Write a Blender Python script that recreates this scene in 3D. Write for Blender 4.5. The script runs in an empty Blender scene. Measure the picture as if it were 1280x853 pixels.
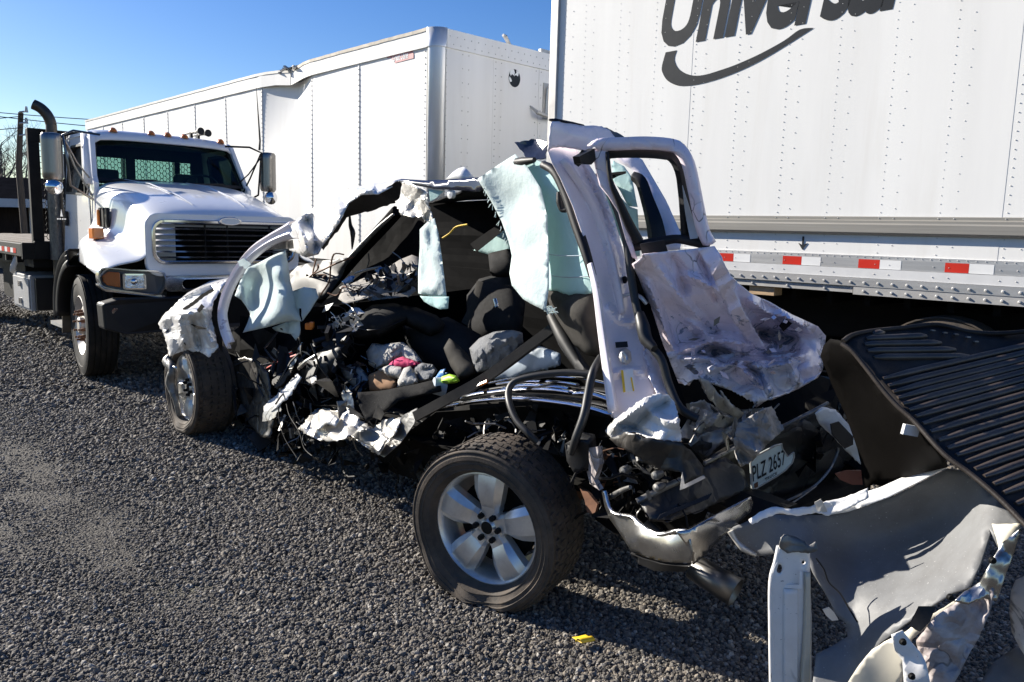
import bpy, math, random
import numpy as np
from mathutils import Vector, Matrix, noise
from mathutils.geometry import delaunay_2d_cdt

SC = bpy.context.scene
COL = SC.collection
random.seed(7)
RNG = np.random.default_rng(11)

# ------------------------------------------------------------------ camera
FPX, CX, CY = 980.0, 640.0, 426.5            # focal length and centre in photo pixels (1280 x 853)
EYE = Vector((0, 0, 1.6))
PITCH = math.atan((426.5 - 288) / FPX)
ROLL = 0.0264
_f = Vector((0, math.cos(PITCH), -math.sin(PITCH)))
_r0 = Vector((1, 0, 0))
_u0 = _r0.cross(_f)
_r = _r0 * math.cos(ROLL) + _u0 * math.sin(ROLL)
_u = _u0 * math.cos(ROLL) - _r0 * math.sin(ROLL)
cam_d = bpy.data.cameras.new("camera")
cam = bpy.data.objects.new("camera", cam_d)
COL.objects.link(cam)
SC.camera = cam
cam_d.sensor_width = 36.0
cam_d.lens = 36.0 * FPX / 1280.0
cam_d.clip_start = 0.05
cam_d.clip_end = 3000.0
cam.matrix_world = Matrix(((_r.x, _u.x, -_f.x, EYE.x), (_r.y, _u.y, -_f.y, EYE.y),
                           (_r.z, _u.z, -_f.z, EYE.z), (0, 0, 0, 1)))

# ------------------------------------------------------------------ sky, sun, exposure
SUN_EL = math.radians(25.0)
SUN_AZ = (-0.88, 0.475)                        # horizontal direction towards the sun
world = bpy.data.worlds.new("World")
SC.world = world
world.use_nodes = True
wn = world.node_tree
bg = wn.nodes["Background"]
sky = wn.nodes.new("ShaderNodeTexSky")
sky.sky_type = 'NISHITA'
sky.sun_disc = False
sky.sun_elevation = SUN_EL
sky.sun_rotation = math.atan2(SUN_AZ[0], SUN_AZ[1])
sky.air_density = 1.0
sky.dust_density = 0.25
sky.ozone_density = 3.0
hue = wn.nodes.new("ShaderNodeHueSaturation")          # a clear, dry winter sky
hue.inputs['Saturation'].default_value = 1.32
hue.inputs['Hue'].default_value = 0.516
wn.links.new(sky.outputs[0], hue.inputs['Color'])
wn.links.new(hue.outputs[0], bg.inputs[0])
bg.inputs[1].default_value = 0.062
sun_d = bpy.data.lights.new("sun", 'SUN')
sun_d.energy = 5.0
sun_d.angle = math.radians(0.5)
sun_d.color = (1.0, 0.935, 0.83)
sun = bpy.data.objects.new("sun", sun_d)
COL.objects.link(sun)
_sd = Vector((SUN_AZ[0] * math.cos(SUN_EL), SUN_AZ[1] * math.cos(SUN_EL), math.sin(SUN_EL))).normalized()
sun.rotation_euler = _sd.to_track_quat('Z', 'Y').to_euler()
sun.location = (-20, 8, 20)
vs = SC.view_settings
vs.view_transform = 'Standard'
vs.look = 'None'
vs.exposure = 1.12
vs.gamma = 1.0

# ------------------------------------------------------------------ measuring helpers
def ray(px, py):
    return _f + _r * ((px - CX) / FPX) + _u * ((CY - py) / FPX)

def on_plane(px, py, o, n):
    d = ray(px, py)
    o, n = Vector(o), Vector(n)
    return EYE + d * ((o - EYE).dot(n) / d.dot(n))

def at_depth(px, py, y):
    return on_plane(px, py, (0, y, 0), (0, 1, 0))

def on_ground(px, py, z=0.0):
    return on_plane(px, py, (0, 0, z), (0, 0, 1))

# ------------------------------------------------------------------ object helpers
ROOTM = {}

def thing(name, label, cat, M=None, loc=None, group=None):
    o = bpy.data.objects.new(name, None)
    COL.objects.link(o)
    if M is None:
        M = Matrix.Translation(Vector(loc) if loc is not None else Vector((0, 0, 0)))
    o.matrix_world = M
    o.empty_display_size = 0.1
    ROOTM[o.name] = M.copy()
    o['label'] = label
    o['category'] = cat
    if group:
        o['group'] = group
    return o

def tag(o, label, cat, group=None):
    o['label'] = label
    o['category'] = cat
    if group:
        o['group'] = group
    return o

def stuff(o):
    o['kind'] = 'stuff'
    return o

def frame(o, x, y=None):
    """4x4 frame with origin o, x axis x (horizontal), z up."""
    x = Vector(x).normalized()
    z = Vector((0, 0, 1))
    y = z.cross(x).normalized()
    x = y.cross(z)
    return Matrix(((x.x, y.x, z.x, o[0]), (x.y, y.y, z.y, o[1]), (x.z, y.z, z.z, o[2]), (0, 0, 0, 1)))

def part_frame(parent):
    while parent.parent is not None:
        parent = parent.parent
    return ROOTM.get(parent.name, Matrix.Identity(4))

class MB:
    """Collects geometry; build() links it as one mesh object."""
    def __init__(self):
        self.v = []
        self.f = []

    def add(self, vs, fs):
        b = len(self.v)
        self.v += [Vector(p) for p in vs]
        self.f += [tuple(i + b for i in f) for f in fs]
        return self

    def box(self, c, s, R=None):
        c = Vector(c)
        hs = [x / 2 for x in s]
        vs = []
        for i in (-1, 1):
            for j in (-1, 1):
                for k in (-1, 1):
                    p = Vector((i * hs[0], j * hs[1], k * hs[2]))
                    if R is not None:
                        p = R @ p
                    vs.append(c + p)
        return self.add(vs, [(0, 1, 3, 2), (4, 6, 7, 5), (0, 4, 5, 1), (2, 3, 7, 6), (0, 2, 6, 4), (1, 5, 7, 3)])

    def b2(self, a, b):
        return self.box([(x + y) / 2 for x, y in zip(a, b)], [abs(y - x) for x, y in zip(a, b)])

    def bar(self, p0, p1, w, h, up=(0, 0, 1)):
        p0, p1 = Vector(p0), Vector(p1)
        d = (p1 - p0)
        L = d.length
        d = d.normalized()
        up = Vector(up)
        s = d.cross(up)
        if s.length < 1e-4:
            s = d.cross(Vector((1, 0, 0)))
        s.normalize()
        t = s.cross(d)
        R = Matrix((d, s, t)).transposed()
        return self.box((p0 + p1) / 2, (L, w, h), R)

    def tube(self, pts, r, n=8, caps=True, flat=1.0):
        pts = [Vector(p) for p in pts]
        m = len(pts)
        rs = list(r) if hasattr(r, '__len__') else [r] * m
        b = len(self.v)
        prev = None
        for i, p in enumerate(pts):
            a = pts[max(i - 1, 0)]
            c = pts[min(i + 1, m - 1)]
            d = (c - a).normalized()
            if prev is None:
                s = d.cross(Vector((0, 0, 1)))
                if s.length < 1e-3:
                    s = d.cross(Vector((1, 0, 0)))
            else:
                s = prev - d * prev.dot(d)
            s.normalize()
            prev = s
            t = d.cross(s)
            for k in range(n):
                an = 2 * math.pi * k / n
                self.v.append(p + (s * math.cos(an) + t * math.sin(an) * flat) * rs[i])
        for i in range(m - 1):
            for k in range(n):
                k2 = (k + 1) % n
                self.f.append((b + i * n + k, b + i * n + k2, b + (i + 1) * n + k2, b + (i + 1) * n + k))
        if caps:
            self.f.append(tuple(b + k for k in range(n))[::-1])
            self.f.append(tuple(b + (m - 1) * n + k for k in range(n)))
        return self

    def cyl(self, p0, p1, r0, r1=None, n=16):
        return self.tube([p0, p1], [r0, r0 if r1 is None else r1], n)

    def lathe(self, prof, n=32, M=None, close=False, fn=None):
        """prof: (radius, axial) pairs about the local Y axis; M a 4x4."""
        b = len(self.v)
        m = len(prof)
        for k in range(n):
            an = 2 * math.pi * k / n
            for (r, a) in prof:
                p = Vector((r * math.cos(an), a, r * math.sin(an)))
                if M is not None:
                    p = M @ p
                if fn:
                    p = fn(p)
                self.v.append(p)
        for k in range(n):
            k2 = (k + 1) % n
            for i in range(m - 1 if not close else m):
                i2 = (i + 1) % m
                self.f.append((b + k * m + i, b + k * m + i2, b + k2 * m + i2, b + k2 * m + i))
        return self

    def prism(self, pts, fn, d0, d1):
        """2D outline pts, fn(x, y, d) -> 3D; extruded from d0 to d1."""
        n = len(pts)
        vs = [fn(x, y, d0) for x, y in pts] + [fn(x, y, d1) for x, y in pts]
        fs = [tuple(range(n))[::-1], tuple(range(n, 2 * n))]
        fs += [(i, (i + 1) % n, n + (i + 1) % n, n + i) for i in range(n)]
        return self.add(vs, fs)

    def ring(self, outer, inner, fn, d0, d1):
        """frame between two outlines with the same number of points."""
        n = len(outer)
        vs = [fn(x, y, d0) for x, y in outer] + [fn(x, y, d0) for x, y in inner] + \
             [fn(x, y, d1) for x, y in outer] + [fn(x, y, d1) for x, y in inner]
        fs = []
        for i in range(n):
            j = (i + 1) % n
            fs += [(i, j, n + j, n + i), (2 * n + j, 2 * n + i, 3 * n + i, 3 * n + j),
                   (j, i, 2 * n + i, 2 * n + j), (n + i, n + j, 3 * n + j, 3 * n + i)]
        return self.add(vs, fs)

    def grid(self, rows):
        b = len(self.v)
        m = len(rows[0])
        for r in rows:
            self.v += [Vector(p) for p in r]
        for i in range(len(rows) - 1):
            for k in range(m - 1):
                self.f.append((b + i * m + k, b + i * m + k + 1, b + (i + 1) * m + k + 1, b + (i + 1) * m + k))
        return self

    def build(self, name, m, parent=None, world=False, smooth=None, solid=None, bevel=None, sub=None):
        v = self.v
        if parent is not None and world:
            inv = part_frame(parent).inverted()
            v = [inv @ p for p in v]
        me = bpy.data.meshes.new(name)
        me.from_pydata([tuple(p) for p in v], [], self.f)
        me.update()
        o = bpy.data.objects.new(name, me)
        COL.objects.link(o)
        if m is not None:
            me.materials.append(m)
        if parent is not None:
            o.parent = parent
        if smooth is not None:
            for p in me.polygons:
                p.use_smooth = True
            if smooth < 180:
                me.set_sharp_from_angle(angle=math.radians(smooth))
        if sub:
            md = o.modifiers.new("sub", 'SUBSURF')
            md.levels = md.render_levels = sub
        if solid:
            md = o.modifiers.new("solid", 'SOLIDIFY')
            md.thickness = solid
            md.offset = 0
        if bevel:
            md = o.modifiers.new("bevel", 'BEVEL')
            md.width = bevel
            md.segments = 2
            md.limit_method = 'ANGLE'
            md.angle_limit = math.radians(40)
            md.harden_normals = False
        return o

def copy_tree(o, parent=None):
    c = o.copy()
    COL.objects.link(c)
    if parent is not None:
        c.parent = parent
    else:
        ROOTM[c.name] = ROOTM.get(o.name, Matrix.Identity(4)).copy()
    for ch in list(o.children):
        copy_tree(ch, c)
    return c

def smoothline(pts, k=4, closed=False):
    """Catmull-Rom through pts (tuples of any size)."""
    P = [np.array(p, float) for p in pts]
    n = len(P)
    out = []
    rng = range(n) if closed else range(n - 1)
    for i in rng:
        p0 = P[(i - 1) % n] if (closed or i > 0) else P[0]
        p1 = P[i]
        p2 = P[(i + 1) % n]
        p3 = P[(i + 2) % n] if (closed or i + 2 < n) else P[n - 1]
        for j in range(k):
            t = j / k
            out.append(0.5 * ((2 * p1) + (-p0 + p2) * t + (2 * p0 - 5 * p1 + 4 * p2 - p3) * t * t + (-p0 + 3 * p1 - 3 * p2 + p3) * t ** 3))
    if not closed:
        out.append(P[-1])
    return [tuple(float(x) for x in p) for p in out]

def rounded(x0, y0, x1, y1, r, n=5):
    pts = []
    for cx, cy, a0 in ((x1 - r, y1 - r, 0), (x0 + r, y1 - r, 90), (x0 + r, y0 + r, 180), (x1 - r, y0 + r, 270)):
        for i in range(n + 1):
            a = math.radians(a0 + 90 * i / n)
            pts.append((cx + r * math.cos(a), cy + r * math.sin(a)))
    return pts

# ------------------------------------------------------------------ materials
def _mix(nt, fac, a, b, typ='MIX'):
    n = nt.nodes.new("ShaderNodeMix")
    n.data_type = 'RGBA'
    n.blend_type = typ
    for sock, val in ((n.inputs[0], fac), (n.inputs[6], a), (n.inputs[7], b)):
        if isinstance(val, (int, float)):
            sock.default_value = val
        elif isinstance(val, tuple):
            sock.default_value = (*val[:3], 1)
        else:
            nt.links.new(val, sock)
    return n.outputs[2]

def _noise(nt, vec, scale, detail=4, rough=0.55, dist=0.0):
    n = nt.nodes.new("ShaderNodeTexNoise")
    n.inputs['Scale'].default_value = scale
    n.inputs['Detail'].default_value = detail
    n.inputs['Roughness'].default_value = rough
    n.inputs['Distortion'].default_value = dist
    if vec is not None:
        nt.links.new(vec, n.inputs['Vector'])
    return n.outputs[0]

def _ramp(nt, fac, lo, hi):
    n = nt.nodes.new("ShaderNodeMapRange")
    n.inputs[1].default_value = lo
    n.inputs[2].default_value = hi
    nt.links.new(fac, n.inputs[0])
    return n.outputs[0]

def _vec(nt, scale=None):
    t = nt.nodes.new("ShaderNodeTexCoord")
    out = t.outputs['Object']
    if scale:
        mp = nt.nodes.new("ShaderNodeMapping")
        mp.inputs['Scale'].default_value = scale
        nt.links.new(out, mp.inputs[0])
        out = mp.outputs[0]
    return out

def material(name, col, rough=0.5, metal=0.0, vary=0.12, vscale=6.0, dirt=0.0, dirtcol=(0.09, 0.07, 0.05), dscale=3.0,
             bump=0.0, bscale=60.0, stretch=None, coat=0.0, chips=0.0, chipcol=(0.2, 0.22, 0.25), cscale=7.0, crough=0.62, sheen=0.0,
             trans=0.0, alpha=1.0, spec=0.5, crinkle=0.0, kscale=13.0, wear=None, bdist=0.004, fleck=0.0, fleckcol=(0.6, 0.55, 0.5), rvary=0.15):
    m = bpy.data.materials.new(name)
    m.use_nodes = True
    nt = m.node_tree
    b = nt.nodes["Principled BSDF"]
    v = _vec(nt, stretch)
    n1 = _noise(nt, v, vscale, 5, 0.6)
    dark = tuple(c * (1 - vary) for c in col)
    light = tuple(min(1, c * (1 + vary * 0.6)) for c in col)
    c = _mix(nt, _ramp(nt, n1, 0.3, 0.7), dark, light)
    if chips > 0:
        nc = _noise(nt, v, cscale, 9, crough, 0.5)
        if wear is not None:                        # worn harder towards one end of the piece: (direction, from, to, amount)
            dp = nt.nodes.new("ShaderNodeVectorMath")
            dp.operation = 'DOT_PRODUCT'
            dp.inputs[1].default_value = wear[0]
            nt.links.new(v, dp.inputs[0])
            wr = _ramp(nt, dp.outputs['Value'], wear[1], wear[2])
            ad = nt.nodes.new("ShaderNodeMath")
            ad.operation = 'MULTIPLY_ADD'
            ad.inputs[1].default_value = wear[3]
            nt.links.new(wr, ad.inputs[0])
            nt.links.new(nc, ad.inputs[2])
            nc = ad.outputs[0]
        f = _ramp(nt, nc, 1 - chips, 1 - chips + 0.015)
        c = _mix(nt, f, c, chipcol)
        nf = _noise(nt, _vec(nt, (9, 60, 25)), 6.0, 3, 0.6, 0.3)
        c = _mix(nt, _ramp(nt, nf, 0.68, 0.72), c, tuple(x * 0.8 for x in chipcol))
    if dirt > 0:
        nd = _noise(nt, v, dscale, 8, 0.65, 0.3)
        f = _ramp(nt, nd, 0.62 - dirt * 0.35, 0.75)
        mm = nt.nodes.new("ShaderNodeMath")
        mm.operation = 'MULTIPLY'
        mm.inputs[1].default_value = min(1, dirt)
        nt.links.new(f, mm.inputs[0])
        c = _mix(nt, mm.outputs[0], c, dirtcol)
    if fleck > 0:
        nf = _noise(nt, v, 160.0, 2, 0.5)
        c = _mix(nt, _ramp(nt, nf, 0.72 - fleck * 0.2, 0.78), c, fleckcol)
    kh = None
    if crinkle > 0:                                 # sharp little creases, some with a darker line along them
        nz = nt.nodes.new("ShaderNodeTexNoise")
        nz.inputs['Scale'].default_value = kscale * 0.5
        nz.inputs['Detail'].default_value = 3
        nt.links.new(v, nz.inputs['Vector'])
        ma = nt.nodes.new("ShaderNodeMix")
        ma.data_type = 'VECTOR'
        ma.inputs[0].default_value = 0.22
        nt.links.new(v, ma.inputs[4])
        nt.links.new(nz.outputs['Color'], ma.inputs[5])
        vo = nt.nodes.new("ShaderNodeTexVoronoi")
        vo.feature = 'DISTANCE_TO_EDGE'
        vo.inputs['Scale'].default_value = kscale
        vo.inputs['Randomness'].default_value = 1.0
        nt.links.new(ma.outputs[1], vo.inputs['Vector'])
        kh = _ramp(nt, vo.outputs['Distance'], 0.0, 0.16)
        ln = _ramp(nt, vo.outputs['Distance'], 0.022, 0.006)
        ms = _ramp(nt, _noise(nt, v, kscale * 0.45, 3, 0.6), 0.50, 0.60)
        mu = nt.nodes.new("ShaderNodeMath")
        mu.operation = 'MULTIPLY'
        nt.links.new(ln, mu.inputs[0])
        nt.links.new(ms, mu.inputs[1])
        c = _mix(nt, mu.outputs[0], c, tuple(x * 0.25 for x in col))
    nt.links.new(c, b.inputs['Base Color'])
    b.inputs['Metallic'].default_value = metal
    nr = _noise(nt, v, vscale * 2.3, 6, 0.6)
    mr = nt.nodes.new("ShaderNodeMapRange")
    mr.inputs[3].default_value = max(0.02, rough - rvary * rough)
    mr.inputs[4].default_value = min(1, rough + rvary * 1.5 * rough)
    nt.links.new(nr, mr.inputs[0])
    nt.links.new(mr.outputs[0], b.inputs['Roughness'])
    b.inputs['Specular IOR Level'].default_value = spec
    if coat:
        b.inputs['Coat Weight'].default_value = coat
        b.inputs['Coat Roughness'].default_value = 0.06
    if sheen:
        b.inputs['Sheen Weight'].default_value = sheen
    if bump > 0:
        bn = nt.nodes.new("ShaderNodeBump")
        bn.inputs['Strength'].default_value = min(1.0, bump)
        bn.inputs['Distance'].default_value = bdist
        nb = _noise(nt, v, bscale, 6, 0.65)
        nt.links.new(nb, bn.inputs['Height'])
        nt.links.new(bn.outputs[0], b.inputs['Normal'])
    if kh is not None:
        b2 = nt.nodes.new("ShaderNodeBump")
        b2.inputs['Strength'].default_value = crinkle
        b2.inputs['Distance'].default_value = 0.014
        nt.links.new(kh, b2.inputs['Height'])
        if bump > 0:
            nt.links.new(bn.outputs[0], b2.inputs['Normal'])
        nt.links.new(b2.outputs[0], b.inputs['Normal'])
    out = nt.nodes["Material Output"]
    if trans > 0:                                   # thin cloth that lets some light through
        tr = nt.nodes.new("ShaderNodeBsdfTranslucent")
        nt.links.new(c, tr.inputs[0])
        mx = nt.nodes.new("ShaderNodeMixShader")
        mx.inputs[0].default_value = trans
        nt.links.new(b.outputs[0], mx.inputs[1])
        nt.links.new(tr.outputs[0], mx.inputs[2])
        nt.links.new(mx.outputs[0], out.inputs[0])
    return m

def glass_material(name, tint, rough=0.03, clear=0.75):
    m = bpy.data.materials.new(name)
    m.use_nodes = True
    nt = m.node_tree
    nt.nodes.remove(nt.nodes["Principled BSDF"])
    tp = nt.nodes.new("ShaderNodeBsdfTransparent")
    tp.inputs[0].default_value = (*tint, 1)
    gl = nt.nodes.new("ShaderNodeBsdfGlossy")
    gl.inputs['Roughness'].default_value = rough
    fr = nt.nodes.new("ShaderNodeFresnel")
    fr.inputs[0].default_value = 1.45
    mx = nt.nodes.new("ShaderNodeMixShader")
    nt.links.new(fr.outputs[0], mx.inputs[0])
    nt.links.new(tp.outputs[0], mx.inputs[1])
    nt.links.new(gl.outputs[0], mx.inputs[2])
    nt.links.new(mx.outputs[0], nt.nodes["Material Output"].inputs[0])
    return m

M = dict(
    trailer=material("trailer_white", (0.85, 0.84, 0.81), 0.62, spec=0.2, vary=0.06, vscale=1.5, dirt=0.25, dirtcol=(0.60, 0.56, 0.49), dscale=2.2, stretch=(1.6, 1.6, 0.16), bump=0.05, bscale=3),
    trailer_grey=material("trailer_rail_white", (0.70, 0.70, 0.69), 0.5, vary=0.08, dirt=0.2, dirtcol=(0.42, 0.38, 0.33)),
    rail=material("weathered_rub_rail", (0.30, 0.285, 0.255), 0.55, metal=0.3, vary=0.2, vscale=3, stretch=(0.3, 6, 14), dirt=0.4, dirtcol=(0.17, 0.155, 0.13)),
    postalu=material("pale_corner_aluminium", (0.72, 0.73, 0.74), 0.35, metal=0.45, vary=0.08, vscale=3, stretch=(4, 4, .3), dirt=0.15, dirtcol=(0.45, 0.43, 0.40)),
    alu=material("brushed_aluminium", (0.62, 0.61, 0.59), 0.42, metal=0.75, vary=0.15, vscale=3, stretch=(0.4, 4, 12), dirt=0.25, dirtcol=(0.30, 0.27, 0.23)),
    galv=material("galvanised_steel", (0.50, 0.49, 0.47), 0.55, metal=0.5, vary=0.2, dirt=0.3, dirtcol=(0.3, 0.27, 0.24)),
    black=material("black_plastic", (0.010, 0.010, 0.011), 0.5, vary=0.3, spec=0.35),
    near_black=material("dark_underbody", (0.007, 0.0065, 0.006), 0.85, vary=0.4, dirt=0.2, dirtcol=(0.02, 0.016, 0.013), spec=0.12),  # near-black; also colours the sheets that stand in for shade
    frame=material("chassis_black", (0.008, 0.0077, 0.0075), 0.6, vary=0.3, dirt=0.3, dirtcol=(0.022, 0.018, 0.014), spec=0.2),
    rubber=material("tyre_rubber", (0.014, 0.0135, 0.013), 0.75, spec=0.3, vary=0.25, dirt=0.5, dirtcol=(0.075, 0.062, 0.05), dscale=8, bump=0.2, bscale=80),
    rubber_dirty=material("dusty_tyre_rubber", (0.032, 0.028, 0.024), 0.8, vary=0.3, dirt=0.85, dirtcol=(0.13, 0.095, 0.066), dscale=9, bump=0.35, bscale=90),
    red=material("reflective_red", (0.62, 0.035, 0.02), 0.3, vary=0.1),
    tapewhite=material("reflective_white", (0.85, 0.85, 0.83), 0.3, vary=0.05),
    ink=material("dark_print", (0.022, 0.026, 0.032), 0.6, vary=0.15, spec=0.2),
    inkred=material("faded_red_print", (0.55, 0.20, 0.20), 0.4, vary=0.2),
    rivet=material("rivet_steel", (0.60, 0.59, 0.57), 0.5, metal=0.3),
    wood=material("sawn_timber", (0.55, 0.38, 0.22), 0.7, vary=0.25, vscale=4, stretch=(1, 10, 10), bump=0.2),
    white=material("white_paint", (0.80, 0.80, 0.80), 0.28, vary=0.04, vscale=2, coat=0.6, dirt=0.06, dirtcol=(0.5, 0.47, 0.42)),
    chrome=material("chrome", (0.75, 0.75, 0.76), 0.12, metal=1.0, vary=0.06, dirt=0.12, dirtcol=(0.3, 0.28, 0.25)),
    chrome_worn=material("worn_chrome", (0.58, 0.57, 0.56), 0.22, metal=1.0, vary=0.2, vscale=10, dirt=0.4, dirtcol=(0.16, 0.14, 0.12), dscale=6, bump=0.1, bscale=14),
    steelwheel=material("dusty_wheel_metal", (0.55, 0.52, 0.48), 0.45, metal=0.6, vary=0.2, dirt=0.4, dirtcol=(0.25, 0.19, 0.14)),
    rust=material("rusty_iron", (0.16, 0.07, 0.035), 0.85, vary=0.4, dirt=0.4, dirtcol=(0.05, 0.03, 0.02), bump=0.3),
    amber=material("amber_lens", (0.75, 0.20, 0.02), 0.2, vary=0.1, coat=0.5),
    amber_dark=material("dusty_amber_lens", (0.40, 0.10, 0.015), 0.25, vary=0.15, coat=0.5),
    lamp=material("lamp_reflector", (0.75, 0.76, 0.78), 0.08, metal=0.95, vary=0.5, vscale=18, bump=0.6, bscale=22, bdist=.02),
    mirrorglass=material("mirror_glass", (0.7, 0.72, 0.74), 0.05, metal=1.0, vary=0.05),
    stainless=material("stainless_steel", (0.26, 0.25, 0.235), 0.30, metal=1.0, vary=0.15, dirt=0.3, dirtcol=(0.12, 0.11, 0.10), stretch=(8, 8, 0.5)),
    shield=material("perforated_heat_shield", (0.16, 0.15, 0.14), 0.4, metal=0.7, vary=0.4, vscale=50, stretch=(1, 1, .5), dirt=0.4, dirtcol=(0.04, 0.035, 0.03)),
    glass=glass_material("tinted_glass", (0.55, 0.72, 0.68)),
    glassclear=glass_material("lens_glass", (0.9, 0.92, 0.92)),
    cabtrim=material("cab_interior", (0.03, 0.03, 0.032), 0.8, vary=0.2),
    deck=material("deck_boards", (0.14, 0.11, 0.085), 0.85, vary=0.35, vscale=5, stretch=(0.5, 6, 6), dirt=0.4),
    toolbox=material("grey_toolbox", (0.36, 0.36, 0.36), 0.5, vary=0.15, dirt=0.3, dirtcol=(0.2, 0.18, 0.15)),
    mudflap=material("dirty_mud_flap", (0.075, 0.06, 0.045), 0.85, vary=0.3, dirt=0.5, dirtcol=(0.14, 0.11, 0.08)),
)

# ================================================================== GROUND
def ground_material():
    m = bpy.data.materials.new("gravel_ground")
    m.use_nodes = True
    nt = m.node_tree
    b = nt.nodes["Principled BSDF"]
    v = _vec(nt)
    vo = nt.nodes.new("ShaderNodeTexVoronoi")
    vo.inputs['Scale'].default_value = 85.0
    nt.links.new(v, vo.inputs['Vector'])
    stone = _mix(nt, _ramp(nt, vo.outputs['Color'], 0.0, 1.0), (0.040, 0.037, 0.033), (0.125, 0.116, 0.104))
    edge = _ramp(nt, vo.outputs['Distance'], 0.35, 0.75)
    c = _mix(nt, edge, stone, (0.06, 0.054, 0.046))
    big = _noise(nt, v, 0.35, 5, 0.6)
    c = _mix(nt, _ramp(nt, big, 0.35, 0.7), c, (0.80, 0.78, 0.76), 'MULTIPLY')
    moss = _noise(nt, v, 1.1, 6, 0.65)
    c = _mix(nt, _ramp(nt, moss, 0.60, 0.78), c, (0.085, 0.085, 0.045))
    nt.links.new(c, b.inputs['Base Color'])
    b.inputs['Roughness'].default_value = 0.85
    b.inputs['Specular IOR Level'].default_value = 0.3
    bn = nt.nodes.new("ShaderNodeBump")
    bn.inputs['Strength'].default_value = 1.0
    bn.inputs['Distance'].default_value = 0.012
    sub = nt.nodes.new("ShaderNodeMath")
    sub.operation = 'SUBTRACT'
    sub.inputs[0].default_value = 1.0
    nt.links.new(vo.outputs['Distance'], sub.inputs[1])
    nt.links.new(sub.outputs[0], bn.inputs['Height'])
    nt.links.new(bn.outputs[0], b.inputs['Normal'])
    return m

def ground_height(x, y):
    d = math.hypot(x, y)
    a = min(1.0, max(0.0, (14 - d) / 6))
    return a * 0.018 * (noise.noise(Vector((x * 0.9, y * 0.9, 1.7))) + 0.6 * noise.noise(Vector((x * 2.3, y * 2.3, 4.1)))) - 0.012

xs = [-1500, -300, -90, -40, -22] + list(np.arange(-15, 8.01, 0.25)) + [14, 30, 80, 300, 1500]
ys = [-300, -40, -8] + list(np.arange(0, 16.01, 0.25)) + [22, 35, 70, 200, 700, 2600]
g = MB()
g.grid([[(x, y, ground_height(x, y)) for x in xs] for y in ys])
go = g.build("ground", ground_material(), smooth=180)
go['kind'] = 'structure'

def stone_material():
    m = bpy.data.materials.new("gravel_stone")
    m.use_nodes = True
    nt = m.node_tree
    b = nt.nodes["Principled BSDF"]
    oi = nt.nodes.new("ShaderNodeObjectInfo")
    cr = nt.nodes.new("ShaderNodeValToRGB")
    e = cr.color_ramp.elements
    e[0].color = (0.06, 0.055, 0.048, 1)
    e[1].position = 1.0
    e[1].color = (0.44, 0.41, 0.36, 1)
    for p, c in ((0.35, (0.132, 0.120, 0.106)), (0.65, (0.193, 0.176, 0.153)), (0.85, (0.24, 0.204, 0.162)), (0.95, (0.30, 0.278, 0.247))):
        k = e.new(p)
        k.color = (*c, 1)
    nt.links.new(oi.outputs['Random'], cr.inputs[0])
    n = _noise(nt, _vec(nt), 120.0, 4, 0.6)
    c = _mix(nt, _ramp(nt, n, 0.3, 0.7), cr.outputs[0], (0.75, 0.74, 0.72), 'MULTIPLY')
    nt.links.new(c, b.inputs['Base Color'])
    b.inputs['Roughness'].default_value = 0.8
    b.inputs['Specular IOR Level'].default_value = 0.3
    return m

def compacted(x, y):
    """0..1: where wheels have pressed the stones into the fines"""
    t = x + 0.9 * y                                         # a worn lane running past the lorry
    lane = max(0.0, 1 - abs(t - 1.35) / 0.75)
    p = noise.noise(Vector((x * 0.8, y * 0.8, 5.5))) + 0.5 * noise.noise(Vector((x * 2.1, y * 2.1, 8.5)))
    return min(1.0, max(0.0, lane * 1.2 - 0.2 + 0.5 * p) + max(0.0, p - 0.45))

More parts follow.
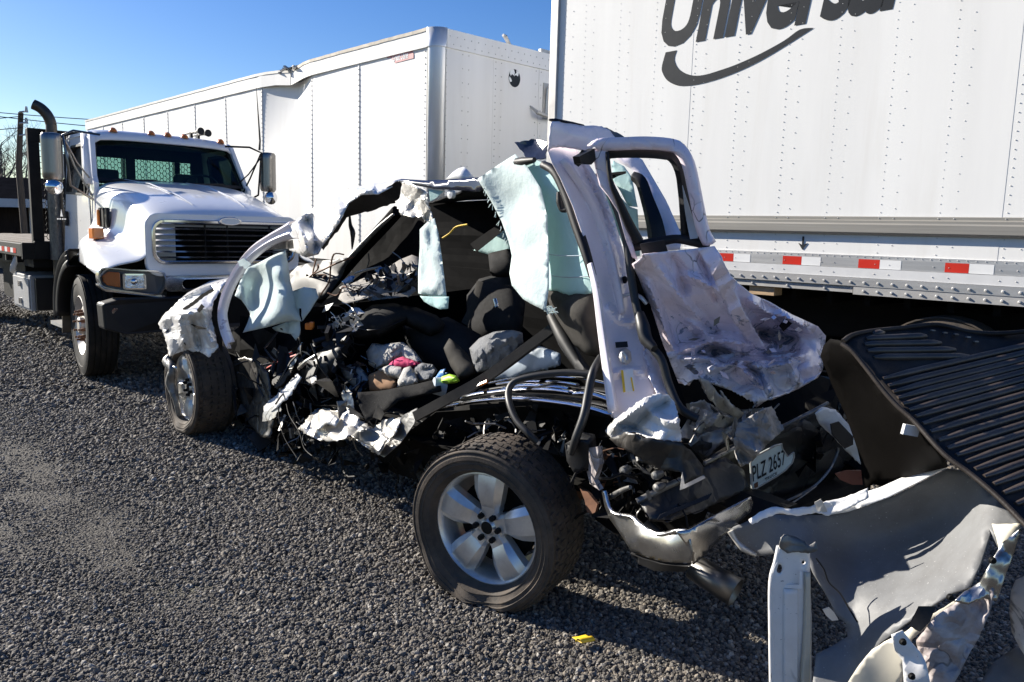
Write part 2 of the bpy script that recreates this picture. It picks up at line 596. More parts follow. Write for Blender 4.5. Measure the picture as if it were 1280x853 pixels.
def scatter_gravel():
    """Loose stones over the yard in front of the camera: points of one mesh, each carrying an instanced pebble."""
    pts, sc = [], []
    bands = [(1.9, 3.2, 13500, .70), (3.2, 4.6, 8600, .80), (4.6, 6.5, 4300, 1.0), (6.5, 10.0, 1500, 1.4), (10.0, 17.0, 420, 2.2)]
    for y0, y1, dens, s in bands:
        x0, x1 = -0.98 * y1 - 0.3, min(0.80 * y1, 3.4)
        n = int((x1 - x0) * (y1 - y0) * dens)
        X = RNG.uniform(x0, x1, n)
        Y = RNG.uniform(y0, y1, n)
        keep = np.abs(X / Y) < 1.0
        X, Y = X[keep], Y[keep]
        S = s * np.clip(RNG.lognormal(0.0, 0.36, len(X)), 0.45, 2.2)
        for x, y, k in zip(X, Y, S):
            c = compacted(x, y)
            if c > 0 and random.random() < c * 0.30:
                continue
            pts.append((x, y, ground_height(x, y) + (0.0025 - 0.004 * c) * k))
            sc.append(k * (1 - 0.35 * c))
    me = bpy.data.meshes.new("gravel")
    me.from_pydata(pts, [], [])
    at = me.attributes.new("size", 'FLOAT', 'POINT')
    at.data.foreach_set("value", np.array(sc, dtype=np.float32))
    o = bpy.data.objects.new("gravel", me)
    COL.objects.link(o)
    sm = stone_material()
    me.materials.append(sm)
    ng = bpy.data.node_groups.new("gravel_scatter", 'GeometryNodeTree')
    ng.interface.new_socket("Geometry", in_out='INPUT', socket_type='NodeSocketGeometry')
    ng.interface.new_socket("Geometry", in_out='OUTPUT', socket_type='NodeSocketGeometry')
    N = ng.nodes
    L = ng.links
    gi = N.new("NodeGroupInput")
    gout = N.new("NodeGroupOutput")
    join = N.new("GeometryNodeJoinGeometry")
    for k in range(5):
        ico = N.new("GeometryNodeMeshIcoSphere")
        ico.inputs['Radius'].default_value = 0.0078
        ico.inputs['Subdivisions'].default_value = 2
        sp = N.new("GeometryNodeSetPosition")
        nz = N.new("ShaderNodeTexNoise")
        nz.noise_dimensions = '4D'
        nz.inputs['W'].default_value = 3.7 * k
        nz.inputs['Scale'].default_value = 75.0
        nz.inputs['Detail'].default_value = 2.0
        sb = N.new("ShaderNodeVectorMath")
        sb.operation = 'SUBTRACT'
        sb.inputs[1].default_value = (0.5, 0.5, 0.5)
        ml = N.new("ShaderNodeVectorMath")
        ml.operation = 'SCALE'
        ml.inputs['Scale'].default_value = 0.017
        L.new(nz.outputs['Color'], sb.inputs[0])
        L.new(sb.outputs[0], ml.inputs[0])
        L.new(ico.outputs[0], sp.inputs['Geometry'])
        L.new(ml.outputs[0], sp.inputs['Offset'])
        smn = N.new("GeometryNodeSetMaterial")
        smn.inputs['Material'].default_value = sm
        L.new(sp.outputs[0], smn.inputs[0])
        g2i = N.new("GeometryNodeGeometryToInstance")
        L.new(smn.outputs[0], g2i.inputs[0])
        L.new(g2i.outputs[0], join.inputs[0])
    iop = N.new("GeometryNodeInstanceOnPoints")
    iop.inputs['Pick Instance'].default_value = True
    ri = N.new("FunctionNodeRandomValue")
    ri.data_type = 'INT'
    ri.inputs[4].default_value = 0
    ri.inputs[5].default_value = 4
    rr = N.new("FunctionNodeRandomValue")
    rr.data_type = 'FLOAT_VECTOR'
    rr.inputs[0].default_value = (0, 0, 0)
    rr.inputs[1].default_value = (6.28, 6.28, 6.28)
    na = N.new("GeometryNodeInputNamedAttribute")
    na.data_type = 'FLOAT'
    na.inputs[0].default_value = "size"
    L.new(gi.outputs[0], iop.inputs['Points'])
    L.new(join.outputs[0], iop.inputs['Instance'])
    L.new(ri.outputs[2], iop.inputs['Instance Index'])
    L.new(rr.outputs[0], iop.inputs['Rotation'])
    L.new(na.outputs[0], iop.inputs['Scale'])
    L.new(iop.outputs[0], gout.inputs[0])
    md = o.modifiers.new("scatter", 'NODES')
    md.node_group = ng
    stuff(o)

scatter_gravel()

# ================================================================== LETTERING
def text_mesh(body, fn, width, height, m, parent, name, shear=0.0, bold=0.02, depth=0.002, world=True, spacing=1.0):
    """Flat lettering fitted to width x height, laid out through fn(x, y, d)."""
    cu = bpy.data.curves.new("lettering", 'FONT')
    cu.body = body
    cu.size = 1.0
    cu.offset = bold
    cu.space_character = spacing
    cu.resolution_u = 4
    ob = bpy.data.objects.new("lettering", cu)
    COL.objects.link(ob)
    bpy.context.view_layer.update()
    me = bpy.data.meshes.new_from_object(ob.evaluated_get(bpy.context.evaluated_depsgraph_get()))
    vs = [v.co.copy() for v in me.vertices]
    fs = [tuple(p.vertices) for p in me.polygons]
    bpy.data.objects.remove(ob)
    bpy.data.curves.remove(cu)
    bpy.data.meshes.remove(me)
    x0, x1 = min(v.x for v in vs), max(v.x for v in vs)
    y1 = max(v.y for v in vs)
    sx, sy = width / (x1 - x0), height / y1
    b = MB()
    b.add([fn((v.x - x0) * sx + v.y * sy * shear, v.y * sy, depth) for v in vs], fs)
    return b.build(name, m, parent, world=world)

# ================================================================== TRAILER WITH LETTERING (long flank towards the camera)
E1 = Vector((0.717, -0.697, 0)).normalized()
O1 = Vector((2.78, 6.2, 0)) - E1 * 3.385
T1 = frame(O1, E1)
T1i = T1.inverted()

def t1(px, py):
    """photo pixel on the flank -> (along, height)"""
    p = T1i @ on_plane(px, py, O1, T1.to_3x3() @ Vector((0, 1, 0)))
    return p.x, p.z

tr1 = thing("box_trailer", "white box trailer with dark lettering and red and white reflective tape along its flank", "trailer", T1)
L1, W1, B1, H1 = 13.0, 2.55, 1.165, 4.16
cols = [0.15, 0.42, 0.855, 1.275, 1.715, 2.145, 2.60, 3.02, 3.445, 3.865, 4.30, 4.72, 5.14]
while cols[-1] < L1 - 0.5:
    cols.append(cols[-1] + 0.42)
seams = [0.05] + [cols[i] - 0.03 for i in range(1, len(cols), 3)] + [L1]
for i in range(len(seams) - 1):
    a, c = seams[i], seams[i + 1]
    b = MB()
    pr = 0.0012 * (i % 2)
    nx = 6
    rows = []
    for k in range(9):
        z = B1 + 0.29 + (H1 - 0.14 - B1 - 0.29) * k / 8
        row = []
        for j in range(nx + 1):
            x = a + (c - a) * j / nx
            w = 0.004 * noise.noise(Vector((x * 2.1, z * 1.7, 3 + i)))
            row.append((x, 0.004 - pr + 0.4 * w * math.sin(math.pi * j / nx), z))
        rows.append(row)
    b.grid(rows)
    b.build("side_panel", M['trailer'], tr1, smooth=180)
b = MB()
b.b2((0.02, 0.03, B1 + 0.1), (L1, W1 - 0.03, H1 - 0.02))
b.build("box_body", M['trailer'], tr1)
b = MB()
b.b2((-0.03, -0.022, B1 - 0.02), (0.075, 0.05, H1))
b.b2((-0.03, 0.05, B1 - 0.02), (0.02, 0.12, H1))
b.build("corner_post", M['galv'], tr1, bevel=0.008)
b = MB()
b.b2((0, -0.012, H1 - 0.15), (L1, 0.03, H1 + 0.01))
b.build("top_rail", M['alu'], tr1)
# rub rail half-way down, then the stepped bottom rails
b = MB()
prof = [(0.0, 1.633), (-0.034, 1.640), (-0.046, 1.655), (-0.046, 1.715), (-0.036, 1.727), (-0.036, 1.745), (-0.016, 1.756), (-0.016, 1.775), (0.0, 1.779)]
b.prism(prof, lambda x, y, d: (d, x, y), 0.09, L1)
b.build("rub_rail", M['rail'], tr1)
b = MB()
b.b2((0.08, -0.012, 1.375), (L1, 0.02, 1.452))
b.b2((0.08, -0.006, 1.452), (L1, 0.02, 1.475))
b.build("tape_rail", M['alu'], tr1)
b = MB()
b.b2((0.08, -0.020, 1.300), (L1, 0.02, 1.373))
b.build("lower_rail", M['trailer_grey'], tr1)
b = MB()
b.b2((0.08, -0.028, 1.232), (L1, 0.02, 1.298))
b.build("bolt_rail", M['alu'], tr1)
b = MB()
b.b2((3.3, -0.024, 1.166), (L1, 0.02, 1.230))
b.b2((0.08, -0.010, 1.178), (3.29, 0.02, 1.230))
b.build("sill_rail", M['galv'], tr1)

def studs(M_, pts, r, h, nrm, n=6):
    """small dome heads at pts, standing out along nrm"""
    nrm = Vector(nrm)
    s = nrm.orthogonal().normalized()
    t = nrm.cross(s)
    for p in pts:
        p = Vector(p)
        ring = [p + (s * math.cos(k * 2 * math.pi / n) + t * math.sin(k * 2 * math.pi / n)) * r for k in range(n)]
        top = [p + nrm * h + (s * math.cos(k * 2 * math.pi / n) + t * math.sin(k * 2 * math.pi / n)) * r * 0.55 for k in range(n)]
        M_.add(ring + top, [(k, (k + 1) % n, n + (k + 1) % n, n + k) for k in range(n)] + [tuple(range(n, 2 * n))])

b = MB()
pts = []
for x in cols:
    if x > 8:
        break
    z = 1.81
    while z < H1 - 0.17:
        pts.append((x, 0.004, z))
        z += 0.062
    z = 1.50
    while z < 1.63:
        pts.append((x, 0.004, z))
        z += 0.062
    z = 1.84
    while z < H1 - 0.17:
        pts.append((x + 0.105, 0.004, z))
        z += 0.124
    pts.append((x + 0.105, 0.004, 1.56))
    for xx in (x, x + 0.105):
        pts.append((xx, -0.016, 1.765))
        pts.append((xx, -0.012, 1.41))
        pts.append((xx, -0.020, 1.335))
x = 0.15
while x < 8:
    pts.append((x, -0.006, 1.4635))
    x += 0.0605
studs(b, pts, 0.0050, 0.0042, (0, -1, 0))
stuff(b.build("rivets", M['rivet'], tr1))
b = MB()
pts = []
x = 0.2
while x < 8:
    pts.append((x, -0.028, 1.262))
    if x > 3.35:
        pts.append((x, -0.024, 1.196))
    elif int(x * 10) % 3 == 0:
        pts.append((x, -0.010, 1.20))
    x += 0.106
studs(b, pts, 0.0125, 0.011, (0, -1, 0))
stuff(b.build("rail_bolts", M['rivet'], tr1))
# reflective tape: red block then white block, from the spacing measured on the flank
for px0, px1, px2, py in ((885, 917.5, 938.5, 325), (979, 1002.5, 1026.5, 327.5), (1073.5, 1100, 1127, 332), (1181.5, 1211.5, 1243, 337.5), (1307, 1343, 1380, 343)):
    xa, xb, xc = t1(px0, py)[0], t1(px1, py)[0], t1(px2, py)[0]
    for a, c, m_ in ((xa, xb, 'red'), (xb + 0.002, xc, 'tapewhite')):
        b = MB()
        b.b2((a, -0.0135, 1.377), (c, -0.011, 1.446))
        b.build("reflective_strip", M[m_], tr1)
x = xc
for k in range(6):
    x += 0.33
    for a, c, m_ in ((x, x + 0.14, 'red'), (x + 0.142, x + 0.285, 'tapewhite')):
        b = MB()
        b.b2((a, -0.0135, 1.377), (c, -0.011, 1.446))
        b.build("reflective_strip", M[m_], tr1)
    x += 0.285
# arrow stencil
ax, az = t1(1003.5, 304)
b = MB()
b.prism([(-0.007, 0.055), (-0.007, -0.015), (-0.038, 0.0), (0, -0.055), (0.038, 0.0), (0.007, -0.015), (0.007, 0.055)],
        lambda u, w, d: (ax + u, d, az + w), 0.004, -0.001)
b.build("arrow_mark", M['ink'], tr1)
# lettering and swoosh
xl, zl = t1(822, 57)
text_mesh("Universal", lambda u, w, d: (xl + u, 0.0004, zl + w), 2.10, 0.62, M['ink'], tr1, "lettering", shear=0.17, bold=0.032, world=False, spacing=0.93)
sw_out = smoothline([(832, 65.6), (827.5, 82), (828, 91), (835, 101.5), (849, 107.5), (867, 106.6), (891, 101), (921, 90), (950, 76), (980, 58.6), (1017, 35)], 4)
sw_in = smoothline([(1017, 35), (1000, 37), (980, 51), (950, 67.5), (921, 80.5), (900, 88), (879, 94), (863, 94), (849, 87), (843, 75), (846, 63)], 4)
n_ = len(sw_out)
b = MB()
vs_, fs_ = [], []
inr = sw_in[::-1]
for k in range(n_):
    for q in (sw_out[k], inr[k]):
        x, z = t1(*q)
        vs_.append((x, 0.0004, z))
for k in range(n_ - 1):
    fs_.append((2 * k, 2 * k + 1, 2 * k + 3, 2 * k + 2))
b.add(vs_, fs_)
b.build("swoosh_mark", M['ink'], tr1)
# floor, cross members and running gear in the dark below
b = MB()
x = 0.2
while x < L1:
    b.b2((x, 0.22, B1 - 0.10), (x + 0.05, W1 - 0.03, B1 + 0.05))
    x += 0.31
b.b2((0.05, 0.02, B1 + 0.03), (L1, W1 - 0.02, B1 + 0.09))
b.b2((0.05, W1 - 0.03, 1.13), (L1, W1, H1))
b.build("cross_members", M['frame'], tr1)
b = MB()
for y in (0.75, 1.75):
    b.b2((0.4, y, 0.72), (L1 - 0.5, y + 0.06, B1 - 0.1))
b.b2((3.3, 0.7, 0.5), (7.2, 1.85, 0.72))
b.build("slider_frame", M['frame'], tr1)
b = MB()
b.b2((0.02, 0.1, 0.50), (0.12, W1 - 0.1, 0.62))
b.b2((0.05, 0.6, 0.6), (0.11, 0.7, B1))
b.b2((0.05, 1.85, 0.6), (0.11, 1.95, B1))
b.build("bumper_bar", M['frame'], tr1)
b = MB()
b.b2((1.0, 2.0, 0.12), (8.5, 2.3, 1.1))  # added dark box, keeps the view under the trailer black
b.build("under_trailer_blocker", M['near_black'], tr1)

def road_wheel(parent, c, ax, R=0.52, wdt=0.28, front=True, dirty=False, rot=0.0, name="wheel"):
    """lorry wheel whose outer face looks along ax (local coordinates of the thing)."""
    w = bpy.data.objects.new(name, None)
    COL.objects.link(w)
    w.parent = parent
    y = Vector(ax).normalized()
    z = Vector((0, 0, 1))
    x = y.cross(z).normalized()
    z = x.cross(y)
    Mx = Matrix(((x.x, y.x, z.x, c[0]), (x.y, y.y, z.y, c[1]), (x.z, y.z, z.z, c[2]), (0, 0, 0, 1)))
    b = MB()
    h = wdt / 2
    rr = 0.30
    prof = [(rr, -h * 0.9), (rr + 0.05, -h), (R - 0.06, -h * 1.02), (R - 0.012, -h * 0.86)]
    for k in range(5):                                          # circumferential grooves
        a = -h * 0.78 + k * h * 0.36
        prof += [(R, a), (R, a + h * 0.27), (R - 0.012, a + h * 0.28), (R - 0.012, a + h * 0.34)]
    prof += [(R - 0.012, h * 0.86), (R - 0.06, h * 1.02), (R - 0.10, h * 1.03), (R - 0.105, h * 1.0), (R - 0.14, h * 1.0), (rr + 0.05, h * 0.98), (rr, h * 0.88)]
    b.lathe(prof, 48, Mx)
    b.build("tyre", M['rubber_dirty'] if dirty else M['rubber'], w, smooth=30)
    b = MB()
    if front:
        prof = [(0.0, h * 1.06), (0.07, h * 1.06), (0.085, h * 0.98), (0.09, h * 0.72), (0.17, h * 0.70), (0.19, h * 0.66), (0.235, h * 0.50), (0.25, h * 0.62), (0.283, h * 0.82), (0.297, h * 0.92), (0.302, h * 0.90), (0.295, 0), (0.29, -h)]
    else:
        prof = [(0.0, -h * 0.2), (0.12, -h * 0.2), (0.15, -h * 0.3), (0.25, -h * 0.2), (0.29, h * 0.5), (0.302, h * 0.9), (0.295, 0), (0.29, -h)]
    b.lathe(prof, 48, Mx)
    b.build("rim", M['steelwheel'], w, smooth=35)
    for k in range(10 if front else 0):
        a = 2 * math.pi * k / 10 + rot
        p0 = Vector((0.142 * math.cos(a), h * 0.7, 0.142 * math.sin(a)))
        p1 = p0 + Vector((0, 0.045, 0))
        b = MB()
        b.tube([Mx @ p0, Mx @ p1, Mx @ (p1 + Vector((0, 0.002, 0))), Mx @ (p1 + Vector((0, 0.03, 0)))], [0.021, 0.017, 0.011, 0.010], 6)
        b.build("lug_nut", M['rust'], w)
    if front:
        for k in range(5):
            a = 2 * math.pi * (k + 0.5) / 5
            p = Vector((0.243 * math.cos(a), h * 0.53, 0.243 * math.sin(a)))
            b = MB()
            b.cyl(Mx @ p, Mx @ (p + Vector((0, 0.012, 0))), 0.028, 0.028, 10)
            b.build("hand_hole", M['black'], w)
    return w

for x in (3.95, 5.15):
    road_wheel(tr1, (x, 0.20, 0.52), (0, -1, 0), front=False, dirty=True)
    road_wheel(tr1, (x, W1 - 0.2, 0.52), (0, 1, 0), front=False)
b = MB()
b.prism([(-0.07, 0), (0.16, 0), (0.16, 0.12), (-0.07, 0.12)], lambda u, w, d: (t1(945, 357)[0] + u, 0.02 + d, 1.10 + w), 0, 0.15)
wb = b.build("timber_block", M['wood'], None)
wb.matrix_world = T1
tag(wb, "short pale timber block wedged under the lettered trailer's bottom rail", "timber block")

M['cream_edge'] = material("weathered_roof_edge", (0.62, 0.55, 0.45), 0.7, vary=0.35, vscale=5, dirt=0.4, dirtcol=(0.2, 0.17, 0.13))
# ================================================================== SECOND TRAILER (corner towards the camera)
O2 = Vector((-1.01, 9.88, 0))
X2 = Vector((0.6925, -0.7214, 0)).normalized()
T2 = frame(O2, X2)
T2i = T2.inverted()
N2 = T2.to_3x3() @ Vector((0, 1, 0))

def t2(px, py):
    p = T2i @ on_plane(px, py, O2, N2)
    return p.x, p.z

def t2f(px, py):
    p = T2i @ on_plane(px, py, O2, X2)
    return p.y, p.z

tr2 = thing("box_trailer", "dented white box trailer behind the lorry with a red emblem near its corner", "trailer", T2)
L2, W2, B2, H2 = 14.0, 2.6, 1.1, 3.98
KINK = -3.72

def side_in(x, z):
    """how far the flank is pushed in around the dent"""
    k = max(0.0, min(1.0, (z - 2.55) / 1.3))
    if x > KINK:
        d = max(0.0, 1 - (x - KINK) / 0.75)
    else:
        d = max(0.0, 1 - (KINK - x) / 0.92)
    lo = max(0.0, 1 - abs(x - KINK - 0.3) / 1.4) * 0.03
    return 0.20 * d * k + lo + 0.006 * noise.noise(Vector((x * 1.3, z * 1.1, 9.0)))

sx2 = [-0.18, -1.70, -3.03, -4.60, -5.95, -7.3, -8.65, -10.0, -11.35, -12.7, -14.0]
for i in range(len(sx2) - 1):
    a, c = sx2[i], sx2[i + 1]
    n_ = 14 if i in (1, 2, 3) else 6
    b = MB()
    rows = []
    for k in range(17):
        z = B2 + (H2 - 0.18 - B2) * k / 16
        xs_ = [a + (c - a) * j / n_ for j in range(n_ + 1)]
        if i == 2:
            xs_ = sorted(set(xs_ + [KINK - 0.004, KINK + 0.004]), reverse=True)
        rows.append([(x, 0.004 + side_in(x, z) - 0.0015 * (i % 2), z) for x in xs_])
    b.grid(rows)
    b.build("side_panel", M['trailer'], tr2, smooth=20)
for x in sx2[1:-1]:
    b = MB()
    vs_ = []
    for k in range(17):
        z = B2 + (H2 - 0.18 - B2) * k / 16
        y = side_in(x, z)
        vs_ += [(x - 0.014, y + 0.001, z), (x - 0.014, y - 0.004, z), (x + 0.014, y - 0.004, z), (x + 0.014, y + 0.001, z)]
    b.add(vs_, [(4 * k + j, 4 * k + j + 1, 4 * k + j + 5, 4 * k + j + 4) for k in range(16) for j in range(3)])
    b.build("seam_strip", M['trailer_grey'], tr2)
b = MB()
pts = []
for x in sx2[1:-1]:
    for dx in (-0.009, 0.009):
        z = B2 + 0.1
        while z < H2 - 0.2:
            pts.append((x + dx, side_in(x, z) - 0.004, z))
            z += 0.07
z = B2 + 0.1
while z < H2 - 0.2:
    pts.append((-0.22, 0.002, z))
    z += 0.075
studs(b, pts, 0.010, 0.006, (0, -1, 0))
pts = []
for y in (0.16, 0.42, 0.52, 0.98, 1.08, 1.72, 1.82, 2.4):
    z = B2 + 0.1
    while z < H2 - 0.2:
        pts.append((0.001, y, z))
        z += 0.085 if y in (0.16, 0.98) else 0.17
for k in range(40):
    pts.append((0.016, 0.2 + 0.058 * k, H2 - 0.05 - (0.09 if k % 2 else 0)))
studs(b, pts, 0.009, 0.006, (1, 0, 0))
stuff(b.build("rivets", M['rivet'], tr2))
# roof rail, top edge and the wrinkled roof at the kink
for a, c in ((-0.16, KINK + 0.01), (KINK - 0.01, -14.0)):
    b = MB()
    rows = []
    n_ = 24
    for z, off in ((H2 - 0.19, -0.006), (H2 - 0.19, -0.02), (H2, -0.02), (H2, 0.02)):
        rows.append([(a + (c - a) * j / n_, off + side_in(a + (c - a) * j / n_, z - 0.03) * 0.4, z - 0.0 - (0.05 * max(0, 1 - abs(a + (c - a) * j / n_ - KINK) / 0.5))) for j in range(n_ + 1)])
    b.grid(rows)
    b.build("top_rail", M['trailer'], tr2)
    b = MB()
    n_ = 30
    rows = []
    for y, z in ((-0.028, H2 - 0.005), (-0.03, H2 + 0.035), (0.03, H2 + 0.035)):
        rows.append([(a + (c - a) * j / n_, y + side_in(a + (c - a) * j / n_, H2) * 0.4,
                      z + 0.006 * noise.noise(Vector((j * 0.7, y * 9, 2))) - 0.05 * max(0, 1 - abs(a + (c - a) * j / n_ - KINK) / 0.5)) for j in range(n_ + 1)])
    b.grid(rows)
    b.build("roof_edge", M['cream_edge'] if a > -1 else M['galv'], tr2)
b = MB()
rows = []
for j in range(29):
    x = -0.05 - 13.9 * j / 28
    row = []
    for k in range(9):
        y = 0.03 + (W2 - 0.06) * k / 8
        z = H2 + 0.02
        if -4.4 < x < -1.2:
            z += 0.20 * math.sin(math.pi * (x + 4.4) / 3.2) ** 2 * math.sin(math.pi * k / 8) ** 0.6
        row.append((x, y, z))
    rows.append(row)
b.grid(rows)
b.build("roof_skin", M['trailer_grey'], tr2, smooth=40)
b = MB()
for k in range(26):
    x = KINK - 0.35 + random.random() * 0.6
    y = 0.0 + random.random() * 0.25
    b.box((x, y, H2 - 0.02 + 0.05 * random.random()), (0.05 + 0.12 * random.random(), 0.05, 0.015),
          Matrix.Rotation(random.uniform(-0.7, 0.7), 3, 'Y') @ Matrix.Rotation(random.uniform(-0.8, 0.8), 3, 'Z'))
stuff(b.build("torn_roof_scraps", M['galv'], tr2))
# front wall with rounded corner post
b = MB()
b.b2((-13.95, 0.36, B2), (-0.02, W2 - 0.05, H2 - 0.02))
b.build("box_body", M['trailer'], tr2)
fy = [0.15, 0.94, 1.78, 2.46]
for i in range(3):
    b = MB()
    b.b2((-0.03, fy[i] + 0.002, B2), (0.0 - 0.002 * (i % 2), fy[i + 1] - 0.002, H2 - 0.19))
    b.build("front_panel", M['trailer'], tr2)
b = MB()
b.b2((-0.03, 0.15, H2 - 0.188), (0.015, 2.46, H2 + 0.03))
b.build("front_top_rail", M['trailer'], tr2)
for cy, s in ((0.15, -1), (2.45, 1)):
    b = MB()
    rows = []
    for z in (B2 - 0.05, H2 - 0.19, H2 - 0.186, H2 + 0.035):
        r_ = 0.16 if z < H2 - 0.188 else 0.175
        row = []
        for k in range(11):
            a = math.pi / 2 * k / 10
            row.append((-0.15 + r_ * math.sin(a), cy + s * r_ * math.cos(a), z))
        rows.append(row)
    b.grid(rows)
    b.build("corner_post", M['postalu'], tr2, smooth=50, solid=0.006)
# black round emblem, red emblem
ey, ez = t2f(643, 98)
b = MB()
b.prism([(0.105 * math.cos(a * math.pi / 16), 0.115 * math.sin(a * math.pi / 16)) for a in range(32)], lambda u, w, d: (d, ey + u, ez + w), 0.001, 0.004)
em = b.build("round_emblem", M['ink'], tr2)
b = MB()
land = [[(-0.055, 0.10), (-0.02, 0.112), (0.0, 0.07), (-0.015, 0.03), (-0.05, 0.045), (-0.07, 0.02), (-0.09, 0.05), (-0.08, 0.08)],
        [(0.03, 0.108), (0.075, 0.08), (0.06, 0.03), (0.02, 0.045), (-0.01, 0.02), (0.0, 0.05), (0.03, 0.07)],
        [(-0.095, 0.01), (-0.06, -0.02), (-0.05, -0.05), (-0.085, -0.06), (-0.102, -0.02)]]
for p_ in land:
    b.prism(p_, lambda u, w, d: (d, ey + u, ez + w), 0.0042, 0.006)
b.build("emblem_pattern", M['tapewhite'], em)
rx, rz = t2(500, 70)
b = MB()
b.prism([(-0.30, 0.045), (-0.28, 0.01), (-0.20, 0.005), (-0.17, -0.035), (-0.11, -0.04), (-0.11, -0.075), (0.29, -0.068), (0.29, -0.02), (0.26, 0.035), (0.20, 0.058), (-0.1, 0.05)],
        lambda u, w, d: (rx + u, -d, rz + w), -0.002, 0.002)
em2 = b.build("red_emblem", M['inkred'], tr2)
text_mesh("Great Dane", lambda u, w, d: (rx - 0.17 + u, -0.003 - d * 0.3, rz - 0.05 + w), 0.34, 0.09, M['tapewhite'], em2, "lettering", shear=0.25, bold=0.02, world=False)
# vent hatch, hinge bracket and the marker lamp bent up on top
vy, vz = t2f(684, 120)
b = MB()
b.b2((0.0, vy - 0.09, vz - 0.32), (0.02, vy + 0.35, vz + 0.16))
vh = b.build("vent_hatch", M['galv'], tr2)
b = MB()
b.b2((0.02, vy + 0.02, vz - 0.06), (0.10, vy + 0.08, vz + 0.14))
b.build("hatch_latch", M['black'], vh)
b = MB()
b.tube([(0.03, vy - 0.05, vz - 0.28), (0.05, vy - 0.05, vz + 0.08), (0.03, vy + 0.0, vz + 0.12)], 0.012, 6)
b.build("hatch_rod", M['alu'], vh)
hy, hz = t2f(667, 142)
b = MB()
b.tube([(0.0, hy - 0.07, hz + 0.09), (0.10, hy - 0.03, hz + 0.0), (0.12, hy + 0.12, hz - 0.03), (0.10, hy + 0.3, hz - 0.02)], [0.012, 0.03, 0.03, 0.03], 6)
b.build("bent_bracket", M['galv'], tr2)
ly, lz = t2f(632, 58)
b = MB()
b.tube([(-0.02, ly - 0.03, H2 + 0.13), (-0.03, ly + 0.02, H2 + 0.12), (-0.03, ly + 0.10, H2 + 0.03), (-0.02, ly + 0.10, H2 - 0.02)], [0.02, 0.03, 0.025, 0.012], 6)
b.build("bent_roof_lamp", M['galv'], tr2)
b = MB()
b.b2((-0.05, ly + 0.66, H2 + 0.01), (0.0, ly + 0.86, H2 + 0.08))
b.build("roof_lamp", M['galv'], tr2)
b = MB()
b.b2((-13.5, 0.8, 0.7), (-0.4, 0.86, B2))
b.b2((-13.5, 1.75, 0.7), (-0.4, 1.81, B2))
b.b2((-14, 0.02, B2 - 0.12), (-0.1, W2 - 0.02, B2 - 0.003))
b.build("underframe", M['frame'], tr2)
for y in (0.5, 2.0):
    b = MB()
    b.b2((-2.5, y, 0.06), (-2.38, y + 0.12, B2 - 0.1))
    b.b2((-2.58, y - 0.05, 0.0), (-2.3, y + 0.17, 0.05))
    b.build("landing_leg", M['frame'], tr2)
for x in (-11.0, -12.25):
    road_wheel(tr2, (x, 0.2, 0.52), (0, -1, 0), front=False)
    road_wheel(tr2, (x, W2 - 0.2, 0.52), (0, 1, 0), front=False)

# ================================================================== FAR LEFT: building, pole, wires, trees
bl = thing("long_shed", "low dark roofed building with a pale gutter beyond the flatbed lorry", "building", loc=(-16.5, 25.0, 0))
b = MB()
b.b2((-34, 25.2, 0), (-13.2, 33, 2.05))
b.build("wall", material("brown_siding", (0.028, 0.021, 0.018), 0.9, spec=0.0, vary=0.3, stretch=(6, 6, 0.5)), bl, world=True)
b = MB()
b.prism([(24.7, 2.12), (29.0, 3.02), (33.4, 2.12), (33.4, 1.98), (24.7, 1.98)], lambda y, z, d: (d, y, z), -34.3, -13.6)
rf_m = material("dark_shingle_roof", (0.008, 0.0085, 0.011), 0.95, vary=0.3, vscale=3, spec=0.0)
b.build("roof", rf_m, bl, world=True)
b = MB()
b.b2((-34.3, 24.52, 1.90), (-13.6, 24.68, 2.16))
b.build("gutter", material("pale_gutter", (0.42, 0.46, 0.5), 0.5), bl, world=True)
for x in (-15.4, -14.2, -18.5, -21):
    b = MB()
    b.b2((x, 25.1, 0.0), (x + 0.08, 25.19, 2.0))
    b.build("wall_post", M['galv'], bl, world=True)

pp = at_depth(26, 250, 23.0)
up_ = thing("utility_pole", "wooden utility pole carrying wires above the dark roof", "utility pole", loc=(pp.x, 23.0, 0))
ptop = at_depth(26, 141, 23.0)
woodpole = material("weathered_pole", (0.10, 0.075, 0.055), 0.9, vary=0.3, stretch=(8, 8, 0.6))
b = MB()
b.tube([(pp.x + 0.09, 23, 0), (pp.x, 23, 3), (ptop.x, 23, ptop.z)], [0.10, 0.085, 0.07], 10)
b.build("pole", woodpole, up_, world=True, smooth=60)
for k, py in enumerate((141, 155, 170)):
    q = at_depth(27, py, 23.0)
    b = MB()
    b.cyl((q.x, 22.9, q.z), (q.x + 0.22, 22.9, q.z + 0.03), 0.025, 0.025, 6)
    b.cyl((q.x + 0.20, 22.9, q.z), (q.x + 0.20, 22.9, q.z + 0.16), 0.05, 0.03, 8)
    b.build("insulator", M['galv'], up_, world=True, smooth=50)
wire_m = material("black_wire", (0.02, 0.02, 0.022), 0.6)
names = ["topmost power wire strung from the utility pole", "second power wire from the top of the utility pole",
         "lower thin wire crossing behind the utility pole", "lowest thin wire on the utility pole above the shed roof"]
for k, (pl_, pr_) in enumerate((((0, 138), (160, 152)), ((0, 143), (150, 161)), ((0, 154), (26, 154)), ((0, 168), (28, 168)))):
    a, c = at_depth(*pl_, 22.9), at_depth(*pr_, 22.9)
    dx = c - a
    far0, far1 = a - dx * (2.2 if k < 2 else 14), (c + dx * 1.2 if k < 2 else c)
    b = MB()
    b.tube([far0 + (far1 - far0) * t - Vector((0, 0, 0.25 * math.sin(math.pi * t))) + Vector((0, 0, 0.18)) for t in np.linspace(0, 1, 14)], 0.012, 5)
    o = b.build("power_wire", wire_m)
    tag(o, names[k], "wire", "overhead wires on the utility pole")

